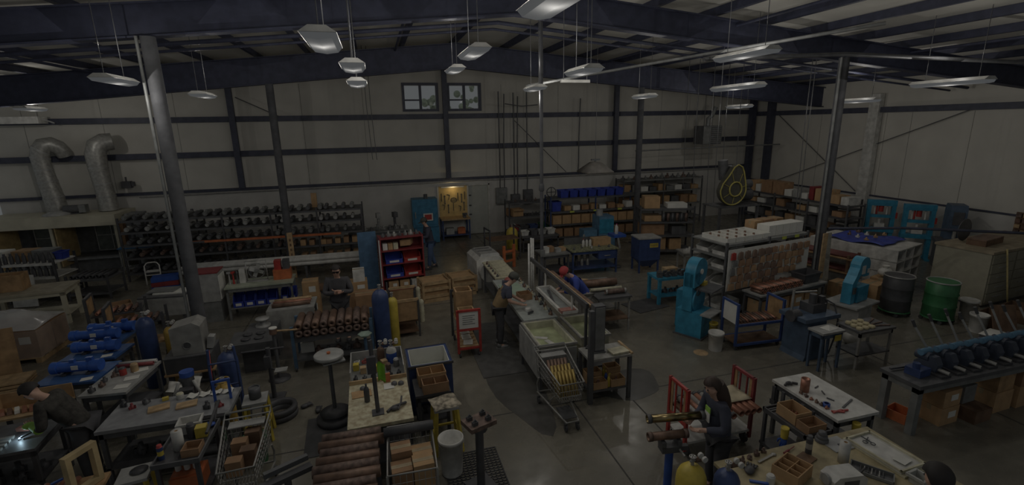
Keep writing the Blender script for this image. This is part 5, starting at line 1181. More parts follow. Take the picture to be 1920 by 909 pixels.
can('dark spray can standing on the wooden table', on(1515, 850), .036, .24, M_black, M_dkgrey, band=M_steel, name='spray_can')
solo('dark_tray', MB().box((0, 0, .006), (.26, .16, .01)), M_dkwood, 'dark square tray at the foot of the dark spray can', 'tray', on(1508, 862), .3)
t = T('work_gloves', 'dark work glove crumpled on the wooden table', 'glove', on(1405, 885), .6)
t.p('palm', M_black, MB().ball((0, 0, .03), (.08, .055, .03), 12))
for i in range(4): t.p('finger', M_black, MB().tube([(.06, -.04+.027*i, .03), (.11, -.045+.03*i, .035), (.14, -.05+.033*i, .012)], [.014, .013, .01], 7))
t.p('thumb', M_black, MB().tube([(0, .05, .03), (.04, .09, .025), (.07, .1, .015)], [.015, .014, .011], 7))
for i in range(4): clutter('machine_part', 'dark bracket on the left end of the wooden table, %s' % nth(i, 4), 'part', on(1392+i*13, 866-6*i), M_rust, 450+i, .1, 'brackets on the wooden table')
solo('wrench', MB().bar((0, 0, .01), (.26, .06, .01), .026, .012).ball((.27, .063, .01), (.035, .03, .01), 8), M_steel, 'steel wrench on the wooden table near the carton', 'tool', on(1422, 868))
solo('red_screwdriver', MB().rod((0, 0, .016), (.1, .0, .016), .014).rod((.1, 0, .016), (.22, 0, .016), .005), M_dkred, 'red handled screwdriver beside the divided carton', 'tool', on(1470, 852), .3)
solo('blue_knife', MB().bar((0, 0, .012), (.16, -.1, .012), .03, .018), M_blue, 'blue handled knife at the bottom edge on the wooden table', 'tool', on(1405, 903))
can('white jar at the bottom edge left of the divided carton', on(1444, 905), .045, .1, M_white, M_white)
for i in range(3): solo('dark_weight', MB().lathe([(.075-.015*i, 0), (.075-.015*i, .04), (.05-.012*i, .045)], 14), M_dkgrey, 'stacked dark weight on the wooden table, %s of three' % ('lowest', 'middle', 'top')[i], 'weight', on(1540, 827, .9, .0455*i))
solo('pliers', MB().bar((0, 0, .01), (.2, .03, .01), .02, .014).bar((0, .03, .01), (.2, -.0, .01), .02, .014), M_black, 'black pliers in the middle of the wooden table', 'tool', on(1575, 838))
t = T('tool_tray', 'shallow grey tray of small tools on the wooden table', 'tray', on(1634, 888), -.95)
t.bx('tray_floor', M_dkgrey, -.2, .2, -.09, .09, 0, .008); k = MB()
for a, b, c, d in ((-.2, .2, -.09, -.08), (-.2, .2, .08, .09), (-.2, -.19, -.09, .09), (.19, .2, -.09, .09)): k.bx(a, b, c, d, .008, .04)
t.p('tray_wall', M_grey, k)
for i in range(7):
    p = on(1634, 888); p = (p[0]+(i-3)*.034*math.cos(-.95), p[1]+(i-3)*.034*math.sin(-.95), 0); solo('drill_bit', MB().rod((-.03, 0, .012), (.06, 0, .012), .007).rod((-.06, 0, .012), (-.03, 0, .012), .011), M_steel if i % 2 else M_black, 'small tool in the grey tray, %s' % nth(i, 7), 'tool', (p[0], p[1], .913), -.95+PI/2, 'tools in the grey tray')
tote('frosted plastic tub at the right of the grey tool tray', on(1722, 906), .1, .15, .15, .1, mat('frosted_plastic', (190, 190, 182), .4), name='plastic_tub')
WTY = T('white_tray', 'wide white rimmed tray holding a paper and scissors at the table end', 'tray', (5.47, 3.6, .93), .06)
WTY.bx('tray_floor', M_white, -.2, .2, -.32, .32, 0, .012); k = MB()
for a, b, c, d in ((-.2, .2, -.32, -.3), (-.2, .2, .3, .32), (-.2, -.18, -.32, .32), (.18, .2, -.32, .32)): k.bx(a, b, c, d, .012, .035)
WTY.p('tray_rim', M_cream, k)
WTY2 = table('tray_table', 'narrow table under the white tray', 'table', (5.2, 3.2), .0, .42, .78, .93, M_ltgrey, M_dkgrey)if False else None
solo('support_board', MB().bx(-.2, .22, -.36, .36, 0, .026), M_cream, 'cream board lying under the white tray', 'board', (5.47, 3.6, .9), .06)
solo('paper_sheet', MB().box((0, 0, .002), (.16, .13, .003)), M_paper, 'white paper sheet in the white tray', 'paper', (5.5, 3.42, .955), .2)
solo('scissors', MB().bar((0, 0, .006), (.12, .05, .006), .012, .008).bar((.02, .05, .006), (.1, -.02, .006), .012, .008).tube([(-.03+.025*math.cos(a), .025*math.sin(a), .008) for a in (2*PI*i/10 for i in range(10))], .005, 5, closed=True).tube([(.0+.025*math.cos(a), .07+.025*math.sin(a), .008) for a in (2*PI*i/10 for i in range(10))], .005, 5, closed=True), M_black, 'black scissors in the white tray', 'tool', (5.46, 3.75, .953), 1.2)
solo('glass_sheet', MB().bx(-.08, .2, -.12, .12, 0, .01), mat('grey_sheet', (170, 172, 172), .4), 'pale grey sheet lying left of the white tray', 'sheet', (5.05, 3.9, .9), .0)
# ------------------------------------------------------------------ black tool cart
TC = T('tool_cart', 'black steel tool cart with slotted top, between white table and wooden table', 'cart', (4.92, 4.17, 0))
TC.bx('top_tray', M_black, 0, .45, 0, .7, .8, .83); k = MB()
for a, b, c, d in ((0, .45, 0, .02), (0, .45, .68, .7), (0, .02, 0, .7), (.43, .45, 0, .7)): k.bx(a, b, c, d, .83, .87)
TC.p('tray_rim', M_black, k); TC.bx('lower_tray', M_black, 0, .45, 0, .7, .3, .34)
for x in (.03, .42):
    for y in (.03, .67): TC.box('post', M_black, (x, y, .45), (.04, .04, .7)); caster(TC, x, y, .045)
for y in (.6, .64): TC.bx('slot', M_dkgrey, .05, .4, y, y+.02, .831, .85)
openbox('carton of copper fittings on the black tool cart', (5.15, 4.58, .83), .0, (.26, .32, .16), M_card, flaps=False)
for i in range(16): clutter('copper_fitting', 'copper fitting heaped in the tool cart carton, %s' % ORD[i], 'fitting', (5.07+.053*(i % 4), 4.485+.062*(i//4), .844), M_copper, 470+i, .06, 'copper fittings in the carton')
openbox('empty carton at the near end of the black tool cart', (5.15, 4.3, .83), .0, (.28, .2, .12), M_card2, flaps=False)
def glove(name, label, loc, rz, palm, cuff, hang=True):
    t = T(name, label, 'glove', loc, rz)
    t.p('palm', palm, MB().ball((0, 0, -.2), (.05, .022, .06), 12)); t.p('cuff', cuff, MB().lathe([(.045, -.15), (.052, -.02), (.05, 0), (.04, -.01)], 12))
    for i in range(4): t.p('finger', palm, MB().tube([(-.036+.024*i, 0, -.24), (-.042+.028*i, .012, -.29), (-.044+.029*i, .0, -.33+.01*abs(i-1.5))], [.013, .012, .009], 7))
    t.p('thumb', palm, MB().tube([(.04, 0, -.19), (.075, .01, -.22), (.085, .012, -.26)], [.014, .013, .01], 7))
    return t
glove('work_glove', 'blue glove with yellow cuff hanging at the corner of the black tool cart', (4.868, 4.42, .84), PI/2, M_blue, M_yellow)
# ------------------------------------------------------------------ white table
WH = table('white_table', 'white topped table with copper and bronze parts, beyond the black tool cart', 'table', (5.56, 4.27), 0, .7, 1.12, .9, M_white, M_dkgrey, shelf=.35)
t = T('tool_rail', 'x', 'x', (5.5, 4.4, 0)) if False else None
solo('copper_sleeve', MB().lathe([(.052, .02), (.052, 0), (.06, 0), (.06, .2), (.052, .2), (.052, .03)], 20), M_copper, 'upright copper sleeve standing on the white table', 'tube', on(1508, 733))
for i in range(6): clutter('bronze_part', 'bronze part clustered along the near edge of the white table, %s' % nth(i, 6), 'part', on(1502+i*9.5, 738+5.6*i), (M_bronze, M_rust, M_copper)[i % 3], 490+i, .075, 'bronze parts on the white table')
solo('chain', MB().tube([(-.1, 0, .015), (-.05, .03, .02), (0, -.01, .025), (.05, .02, .02), (.11, -.02, .015)], .018, 6).ball((-.02, .02, .03), (.05, .03, .025), 8), M_black, 'dark chain heap left of the copper sleeve', 'chain', on(1482, 722))
solo('blue_tape_roll', MB().lathe([(.03, 0), (.045, 0), (.045, .05), (.03, .05)], 16, caps=False), M_blue, 'blue tape roll on the near edge of the white table', 'tape', on(1549, 762))
solo('red_pliers', MB().bar((0, 0, .012), (.16, .05, .012), .022, .016).bar((0, .035, .012), (.16, .0, .012), .022, .016).bar((.16, .03, .012), (.24, .04, .012), .02), M_red, 'red handled pliers at the corner of the white table', 'tool', on(1562, 775), -.2)
solo('long_file', MB().bar((0, 0, .008), (.3, .12, .008), .022, .01), M_dkgrey, 'long dark file lying on the white table', 'tool', on(1580, 765))
for i in range(3): solo('small_tool', MB().bar((0, 0, .006), (.09, .03, .006), .014), M_dkgrey, 'small dark tool on the white table, %s of three' % ('left', 'middle', 'right')[i], 'tool', on(1528+i*18, 728+i*12), .8*i, 'small tools on the white table')
for i in range(5): solo('hanging_tool', MB().bar((0, 0, -.22), (0, 0, 0), .05, .03).box((0, 0, -.26), (.09, .04, .08)), M_dkgrey if i % 2 else M_black, 'dark tool hanging on the left side of the white table, %s from the far end' % ORD[i], 'tool', (5.53, 5.3-i*.17, .83), PI/2, 'tools hanging on the white table')
glove('work_glove', 'yellow glove hanging from the near side of the white table', (5.85, 4.24, .83), 0, M_yellow, M_yellow)
# ------------------------------------------------------------------ lever press bench
LB = table('press_bench', 'long grey bench with a row of lever presses, boxes below', 'workbench', (7.52, 4.62), .0, 3.4, .62, .85, M_dkgrey, M_grey, th=.06, lw=.1, shelf=None)
M_press = mat('dark_press_paint', (52, 62, 84), .5)
def lever(label, loc, rz, up):
    t = T('lever_press', label, 'lever press', loc, rz, 'lever presses on the long bench')
    t.p('press_body', M_press, MB().prism([(-.14, .03), (.18, .03), (.18, .1), (.08, .2), (.02, .27), (-.1, .27), (-.16, .16)], -.06, .06, 'x').rod((0, -.02, .22), (0, .18, .22), .08, n=14))
    t.p('press_base', M_black, MB().box((0, -.04, .015), (.2, .46, .03))); t.p('ram', M_steel, MB().rod((0, -.12, .08), (.05, -.27, .06), .03, n=10))
    t.p('cylinder_head', M_ltblue, MB().rod((-.1, .08, .28), (.1, .08, .3), .05, n=12)); t.p('side_wheel', M_black, MB().rod((.06, .02, .14), (.1, .02, .14), .1, n=16))
    lv = t.p('lever', M_ltgrey, MB().rod((.08, .1, .3), (-.16, .22, .32+up), .017, n=8)); t.p('grip', M_rubber, MB().rod((-.13, .206, .3+up-.03), (-.18, .23, .38+up), .024, n=8), lv)
    return t
for i in range(8): lever('blue-grey lever press on the long bench, %s' % nth(i, 8), Lp(LB.fr, .62+i*.34, .34, .85), .0, .4+.05*(i % 3))
solo('long_tool', MB().bar((0, 0, .02), (.36, -.06, .02), .03), M_dkgrey, 'dark bar at the left end of the press bench', 'tool', Lp(LB.fr, .05, .5, .865), .1)
solo('blue_machine_box', MB().box((0, 0, .06), (.26, .22, .12)).rod((-.05, 0, .12), (-.05, 0, .2), .05), M_navy, 'dark blue small housing at the left of the lever presses', 'machine', Lp(LB.fr, .34, .3, .85), .1)
openbox('tan bowl-like open carton on the floor left under the press bench', (7.85, 5.05, 0), .2, (.3, .3, .16), M_orange, flaps=False)
for i, (x, y, w, d, h, z, m) in enumerate(((8.4, 4.88, .42, .36, .3, 0, M_card), (8.4, 4.88, .4, .35, .28, .3, M_card), (8.95, 4.75, .4, .36, .22, 0, M_dkwood), (8.95, 4.9, .3, .2, .3, .22, M_grey), (9.6, 4.9, .46, .4, .36, 0, M_card), (9.6, 4.9, .42, .38, .3, .36, M_ply), (10.15, 4.9, .46, .4, .38, 0, M_card), (10.15, 4.9, .42, .38, .26, .38, M_card2))):
    carton('box under the press bench, %s' % ('lower left one', 'upper left one', 'low dark one', 'grey one on the dark one', 'lower middle one', 'upper middle one', 'lower right one', 'upper right one')[i], (x, y, z+(.0 if z == 0 else .003)), .06, (w, d, h), m, 'boxes under the press bench', paper=i in (0, 1), tape=m is not M_dkwood)
# ------------------------------------------------------------------ paint booth with two ducts
M_booth = mat('off_white_booth_paint', (206, 198, 168), .55, vary=.1, scale=3)
M_boothin = mat('booth_inside_steel', (118, 120, 122), .5)
t = T('spray_booth', 'off-white twin spray booth with two filter openings and ducts', 'spray booth', (-12.55, 19.45, 0), -.02)
BZ = 2.02
t.bx('roof_slab', M_booth, -.1, 3.85, -.08, 1.4, 1.82, BZ)
t.bx('back_wall', M_boothin, 0, 3.8, 1.28, 1.34, 0, 1.82)
t.bx('base', M_boothin, .1, 3.7, .5, 1.28, 0, .5)
for x, m in ((0, M_booth), (1.86, M_booth), (3.72, M_booth)): t.bx('side_wall', m, x, x+.08, .0, 1.28, 0, 1.82)
M_board = mat('tan_booth_board', (196, 162, 96), .7)
for x in (.34, 2.0):
    t.p('tan_side_board', M_board, MB().prism([(x, .0), (x+.08, .9), (x+.12, .9), (x+.04, .0)], .3, 1.8, 'z'))
for x in (.86, 2.68):
    q = t.bx('filter_panel', mat('grey_green_filter', (110, 118, 112), .8), x, x+.95, 1.0, 1.04, .6, 1.7)
    k = MB()
    for i in range(3): k.bx(x+i*.475-.015, x+i*.475+.015, .97, 1.0, .6, 1.7)
    for i in range(3): k.bx(x, x+.95, .97, 1.0, .6+i*.55-.015, .6+i*.55+.015)
    t.p('filter_grid', M_ltgrey, k, q)
t.bx('apron_sheet', mat('grey_sheet_apron', (138, 140, 142), .5), 1.95, 3.7, .2, .5, .45, .5)
t.bx('front_lip', M_booth, -.1, 3.85, -.1, -.08, 1.66, BZ)
t.bx('control_box', M_boothin, 3.95, 4.4, .3, .9, .85, 1.95); t.bx('control_panel', M_card2, 3.82, 3.945, .1, .5, .9, 1.75)
t.p('exhaust_pipe', M_ltgrey, MB().tube([(4.2, .5, .85), (4.2, .4, .5), (4.35, .2, .1)], .12, 10))
# ducts
def duct(label, pts, r, m, bands, sq=False):
    t = T('exhaust_duct', label, 'duct', pts[0])
    o = Vector(pts[0]); P = [Vector(p)-o for p in pts]
    t.p('duct_pipe', m, MB().tube(P, r, 20 if not sq else 4))
    for i in bands:
        a, b = P[i], P[i+1]; d = (b-a).normalized()
        t.p('duct_band', M_ltgrey, MB().rod(a+d*.0, a+d*.05, (r[i] if isinstance(r, list) else r)*1.04, n=20))
    return t
GB = GY(103, 372, 20.3)
pts = [(GB.x, 20.3, BZ+.02), (GB.x-.02, 20.3, 2.55), (GB.x-.08, 20.3, 3.1), (GB.x-.12, 20.3, 3.5), (GB.x-.14, 20.3, 3.9), (GB.x-.1, 20.32, 4.15), (GB.x+.02, 20.36, 4.33), (GB.x+.18, 20.42, 4.36), (GB.x+.33, 20.5, 4.26), (GB.x+.4, 20.56, 4.1), (GB.x+.42, 20.6, 3.95)]
duct('flexible silver duct bending over, left one of two on the spray booth', pts, [.3, .29, .27, .25, .26, .27, .27, .26, .25, .23, .2], M_galv, (1, 2, 3, 4, 5))
GB = GY(200, 370, 20.3)
pts = [(GB.x, 20.3, BZ+.02), (GB.x, 20.3, 2.5), (GB.x-.03, 20.3, 2.95), (GB.x-.06, 20.3, 3.5), (GB.x-.06, 20.32, 4.0), (GB.x+.02, 20.38, 4.28), (GB.x+.2, 20.46, 4.4), (GB.x+.42, 20.55, 4.42)]
duct('straight steel duct with a squared elbow, right one of two on the spray booth', pts, [.3, .28, .27, .29, .31, .31, .3, .28], M_galv, (1, 2, 3))
t = T('fan_motor', 'small dark motor between the two ducts on the spray booth roof', 'motor', (GB.x-.95, 20.0, BZ))
t.rod('motor_body', M_dkgrey, (-.2, 0, .16), (.25, 0, .16), .14, n=14); t.bx('motor_base', M_black, -.22, .26, -.14, .14, 0, .04); t.bx('gear_box', M_grey, .25, .45, -.12, .12, .04, .3)
solo('junction_box', MB().box((0, 0, .12), (.3, .18, .24)).rod((0, 0, .24), (0, 0, .4), .03, n=8).box((.2, 0, .14), (.1, .1, .16)), M_black, 'black junction box fixed beside the right duct', 'electrical box', (GB.x+.52, 20.7, 2.75))
solo('roof_pan', MB().lathe([(.4, 0), (.4, .04), (.2, .12), (.001, .14)], 18), M_ltgrey, 'pale round pan lying left on the spray booth roof', 'pan', (-10.6, 19.9, BZ))
# unit heater on the far left under the roof
g = GY(28, 226, 20.0)
t = T('unit_heater', 'white unit heater hung high at the far left', 'heater', (g.x, 20.0, g.z-.15)); t.box('housing', M_white, (0, 0, .15), (1.5, .5, .22)); t.rod('hanger', M_ltgrey, (.6, 0, .26), (.6, 0, roofz(g.x)-.3-g.z+.15), .012, n=6); t.rod('hanger', M_ltgrey, (-.6, 0, .26), (-.6, 0, roofz(g.x)-.3-g.z+.15), .012, n=6); t.p('bracket', M_ltgrey, MB().bar((.7, 0, .2), (1.05, 0, .05), .04))
# blue topped folding table + white frame
BTB = table('side_table', 'small table with a bright blue top before the spray booth', 'table', (-8.6, 18.75), .1, 1.05, .6, .92, mat('bright_blue_board', (40, 120, 190), .5), M_ltgrey, th=.03, shelf=.2)
t = T('step_stool', 'white tubular step frame standing right of the blue topped table', 'step', (-7.3, 17.25, 0), .1)
for x in (0, .4): t.p('side_tube', M_white, MB().tube([(x, 0, 0), (x, .05, .6), (x+(.06 if x == 0 else -.06), .08, .68), (x+(.12 if x == 0 else -.12), .08, .7)], .02, 7))
t.rod('rung', M_white, (.1, .08, .7), (.3, .08, .7), .02); t.rod('rung', M_white, (0, .02, .3), (.4, .02, .3), .018); t.bx('tread', M_white, .02, .38, .0, .2, .4, .43)
# racks of black rods at far left
RL = rack('rod_rack', 'black rack of upright rods at the far left before the spray booth', 'rack', (-11.7, 16.6), -.12, 2.68, .9, (.25, .75, 1.15), 1.3, M_black, M_white, 3)
for lv, z in enumerate((.75, 1.15)):
    for i in range(16): solo('black_rod', MB().lathe([(.05, 0), (.05, .22), (.03, .24), (.03, .3)], 8), M_black, 'black rod on end, %s shelf, far left rod rack, %s' % (('middle', 'top')[lv], nth(i, 16)), 'rod', Lp(RL.fr, .1+i*.16, .15, z), 0, 'black rods on the far left rack')
for i in range(8): pipe_piece('black_pipe', 'black pipe on the low shelf of the far left rod rack, %s' % nth(i, 8), 'pipe', Lp(RL.fr, .2+i*.3, .1, .303), Lp(RL.fr, .2+i*.3, .8, .303), .05, M_black, 'black pipes on the far left rack')
for i, (x, m) in enumerate(((.32, M_white), (.92, M_paper), (1.62, M_ply), (2.14, M_grey))): carton(('white wrapped bundle', 'white sack', 'plywood box', 'grey box')[i]+' at the back on top of the far left rod rack', Lp(RL.fr, x, .62, 1.15), -.12, (.5, .45, .3), m, tape=False)
tote('dark blue tub at the right end of the far left rod rack', Lp(RL.fr, 2.52, .6, 1.15), -.12, .22, .3, .22, M_binblue)
solo('white_sheet_panel', MB().box((0, 0, .45), (.6, .03, .9), M=Matrix.Rotation(-.08, 4, 'X')), M_white, 'white sheet leaning before the far left rod rack', 'sheet', (-9.75, 16.0, .02), -.1)
RL2 = rack('rod_rack', 'low black rack of dark rods right of the far left rack', 'rack', (-8.85, 16.2), -.1, 1.1, .8, (.2, .62), .75, M_black, M_dkgrey, 2)
for i in range(6): pipe_piece('black_pipe', 'black pipe on the low right rod rack, %s' % nth(i, 6), 'pipe', Lp(RL2.fr, .13+i*.165, .08, .673), Lp(RL2.fr, .13+i*.165, .72, .673), .05, M_black, 'black pipes on the low rack')
# wood bench far left
WBN = table('wood_bench', 'long tan wooden bench at the far left edge', 'workbench', (-9.5, 14.0), .12, 1.7, .95, .9, mat('grey_tan_bench', (176, 164, 134), .65), M_booth, th=.06, shelf=.25, lw=.09)
openbox('wooden pigeonhole crate on the far left wooden bench', Lp(WBN.fr, .35, .6, .9), .12, (.8, .4, .42), M_ply, flaps=False, cells=(3, 1), name='wooden_crate')
# shrink wrapped pallet
t = T('wrapped_pallet', 'pallet of cartons under shiny shrink wrap at the left edge', 'pallet', (-7.85, 12.35, 0), .0)
k = MB()
for y in (-.5, -.25, 0, .25, .5): k.bx(-.72, .68, y-.05, y+.05, .1, .13)
for x in (-.66, 0, .62): k.bx(x-.05, x+.05, -.55, .55, 0, .1)
t.p('pallet_boards', M_wood, k)
for i in range(3):
    for j in range(2): q = t.bx('carton', M_card2, -.69+i*.46, -.69+i*.46+.45, -.53+j*.54, -.53+j*.54+.52, .13, .72); t.box('paper_label', M_paper, (-.46+i*.46, -.534+j*.54, .52), (.2, .004, .16), parent=q) if j == 0 else None
M_film = mat('clear_stretch_film', (236, 236, 236), .2, alpha=.42, vary=.05)
t.p('stretch_film', M_film, MB().sheet(26, 22, lambda u, v: (-.71+1.4*u, -.55+1.1*v, .745+.3*math.exp(-7*((u-.45)**2+(v-.6)**2))+.035*math.sin(17*u+5*v)*math.sin(13*v)*(u*(1-u)*v*(1-v)*16)), .003))
k = MB(); k.bx(-.715, .695, -.56, -.555, .13, .73); k.bx(.695, .7, -.555, .555, .13, .73); t.p('film_sides', mat('thin_side_film', (236, 236, 236), .2, alpha=.12, vary=.05), k)
t = T('pallet_stack', 'low stack of loose pallet boards with a tan sheet at the left edge', 'pallet', (-7.35, 10.75, 0), .15)
for i in range(3): t.bx('board', M_wood, -.6, .5, -.3+i*.05, .3, i*.05, i*.05+.03)
solo('tan_sheet', MB().box((0, 0, .5), (.7, .04, 1.0), M=Matrix.Rotation(-.1, 4, 'X')), M_ply, 'tan sheet standing at the left edge by the pallet boards', 'board', (-7.55, 11.15, .01), .3)
# blue hydraulic cylinders on blue sheeted tables
M_hyd = mat('bright_blue_cylinder_paint', (36, 92, 210), .35)
M_sheet = mat('blue_tabletop_sheet', (44, 92, 168), .45)
def hyd(label, c, rz, L):
    t = T('hydraulic_cylinder', label, 'hydraulic cylinder', c, rz, 'blue hydraulic cylinders')
    t.p('barrel', M_hyd, MB().rod((-L/2, 0, .12), (L/2, 0, .12), .085, n=20)); t.p('end_cap', M_hyd, MB().rod((-L/2-.07, 0, .12), (-L/2+.03, 0, .12), .1, n=20)); t.p('end_cap', M_hyd, MB().rod((L/2-.1, 0, .12), (L/2+.05, 0, .12), .1, n=20))
    t.p('mount_lug', M_hyd, MB().box((L*.33, 0, .235), (.09, .06, .07))); t.p('mount_lug', M_hyd, MB().box((-L*.1, 0, .225), (.07, .06, .05)))
    for x in (-L*.3, L*.3): t.p('cradle', M_black, MB().box((x, 0, .017), (.06, .2, .034)))
    t.p('paper_label', M_paper, MB().box((0, -.082, .13), (.1, .01, .07)))
    return t
for i, (x0, y0, rz, D) in enumerate(((-5.55, 8.75, -.1, .72), (-5.66, 9.66, -.12, .6), (-5.9, 10.42, -.1, .62))):
    tb = table('blue_table', 'blue sheeted table of blue cylinders, %s of three' % ('nearest', 'middle', 'farthest')[i], 'table', (x0, y0), rz, .9, D, .84, M_sheet, M_dkgrey, th=.04)
    if i < 2: hyd('bright blue cylinder lying on the %s blue sheeted table' % ('nearest', 'middle')[i], Lp(tb.fr, .46, D*.5, .84), rz, .6)
    else:
        for j in range(2): hyd('bright blue cylinder on the farthest blue sheeted table, %s of two' % ('near', 'far')[j], Lp(tb.fr, .42+.12*j, .15+.33*j, .84), rz, .68)
    solo('paper_sheet', MB().box((0, 0, .002), (.16, .12, .003)), M_paper, 'white paper on the %s blue sheeted table' % ('nearest', 'middle', 'farthest')[i], 'paper', Lp(tb.fr, .72, .1, .84), rz+.3) if i < 2 else None
# dark carts with tan backs and copper shafts
for i, (x, y, a) in enumerate(((-5.6, 11.2, .2), (-6.3, 12.0, .2))):
    t = T('tube_cart', 'dark cart with tan back panel and sloping load of shafts, %s of two' % ('near', 'far')[i], 'cart', (x, y, 0), a); c0 = (Vector((x, y, 0)), a, 1)
    for xx in (0, .95):
        for yy in (0, .5): t.box('post', M_black, (xx, yy, .5 if xx else .62), (.05, .05, 1.0 if xx else 1.24))
    t.bx('tan_panel', M_ply, -.01, .01, .03, .47, .85, 1.2); t.bx('top_bar', M_black, -.025, .025, 0, .5, 1.2, 1.25)
    t.bx('deck', M_black, .03, .92, .03, .47, .78, .81); t.bx('lower_deck', M_ply, .03, .92, .03, .47, .3, .34)
    for xx in (.04, .91):
        for yy in (.06, .44): caster(t, xx, yy, .05)
    for j in range(6): pipe_piece('copper_shaft', 'dull copper shaft on the %s tan-backed cart, %s' % (('near', 'far')[i], nth(j, 6)), 'shaft', Lp(c0, .14+j*.13, .06, .853), Lp(c0, .16+j*.13, .44, .853), .038, (M_copper, M_rust)[j % 2], 'shafts on the tan-backed carts', bore=.3)
# tool table among these
T1 = table('assembly_table', 'white topped table of red tools and papers beside the blue cylinders', 'table', (-4.65, 8.15), -.1, .66, 1.05, .85, M_ltgrey, M_dkgrey, shelf=.3)
pipe_piece('white_rod', 'white rod lying along the far edge of the white topped tool table', 'rod', Lp(T1.fr, .05, .98, .885), Lp(T1.fr, .62, 1.0, .885), .03, M_white)
pipe_piece('red_rod', 'dull red rod before the white rod on the tool table', 'rod', Lp(T1.fr, .06, .88, .885), Lp(T1.fr, .62, .9, .885), .03, M_dkred)
can('bright red can on the white topped tool table', Lp(T1.fr, .3, .62, .85), .05, .13, M_red, M_black)
can('tan can on the white topped tool table', Lp(T1.fr, .42, .72, .85), .055, .14, M_wood, M_wood)
for i in range(3): solo('paper_sheet', MB().box((0, 0, .002), (.2, .14, .003)), M_paper, 'white paper on the tool table by the blue cylinders, %s' % ('near', 'middle', 'far')[i], 'paper', Lp(T1.fr, .5, .2+.27*i, .85), .2*i)
for i in range(5): clutter('machine_part', 'dark part on the white topped tool table, %s from the near side' % ORD[i], 'part', Lp(T1.fr, .14+.05*(i % 2), .1+.16*i, .85), (M_black, M_rust)[i % 2], 520+i, .13, 'parts on the tool table')
# tall blue gas cylinder and yellow one
gas_cylinder('tall dark blue gas cylinder by the grey box machine', (-4.38, 9.95, 0), .15, 1.4, M_navy, gauge=True)
gas_cylinder('slim orange-yellow gas cylinder by the grey box machine', (-4.02, 9.98, 0), .1, 1.15, mat('orange_yellow', (216, 166, 50), .45), gauge=True)
# grey box machine on a black stand
t = T('motor_stand', 'black stand with tan rim carrying the grey box machine', 'stand', (-3.85, 9.12, 0), .05)
t.bx('stand_body', M_black, 0, .72, 0, .62, .56, .84); t.bx('tan_rim', M_ply, -.03, .75, -.03, .65, .53, .56); t.bx('stand_top', M_dkgrey, -.01, .73, -.01, .63, .84, .86)
for x in (.05, .67):
    for y in (.05, .57): t.box('leg', M_black, (x, y, .265), (.07, .07, .53))
t = T('grey_machine_box', 'grey sheet metal box machine with a round dark hole', 'machine', (-3.5, 9.42, .86), .05)
M_gb = mat('warm_grey_box', (150, 148, 142), .5)
t.p('box_body', M_gb, MB().prism([(-.24, 0), (.24, 0), (.24, .5), (.12, .58), (-.24, .5)], -.2, .24, 'y')); t.rod('dark_hole', M_black, (.0, -.203, .17), (0, -.196, .17), .06, n=20); t.p('hole_ring', M_grey, MB().tube([(.065*math.cos(a), -.204, .17+.065*math.sin(a)) for a in (2*PI*i/18 for i in range(18))], .008, 6, closed=True))
solo('grey_side_box', MB().box((0, 0, .11), (.1, .16, .22), M=Matrix.Rotation(.2, 4, 'Y')), M_ltgrey, 'small pale box leaning right of the grey box machine', 'box', (-3.19, 9.42, .88), .05)
# red stool with rag
SR = stool('red legged stool with a pale rag, below the grey box machine', (-3.45, 8.72, 0), .2, .34, .5, M_ltgrey, M_dkred)
solo('pale_rag', MB().sheet(10, 8, lambda u, v: (-.24+.48*u, -.2+.4*v, .025+.025*math.sin(8*u+2)*math.cos(6*v))), M_paper, 'pale rag spread on the red legged stool', 'rag', (-3.45, 8.72, .515), .2)
solo('black_bag', MB().ball((0, 0, .05), (.12, .09, .05), 12), M_black, 'black lump on the pale rag of the red legged stool', 'bag', (-3.43, 8.76, .565))
# welding bench at left
WL = table('welding_bench', 'grey steel bench with cutting pads, behind the kneeling welder', 'workbench', (-3.92, 7.0), .0, 1.62, .72, .85, mat('grey_steel_top', (150, 152, 156), .45, .2), M_dkgrey, th=.05, shelf=.25)
for i, (x, y, a) in enumerate(((.62, .4, .3), (.98, .38, .2))): solo('tan_pad', MB().box((0, 0, .012), (.26, .17, .022)), M_wood, 'tan cutting pad on the grey welding bench, %s' % ('left', 'right')[i], 'pad', Lp(WL.fr, x, y, .85), a)
can('white pot at the back of the grey welding bench', Lp(WL.fr, .82, .62, .85), .05, .09, M_white, M_cream)
solo('yellow_sponge', MB().box((0, 0, .02), (.08, .06, .04)), M_yellow, 'yellow sponge beside the white pot on the welding bench', 'sponge', Lp(WL.fr, .62, .64, .85), .3)
for i in range(4): solo('white_rag', MB().sheet(6, 6, lambda u, v: (-.07+.14*u, -.07+.14*v, .02+.015*math.sin(7*u+i)*math.cos(6*v))), M_paper, 'white rag on the right end of the welding bench, %s' % nth(i, 4), 'rag', Lp(WL.fr, .98+.16*i, .62, .85), 0)
for i in range(5): clutter('machine_part', 'dark tool on the welding bench, %s' % nth(i, 5), 'tool', Lp(WL.fr, .1+.14*i if i < 3 else .82+.16*i, .62-.1*(i % 2) if i < 3 else .2, .85), (M_black, M_dkred, M_dkgrey)[i % 3], 540+i, .13, 'tools on the welding bench')
solo('blue_frame_clamp', MB().bar((0, 0, 0), (0, .02, .3), .035).bar((.2, 0, 0), (.2, .02, .3), .035).bar((-.02, .02, .3), (.22, .02, .3), .035), M_blue, 'blue bent clamp standing at the right end of the welding bench', 'clamp', Lp(WL.fr, 1.36, .36, .85), .2)
for i in range(6): clutter('machine_part', 'dark machine piece under the welding bench, %s' % nth(i, 6), 'part', Lp(WL.fr, .35+.22*i, .3, .25), (M_black, M_dkgrey, M_green)[i % 3], 560+i, .24, 'pieces under the welding bench')
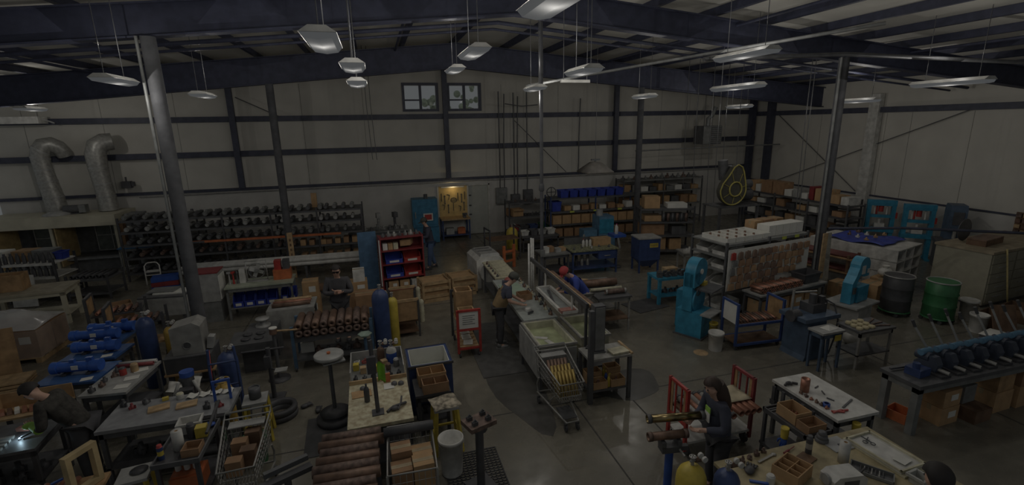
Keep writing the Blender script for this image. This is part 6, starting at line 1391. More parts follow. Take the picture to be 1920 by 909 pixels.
# standing drill unit with blue cap
t = T('engine_unit', 'small machine with a blue round cap, white pipes and black body', 'machine', (-2.12, 7.45, 0), .1) if False else T('engine_unit', 'upright machine with round blue cap beside the yellow hand truck cylinder', 'machine', (-3.13, 8.06, 0), .1)
t.bx('unit_base', M_black, -.16, .16, -.16, .16, 0, .55); t.rod('unit_column', M_dkgrey, (0, 0, .55), (0, 0, 1.0), .09, n=14); t.rod('blue_cap', M_blue, (0, 0, 1.0), (0, 0, 1.08), .1, n=18); t.p('white_pipe', M_white, MB().tube([(-.12, -.1, .5), (-.18, -.14, .75), (-.1, -.1, .95)], .025, 7)); t.p('white_pipe', M_white, MB().tube([(.12, -.1, .5), (.17, -.14, .75), (.1, -.1, .95)], .025, 7)); t.bx('black_motor', M_black, -.1, .1, -.24, -.09, .62, .86)
# hand truck with yellow and blue cylinders
t = T('hand_truck', 'dark hand truck holding the yellow and blue gas cylinders', 'hand truck', (-2.62, 7.96, 0), .1)
for x in (-.2, .2): t.p('side_rail', M_navy, MB().tube([(x, .16, .1), (x, .2, 1.0), (x*.9, .2, 1.35)], .022, 7))
for z in (.3, .7, 1.1): t.rod('cross_bar', M_navy, (-.2, .19, z), (.2, .19, z), .015)
t.bx('toe_plate', M_black, -.22, .22, -.12, .16, .02, .04)
for x in (-.26, .26): t.rod('wheel', M_rubber, (x-.025, .2, .11), (x+.025, .2, .11), .11, n=18)
gas_cylinder('orange-yellow gas cylinder strapped at the front of the hand truck', (-2.615, 7.925, .045), .13, .8, MATS['orange_yellow'], collar=True)
gas_cylinder('bright dark blue gas cylinder behind the hand truck', (-2.68, 8.52, 0), .16, 1.12, M_navy, gauge=True)
pipe_piece('red_tube', 'red tube leaning on the blue cylinder behind the hand truck', 'tube', (-2.93, 8.3, .02), (-2.88, 8.34, 1.25), .022, M_red)
# yellow stools
Y1 = stool('yellow legged stool with a dark cup, beside the hand truck', (-2.1, 7.6, 0), .1, .34, .68, M_ltgrey, M_yellow, spread=.04)
pipe_piece('dark_cup', 'dark open cup on the yellow legged stool by the hand truck', 'cup', (-2.1, 7.62, .683), (-2.1, 7.62, .86), .085, M_dkgrey)
Y2 = stool('yellow legged stool with a dirty top at the lower left', (-3.22, 6.3, 0), .15, .34, .6, M_ltgrey, M_yellow, spread=.03)
solo('dark_plate', MB().lathe([(.09, 0), (.1, .01), (.001, .015)], 16), M_black, 'dark plate on the yellow legged stool at the lower left', 'plate', (-3.18, 6.34, .6))
Y3 = stool('yellow stool with a dirty paper top right of the white scarred bench', (.7, 6.5, 0), .05, .36, .74, M_ltgrey, M_yellow, spread=.05)
solo('dirty_paper', MB().sheet(8, 6, lambda u, v: (-.2+.4*u, -.19+.38*v, .012+.012*math.sin(7*u)*math.sin(9*v+1))), mat('rust_stained_paper', (206, 190, 160), .8, vary=.5, scale=12), 'rust-stained paper on the yellow stool', 'paper', (.7, 6.5, .74), .2)
# rusty pieces on stool and tire ring
t = T('steel_ring', 'two dark steel rings lying stacked on the floor by the green bucket', 'ring', (-1.9, 8.14, 0))
for i in range(2): t.p('ring', M_black, MB().lathe([(.2, .0+.1*i), (.27, 0+.1*i), (.28, .05+.1*i), (.27, .09+.1*i), (.2, .09+.1*i), (.2, .0+.1*i)], 26, caps=False))
bucket('green bucket standing right of the black wire cart', (-2.02, 6.98, 0), .16, .42, M_green)
for i, (px, py) in enumerate(((572, 764), (597, 772))):
    g = G(px, py); t = T('work_glove', 'black glove dropped on the bare floor, %s one of two' % ('left', 'right')[i], 'glove', (g.x, g.y, 0), .5+i)
    t.p('palm', M_black, MB().ball((0, 0, .035), (.075, .05, .035), 10))
    for j in range(4): t.p('finger', M_black, MB().tube([(.05, -.03+.022*j, .04), (.1, -.04+.026*j, .05), (.13, -.04+.028*j, .02)], [.013, .012, .009], 6))
solo('floor_grate', MB().box((0, 0, .006), (.66, 1.05, .01)), M_rubber, 'black ribbed mat left of the white scarred bench', 'mat', (-1.08, 7.35, 0), .05)
# mid posts with small platforms
t = T('tool_post', 'black welding post with arms and a small pale platform', 'post', (-2.1, 8.75, 0))
t.p('foot', M_black, MB().box((0, 0, .015), (.34, .34, .03))); t.rod('post', M_black, (0, 0, .03), (0, 0, 1.0), .04); t.rod('arm', M_black, (-.45, .1, .92), (.25, .05, .95), .018); t.box('platform', M_ltgrey, (.2, -.15, .62), (.2, .16, .02)); t.rod('platform_arm', M_dkgrey, (0, 0, .6), (.2, -.15, .61), .016); t.p('torch_block', M_black, MB().box((-.02, -.02, .75), (.1, .12, .22)))
t = T('tool_post', 'grey post stand with a round pale tin on top, by the draped table', 'post', (-2.14, 9.5, 0))
t.p('foot', M_black, MB().lathe([(.2, 0), (.2, .02), (.04, .04)], 16)); t.rod('post', M_dkgrey, (0, 0, .03), (0, 0, .95), .035); t.rod('tin', M_bronze, (0, 0, .95), (0, 0, 1.06), .07, n=16); t.rod('tin_lid', M_paper, (0, 0, 1.06), (0, 0, 1.075), .075, n=16); t.rod('arm', M_wood, (.06, 0, 1.0), (.42, 0, .98), .018)
# hydraulic base by the grey machine: pump with discs
t = T('pump_unit', 'dark low machine bed with four round bores, right of the grey box machine', 'machine', (-2.66, 10.15, 0), .05)
t.bx('bed', M_dkgrey, -.4, .4, -.35, .35, .5, .68); t.bx('pedestal', M_black, -.2, .2, -.2, .2, .0, .5)
for x in (-.12, .12):
    for y in (-.12, .12): t.p('bore_ring', M_black, MB().lathe([(.07, .68), (.09, .7), (.06, .71)], 14, M=Matrix.Translation((x, y, 0))))
solo('steel_reel', MB().lathe([(.14, 0), (.14, .03), (.06, .04), (.06, .12), (.13, .13), (.13, .16), (.001, .16)], 18), M_steel, 'bright steel reel on a round base behind the grey box machine', 'reel', (-2.75, 10.95, .9)) if False else None
t = T('reel_stand', 'low stand with a bright steel reel right of the grey box machine', 'stand', (-2.62, 10.85, 0)); t.bx('stand_box', M_dkgrey, -.3, .3, -.25, .25, 0, .62); t.p('reel', M_ltgrey, MB().lathe([(.15, .62), (.15, .65), (.06, .66), (.06, .76), (.14, .77), (.14, .8), (.001, .8)], 18))
# draped table right of it
DT = table('draped_table', 'grey table hung with a pale sheet, left of the roller rack', 'table', (-2.62, 10.7+.55), .0, .0001+1.0, .7, .8, M_ltgrey, M_dkgrey)
solo('hanging_sheet', MB().box((0, 0, -.25), (1.0, .02, .5)), mat('pale_hanging_sheet', (170, 168, 160), .8), 'pale sheet hanging down the front of the grey draped table', 'sheet', (-2.12, 11.235, .79))
for i in range(3): pipe_piece('tan_tube', 'tan pipe lying on the draped table, %s of three' % ('front', 'middle', 'back')[i], 'pipe', Lp(DT.fr, .1, .15+.16*i, .85), Lp(DT.fr, .9, .2+.16*i, .85), .045, (M_bronze, M_copper, M_wood)[i])
# roller rack
t = T('roller_rack', 'blue legged rack holding two rows of thick dark steel rollers', 'rack', (-1.86, 9.72, 0), .0); c0 = (Vector((-1.86, 9.72, 0)), 0, 1)
M_legblue = mat('faded_leg_blue', (66, 104, 140), .5)
for x in (0, 1.5):
    for y in (0, .62): t.box('leg', M_legblue, (x, y, .5), (.06, .06, .9)); caster(t, x, y, .05)
t.bx('shelf', M_dkgrey, .03, 1.47, 0, .62, .66, .7); t.bx('shelf', M_dkgrey, .03, 1.47, 0, .62, .2, .24); t.bx('front_bar', M_dkgrey, .03, 1.47, -.02, .0, .62, .72)
for i in range(9):
    pipe_piece('steel_roller', 'thick dark steel roller in the lower row of the roller rack, %s' % nth(i, 9), 'roller', Lp(c0, .125+i*.157, -.06, .799), Lp(c0, .125+i*.157, .6, .799), .0745, M_rust, 'rollers in the rack', bore=.35)
    pipe_piece('steel_roller', 'thick dark steel roller in the upper row of the roller rack, %s' % nth(i, 9), 'roller', Lp(c0, .125+i*.157, -.06, .951), Lp(c0, .125+i*.157, .6, .951), .0745, M_rust if i % 2 else M_bronze, 'rollers in the rack', bore=.35)
for i in range(6): clutter('machine_part', 'rusty part on the low shelf of the roller rack, %s' % nth(i, 6), 'part', Lp(c0, .42+i*.19, .25, .24), (M_rust, M_dkgrey)[i % 2], 580+i, .22, 'parts under the rollers')
carton('white box on the low shelf of the roller rack', Lp(c0, .2, .4, .24), .0, (.26, .2, .22), M_paper, tape=False)
# turntable on pole with wheel base
t = T('turntable_stand', 'round wooden turntable on a pole with a wheel rim base', 'stand', (-.98, 7.72, 0))
t.p('wheel_rim_base', M_black, MB().lathe([(.26, 0), (.3, .02), (.3, .09), (.22, .1), (.2, .14), (.24, .17), (.1, .2), (.05, .24)], 26)); t.rod('pole', M_dkgrey, (0, 0, .2), (0, 0, 1.15), .032); t.p('bracket', M_ltgrey, MB().box((.06, -.04, 1.1), (.34, .22, .02), .3)); t.p('turntable', M_ltgrey, MB().lathe([(.22, 1.15), (.23, 1.16), (.23, 1.2), (.22, 1.21), (.001, 1.21)], 30)); t.rod('orange_knob', M_orange, (0, 0, 1.21), (0, 0, 1.24), .028, n=12)
# tall blue cylinder pair with rack
gas_cylinder('tall navy gas cylinder at the right end of the roller rack', (-.14, 9.85, 0), .17, 1.5, M_navy)
gas_cylinder('slim yellow gas cylinder behind the tall navy one', (.1, 10.15, 0), .11, 1.2, M_yellow)
t = T('tray_post', 'pale green tray on a thin blue post at the end of the roller rack', 'stand', (-.48, 9.35, 0)); t.rod('post', M_legblue, (0, 0, 0.02), (0, 0, .72), .03); t.p('foot', M_legblue, MB().box((0, 0, .012), (.3, .3, .024))); t.p('tray', mat('pale_green_tray', (150, 176, 158), .4), MB().lathe([(.06, .72), (.13, .76), (.14, .79), (.12, .79), (.05, .74)], 6))
# scarred white bench
SB_ = table('scarred_bench', 'white scarred workbench with a metal rack of boxes at its far end', 'workbench', (-.64, 5.98), .02, .86, 1.95, .9, mat('scarred_cream_top', (216, 208, 168), .6, vary=.45, scale=14, rgb2=(170, 150, 110)), M_black, th=.05, shelf=.3)
c0 = SB_.fr
BX = T('bench_box', 'grey steel open box at the far end of the scarred bench holding bottles', 'box', Lp(c0, .02, 1.18, .9), .02); k = MB()
BX.bx('box_floor', M_grey, 0, .82, 0, .72, 0, .015)
for a, b, c, d in ((0, .82, .7, .72), (0, .015, 0, .7), (.805, .82, 0, .7)): k.bx(a, b, c, d, .015, .2)
BX.p('box_wall', M_ltgrey, k); BX.bx('wooden_front', M_wood, -.02, .84, -.03, .0, .0, .06)
for i in range(5): carton('yellow parts box in the grey steel box on the scarred bench, %s' % nth(i, 5), Lp(c0, .1+.11*i, 1.62-.14*(i % 2), .918), .1*i, (.09, .1, .1), (M_yellow, M_wood, M_card)[i % 3], tape=False)
for i in range(3): solo('coiled_wire', MB().tube([(.045*math.cos(a), .045*math.sin(a), .02+.004*a) for a in (2*PI*i_/10 for i_ in range(22))], .008, 5), (M_white, M_red, M_black)[i], '%s coiled lead in the grey steel box on the scarred bench' % ('white', 'red', 'black')[i], 'wire', Lp(c0, .11+.125*i, 1.77, .92), i)
gas_cylinder('short blue gas bottle with white shoulder in the grey steel box', Lp(c0, .67, 1.72, .918), .085, .28, M_blue, dome=M_white, gauge=True)
gas_cylinder('short brown gas bottle left of the blue one in the grey steel box', Lp(c0, .5, 1.8, .918), .06, .26, M_bronze, gauge=True)
can('small grey can before the blue bottle in the steel box', Lp(c0, .73, 1.54, .918), .045, .14, M_grey, M_ltgrey)
can('small brown can before the brown bottle in the steel box', Lp(c0, .6, 1.45, .918), .04, .12, M_rust, M_bronze)
for i in range(6): clutter('machine_part', 'dark part at the front of the grey steel box, %s' % nth(i, 6), 'part', Lp(c0, .1+.13*i, 1.27, .918), (M_black, M_dkgrey)[i % 2], 600+i, .1, 'parts in the steel box')
t = T('bench_post', 'dark flat post rising from the scarred bench with a hanging lime jacket', 'post', Lp(c0, .4, .28, .9), .05); t.bx('base_plate', M_black, -.08, .08, -.08, .08, 0, .012); t.p('post_bar', M_black, MB().bar((0, 0, .012), (-.02, .02, 1.08), .05, .03)); t.p('holster', M_black, MB().box((-.03, -.04, .75), (.12, .07, .24)))
solo('lime_jacket', MB().sheet(8, 10, lambda u, v: (-.05+.1*u, .02*math.sin(6*u), .0-.26*v+.02*math.sin(5*u)), .02), M_lime, 'lime hi-vis cloth hanging on the dark post of the scarred bench', 'cloth', Lp(c0, .49, .32, 1.62), .1)
solo('orange_cloth', MB().box((0, 0, .07), (.1, .03, .14)), M_orange, 'orange pouch beside the lime cloth at the steel box', 'pouch', Lp(c0, .56, 1.1, .9), .1)
bottle('black drink bottle standing on the scarred bench', Lp(c0, .26, .62, .9), .04, .28, M_black, M_black)
solo('paper_sheet', MB().box((0, 0, .004), (.15, .17, .006)), M_paper, 'grey-white paper pad on the scarred bench', 'paper', Lp(c0, .58, .95, .9), .05)
for i in range(3): solo('grey_puck', MB().lathe([(.045, 0), (.045, .03), (.02, .05), (.001, .05)], 14), M_dkgrey, 'grey puck on the scarred bench, %s' % nth(i, 3), 'part', Lp(c0, (.2, .66, .76)[i], (.98, .98, .96)[i], .9), 0)
solo('cardboard_sheet', MB().box((0, 0, .004), (.28, .2, .006)), M_card, 'tan card sheet at the left of the scarred bench', 'card', Lp(c0, .18, .85, .9), .1)
solo('black_clamp', MB().tube([(-.15, -.05, .02), (-.05, .02, .03), (.05, 0, .05), (.14, .06, .02)], .02, 6).tube([(0, -.06, .02), (.06, .02, .06), (.1, .12, .1)], .014, 6).ball((-.04, -.03, .03), (.06, .04, .03), 8), M_black, 'heap of black clamps at the near right of the scarred bench', 'clamp', Lp(c0, .66, .3, .9), .2)
# blue dumpster
t = T('wash_tub', 'dark blue open tub with white inside, right of the scarred bench', 'tub', (.25, 7.45, 0), .02); k = MB()
for a, b, c, d in ((0, .72, 0, .04), (0, .72, .66, .7), (0, .04, .04, .66), (.68, .72, .04, .66)): k.bx(a, b, c, d, .1, .9)
t.p('tub_shell', M_navy, k); t.bx('tub_floor', M_navy, .04, .68, .04, .66, .1, .2); k = MB()
for a, b, c, d in ((.045, .675, .042, .05), (.045, .675, .65, .658), (.042, .05, .05, .65), (.67, .678, .05, .65)): k.bx(a, b, c, d, .62, .9)
t.p('white_lining', M_paper, k); t.bx('white_water', mat('pale_green_grey_water', (176, 184, 168), .2), .05, .67, .05, .65, .2, .62); k = MB()
for a, b, c, d in ((-.02, .74, -.02, .0), (-.02, .74, .7, .72), (-.02, 0, 0, .7), (.72, .74, 0, .7)): k.bx(a, b, c, d, .87, .91)
t.p('tub_rim', M_black, k)
for x in (.06, .66):
    for y in (.06, .64): t.box('leg', M_navy, (x, y, .05), (.08, .08, .1))
# cart with divided cartons in front of it
CC = table('carton_cart', 'dark cart of divided cartons in front of the blue tub', 'cart', (.3, 6.82), .02, .55, .56, .72, M_black, M_black, shelf=.25)
openbox('divided brown carton on the dark cart, far one', Lp(CC.fr, .3, .4, .72), .05, (.44, .28, .2), M_card, flaps=False, cells=(2, 1))
openbox('divided brown carton on the dark cart, near one', Lp(CC.fr, .32, .13, .72), .05, (.4, .24, .16), M_card2, flaps=False, cells=(2, 1))
for i in range(4): clutter('machine_part', 'dark part on the low shelf of the carton cart, %s' % nth(i, 4), 'part', Lp(CC.fr, .1+.12*i, .28, .25), M_dkgrey, 620+i, .15, 'parts on the carton cart')
# tubes rack near
TR = T('tube_rack', 'dark trestle holding the pile of long brown steel tubes', 'rack', (-.95, 4.7, 0), -.05); c0 = (Vector((-.95, 4.7, 0)), -.05, 1)
for x in (.08, .6):
    for y in (.02, 1.2): TR.box('leg', M_black, (x, y, .39), (.05, .05, .78))
    TR.bx('bearer', M_black, x-.03, x+.03, 0, 1.22, .78, .83)
for i in range(8):
    L = (.74, .7, .76, .72, .74, .7, .78, .72)[i]
    pipe_piece('brown_tube', 'long brown steel tube on the dark trestle, %s from the near end' % ORD[i], 'tube', Lp(c0, -.06+.02*(i % 3), .07+.152*i, .903), Lp(c0, -.06+L+.02*(i % 2), .07+.152*i+.01, .903), .068, (M_bronze, M_rust)[i % 2], 'tubes on the trestle', bore=.75, ring=True)
for i in range(4):
    solo('tube_flange', MB().rod((-.03, 0, .04), (.03, 0, .04), .1 if i < 2 else .05, n=12).box((0, 0, .02), (.05, .16, .04)), M_black, 'dark clevis piece at the left ends of the brown tubes, %s from the near end' % ORD[i], 'part', Lp(c0, -.22+.02*i, .6+.14*i, .83), .1*i) if False else None
t = T('clamp_stand', 'black steel bar stand at the left ends of the brown tubes', 'stand', (-1.28, 5.35, 0), .1); t.box('post', M_black, (0, 0, .4), (.07, .07, .8)); t.box('foot', M_black, (0, 0, .015), (.3, .3, .03)); t.bar('top_bar', M_black, (-.28, -.1, .83), (.26, .1, .83), .1, .06); t.bar('top_bar', M_dkgrey, (-.24, .02, .9), (.22, .2, .9), .06, .06)
# mesh basket with roll
t = T('wire_basket_cart', 'wire basket cart with cartons and a dark roll across it', 'cart', (-.16, 4.9, 0), -.03); c0 = (Vector((-.16, 4.9, 0)), -.03, 1)
for x in (0, .56):
    for y in (0, .95): t.box('post', M_steel, (x, y, .5), (.025, .025, .84)); caster(t, x, y, .04)
t.p('basket_rim', M_steel, MB().tube([(0, 0, .92), (.56, 0, .92), (.56, .95, .92), (0, .95, .92)], .012, 6, closed=True)); t.bx('basket_floor', M_dkgrey, 0, .56, 0, .95, .5, .52)
k = MB()
for i in range(13): k.rod((0, .95*i/12, .52), (0, .95*i/12, .92), .004, n=4, caps=False); k.rod((.56, .95*i/12, .52), (.56, .95*i/12, .92), .004, n=4, caps=False)
for i in range(9): k.rod((.56*i/8, 0, .52), (.56*i/8, 0, .92), .004, n=4, caps=False); k.rod((.56*i/8, .95, .52), (.56*i/8, .95, .92), .004, n=4, caps=False)
for z in (.6, .7, .8): k.tube([(0, 0, z), (.56, 0, z), (.56, .95, z), (0, .95, z)], .004, 4, closed=True)
t.p('wire_grid', M_steel, k)
pipe_piece('dark_roll', 'dark padded roll lying across the wire basket cart', 'roll', Lp(c0, -.04, .72, .995), Lp(c0, .58, .74, .995), .06, M_black, bore=.5)
for i in range(4): carton('tan carton in the wire basket cart, %s' % ('near left', 'near right', 'far left', 'far right')[i], Lp(c0, .16+.25*(i % 2), .22+.25*(i//2), .52), .05, (.24, .22, .34+.04*(i % 3)), (M_card2, M_card)[i % 2])
bucket('white bucket right of the wire basket cart', (.69, 5.9, .0135), .17, .55, M_white, handle=True)
# pedestal with four clamps on a grate
t = T('clamp_pedestal', 'dark pedestal with a tilted rusty plate of four clamps', 'stand', (1.02, 5.5, .006), .35)
t.p('foot', M_black, MB().box((0, 0, .025), (.34, .34, .03))); t.rod('pole', M_black, (0, 0, .03), (0, 0, .96), .055, n=12); t.box('plate', M_rust, (0, 0, .99), (.38, .28, .06)); t.rod('hub', M_black, (0, 0, .88), (0, 0, .96), .11, n=10)
for sx in (-1, 1):
    for sy in (-1, 1): t.p('clamp', M_black, MB().box((sx*.1, sy*.07, 1.045), (.07, .05, .05)).tube([(sx*.1-.03, sy*.07, 1.06), (sx*.1, sy*.07, 1.1), (sx*.1+.03, sy*.07, 1.06)], .012, 6))
gm_ = MB(); W_, D_ = .78, .95
for a in range(14): gm_.bx(-W_/2+W_*a/13-.009, -W_/2+W_*a/13+.009, -D_/2, D_/2, .002, .012)
for b in range(18): gm_.bx(-W_/2, W_/2, -D_/2+D_*b/17-.009, -D_/2+D_*b/17+.009, .002, .012)
solo('drain_mat', gm_, M_rubber, 'black open grid mat under the clamp pedestal', 'mat', (1.0, 5.78, 0), -.0)
# black wire shopping cart and tool cart near left
BC = shopping_cart('black wire shopping cart of scrap beside the green bucket', (-1.9, 5.62, 0), .06, 0)
for i in range(4): carton('brown carton in the black wire shopping cart, %s' % ORD[i], (-2.0+.13*(i % 2), 5.98+.155*i, .56), .0, (.18, .14, .2+.03*i), (M_card2, M_dkwood)[i % 2], tape=False)
TC2 = T('tool_cart', 'black tool cart with a paper roll and spray can at the lower left', 'cart', (-2.86, 5.95, 0), .0)
TC2.bx('top_tray', M_black, 0, .5, 0, .85, .82, .85); k = MB()
for a, b, c, d in ((-.01, .51, -.01, .01), (-.01, .51, .84, .86), (-.01, .01, .01, .84), (.49, .51, .01, .84)): k.bx(a, b, c, d, .83, .89)
TC2.p('tray_rim', M_dkgrey, k)
for x in (.04, .46):
    for y in (.04, .81): TC2.box('post', M_black, (x, y, .46), (.045, .045, .72)); caster(TC2, x, y, .045)
TC2.bx('lower_tray', M_black, 0, .5, 0, .85, .3, .34); TC2.p('push_handle', M_black, MB().tube([(.44, .84, .85), (.47, .95, 1.1), (.5, .95, 1.1), (.52, .3, 1.02)], .02, 7))
def c2(x, y, z=.85): return (-2.86+x, 5.95+y, z)
paper_roll('white paper towel roll on the black tool cart at the lower left', c2(.19, .32), .062, .26)
can('blue and yellow spray can with red cap on the lower left tool cart', c2(.05, .16), .034, .2, M_navy, M_red, band=M_yellow, name='spray_can')
can('black canister on the lower left tool cart', c2(.26, .55), .05, .2, M_black, M_black)
tote('white tub at the far end of the lower left tool cart', c2(.2, .72), .1, .26, .2, .16, M_white)
carton('yellow-fronted box on the lower left tool cart', c2(.38, .55), .1, (.13, .12, .14), M_yellow, tape=False)
solo('blue_rag', MB().ball((0, 0, .03), (.09, .06, .03), 10), M_blue, 'blue rag heap at the far right of the lower left tool cart', 'rag', c2(.4, .74))
openbox('small brown carton on the lower left tool cart', c2(.38, .2), .0, (.2, .2, .1), M_card2, flaps=False)
solo('bottle_crate', MB().box((0, 0, .1), (.36, .3, .2)).box((0, 0, .21), (.3, .24, .02)), M_orange, 'orange-brown crate on the lower tray of the lower left tool cart', 'crate', c2(.25, .3, .34), .05)
for i in range(3): bottle('white bottle on the orange-brown crate under the tool cart, %s' % ORD[i], c2(.14+.1*i, .3, .565), .035, .2, M_white, (M_blue, M_black, M_red)[i])
# wooden frame, copper bars and cartons at the bottom left
fk = MB()
for a, b, c, d in ((-.18, -.12, -.26, .26), (.12, .18, -.26, .26)): fk.bx(a, b, -.04, .04, c, d)
fk.bx(-.12, .12, -.04, .04, .2, .26); fk.bx(-.12, .12, -.04, .04, -.26, -.2)
M_pine = mat('pale_pine', (206, 176, 116), .6, vary=.15)
PB = T('bar_cart', 'plank cart of copper bars at the lower left corner', 'cart', (-4.6, 5.75, 0), .12); c0 = (Vector((-4.6, 5.75, 0)), .12, 1)
PB.bx('deck', M_ply, 0, 1.15, 0, .55, .56, .6)
for x in (.04, 1.11):
    for y in (.04, .51): PB.box('leg', M_black, (x, y, .28), (.05, .05, .56))
wf = solo('pine_window_surround', fk, M_pine, 'pale pine frame standing at the end of the copper bar cart', 'frame', Lp(c0, 1.0, .3, .865), .12+1.0)
for i in range(11): pipe_piece('copper_bar', 'copper bar on the plank cart at the lower left corner, %s' % nth(i, 11), 'bar', Lp(c0, .08+.075*i, .06, .635), Lp(c0, .1+.075*i, .5, .635), .032, (M_copper, M_bronze)[i % 2], 'copper bars at the lower left corner', bore=.3)
solo('blue_clip', MB().bar((0, 0, .01), (.1, .05, .03), .03, .02), M_blue, 'blue clip on the copper bars at the lower left corner', 'clip', Lp(c0, .62, .42, .67))
carton('plain brown carton at the bottom left corner', (-5.05, 6.5, 0), .1, (.4, .5, .75), M_card2)
carton('orange-brown carton at the bottom left corner, before the plain one', (-5.0, 5.95, 0), .1, (.4, .45, .55), M_card)
# welder's bench with tray of copper pieces
WB2 = table('weld_table', 'dark steel slatted table in front of the welder', 'workbench', (-5.48, 6.85), .08, .95, .8, .8, M_dkgrey, M_black, shelf=.3)
for i in range(4): solo('slat', MB().box((0, 0, .015), (.3, .05, .03)), M_steel, 'bright steel slat at the left of the dark welding table, %s from the near edge' % ORD[i], 'bar', Lp(WB2.fr, .42, .1+.09*i, .8), .1, 'slats on the welding table')
solo('copper_workpiece', MB().bar((-.1, .05, .03), (.06, -.04, .05), .07, .05).rod((.04, -.03, .05), (.14, -.06, .08), .03), mat('pink_copper', (206, 130, 108), .4, .3), 'pink copper workpiece on the dark welding table', 'part', Lp(WB2.fr, .64, .52, .8), .2)
M_arc = mat('welding_arc', (190, 226, 255), .5, vary=0, emit=3.0)
ar = T('welding_torch', 'welding torch with a bright bluish arc in the hand of the welder', 'torch', Lp(WB2.fr, .66, .3, .81), .1)
ar.p('torch_handle', M_black, MB().rod((.02, 0, .02), (.12, .03, .05), .014)); ar.p('arc_spark', M_arc, MB().ball((0, 0, .005), .014, 10))
ld = bpy.data.lights.new('arc_light', 'POINT'); ld.energy = 4.5; ld.color = (.6, .85, 1); ld.shadow_soft_size = 0
lo = bpy.data.objects.new('arc_light', ld); COL.objects.link(lo); lo.parent = ar.o; lo.location = (0, 0, .05)
for i in range(6): clutter('black_casting', 'black casting under the edge of the dark welding table, %s' % nth(i, 6), 'part', Lp(WB2.fr, .15+.13*i, .15+.2*(i % 2), .3), M_black, 640+i, .2, 'castings under the welding table')
TY = T('part_tray', 'tan tray of copper pieces on a stand behind the welding table', 'tray', (-5.6, 7.88, 0), .1); c0 = (Vector((-5.6, 7.88, 0)), .1, 1)
TY.bx('tray_floor', M_wood, 0, .85, 0, .4, .74, .77); TY.bx('tray_back', M_ply, 0, .85, .38, .4, .77, 1.0)
TY.bx('tray_end', M_ply, -.02, 0, 0, .4, .7, 1.02)
for x in (.03, .82):
    for y in (.03, .37): TY.box('leg', M_black, (x, y, .37), (.05, .05, .74))
for i in range(9): solo('copper_piece', MB().box((0, 0, .03), (.06, .16, .05), top=(.8, .9)), (M_copper, M_bronze, M_paper)[i % 3 if i % 4 else 0], 'copper piece in the tan tray behind the welding table, %s' % nth(i, 9), 'part', Lp(c0, .08+.085*i, .18, .77), .5, 'copper pieces in the tan tray')
# ------------------------------------------------------------------ grey tub, cabinet and bench at the left middle
t = T('grey_tub', 'large grey galvanised tub on legs, left of the leaning column', 'tub', (-5.72, 12.85, 0), -.1)
k = MB()
for a, b, c, d in ((0, 1.0, 0, .03), (0, 1.0, .67, .7), (0, .03, .03, .67), (.97, 1.0, .03, .67)): k.bx(a, b, c, d, .42, .85)
t.p('tub_shell', M_ltgrey, k); t.bx('tub_floor', M_grey, .03, .97, .03, .67, .42, .46)
for x in (.05, .95):
    for y in (.05, .65): t.box('leg', M_black, (x, y, .21), (.06, .06, .42))
for i in range(4): solo('grey_sack', MB().ball((0, 0, .07), (.17, .11, .07), 10), (M_ltgrey, M_grey, M_paper, M_dkgrey)[i], '%s folded sack stacked on the grey tub' % ('lowest', 'second', 'third', 'topmost')[i], 'sack', (-5.0+.06*i, 13.05+.03*i, .852+.0), .3*i) if False else None
t = T('tub_lid', 'grey slatted lid with stacked sheets on the galvanised tub', 'lid', (-5.19, 13.15, .85), -.1); t.box('lid_board', M_dkgrey, (0, 0, .02), (1.0, .66, .04)); t.box('white_sheet', M_paper, (.1, .05, .055), (.7, .4, .03)); t.box('grey_sheet', M_grey, (-.1, .1, .085), (.6, .4, .03))
t = T('grey_cabinet', 'upright grey cabinet with a red top edge beside the leaning column', 'cabinet', (-4.58, 13.1, 0), .02); t.bx('cabinet_body', M_ltgrey, 0, .55, 0, .55, .55, 1.28); t.bx('cabinet_top', M_dkred, -.01, .56, -.01, .56, 1.28, 1.31); t.bx('cabinet_stand', M_grey, .02, .53, .02, .53, 0, .55); t.bx('white_side', M_paper, .555, .575, .0, .5, .6, 1.2)
BN = table('parts_bench', 'green topped bench with blue bins beneath, right of the grey cabinet', 'workbench', (-3.92, 13.05), .04, 1.6, .75, .88, mat('pale_green_benchtop', (176, 186, 160), .5), M_grey, shelf=.32); c0 = BN.fr
for i in range(4): bin_('blue bin with white card under the green topped bench, %s' % nth(i, 4), Lp(c0, .26+.26*i, .25, .32), .04, .24, .36, .3, M_binblue, 'blue bins under the green bench')
for i in range(2): bin_('blue bin farther back under the green topped bench, %s' % ('left', 'right')[i], Lp(c0, 1.32+.2*i, .45, .32), .04, .17, .36, .26, M_binblue, 'back blue bins')
openbox('white-pink open carton at the right under the green topped bench', Lp(c0, 1.3, -.3, 0), .3, (.36, .3, .3), M_paper, flaps=False)
t = T('box_fan', 'wire guarded box fan standing on the green topped bench', 'fan', Lp(c0, .72, .4, .88), .04)
t.p('fan_frame', M_ltgrey, MB().tube([(-.24, 0, .02), (-.24, 0, .54), (.24, 0, .54), (.24, 0, .02)], .018, 7, closed=True)); t.p('fan_guard', M_grey, MB().tube([(.2*math.cos(a), 0, .28+.2*math.sin(a)) for a in (2*PI*i/22 for i in range(22))], .008, 5, closed=True)); t.rod('fan_hub', M_grey, (0, -.03, .28), (0, .05, .28), .05, n=14)
for i in range(4): t.p('fan_blade', M_ltgrey, MB().box((0, 0, .1), (.1, .006, .15), M=Matrix.Translation((0, 0, .28)) @ Matrix.Rotation(PI/2*i+.4, 4, 'Y') @ Matrix.Rotation(.3, 4, 'Z')))
t.box('fan_foot', M_ltgrey, (0, 0, .012), (.5, .16, .02))
carton('orange open-fronted box on the right end of the green bench', Lp(c0, 1.32, .45, .88), .04, (.42, .3, .26), M_orange, tape=False); 
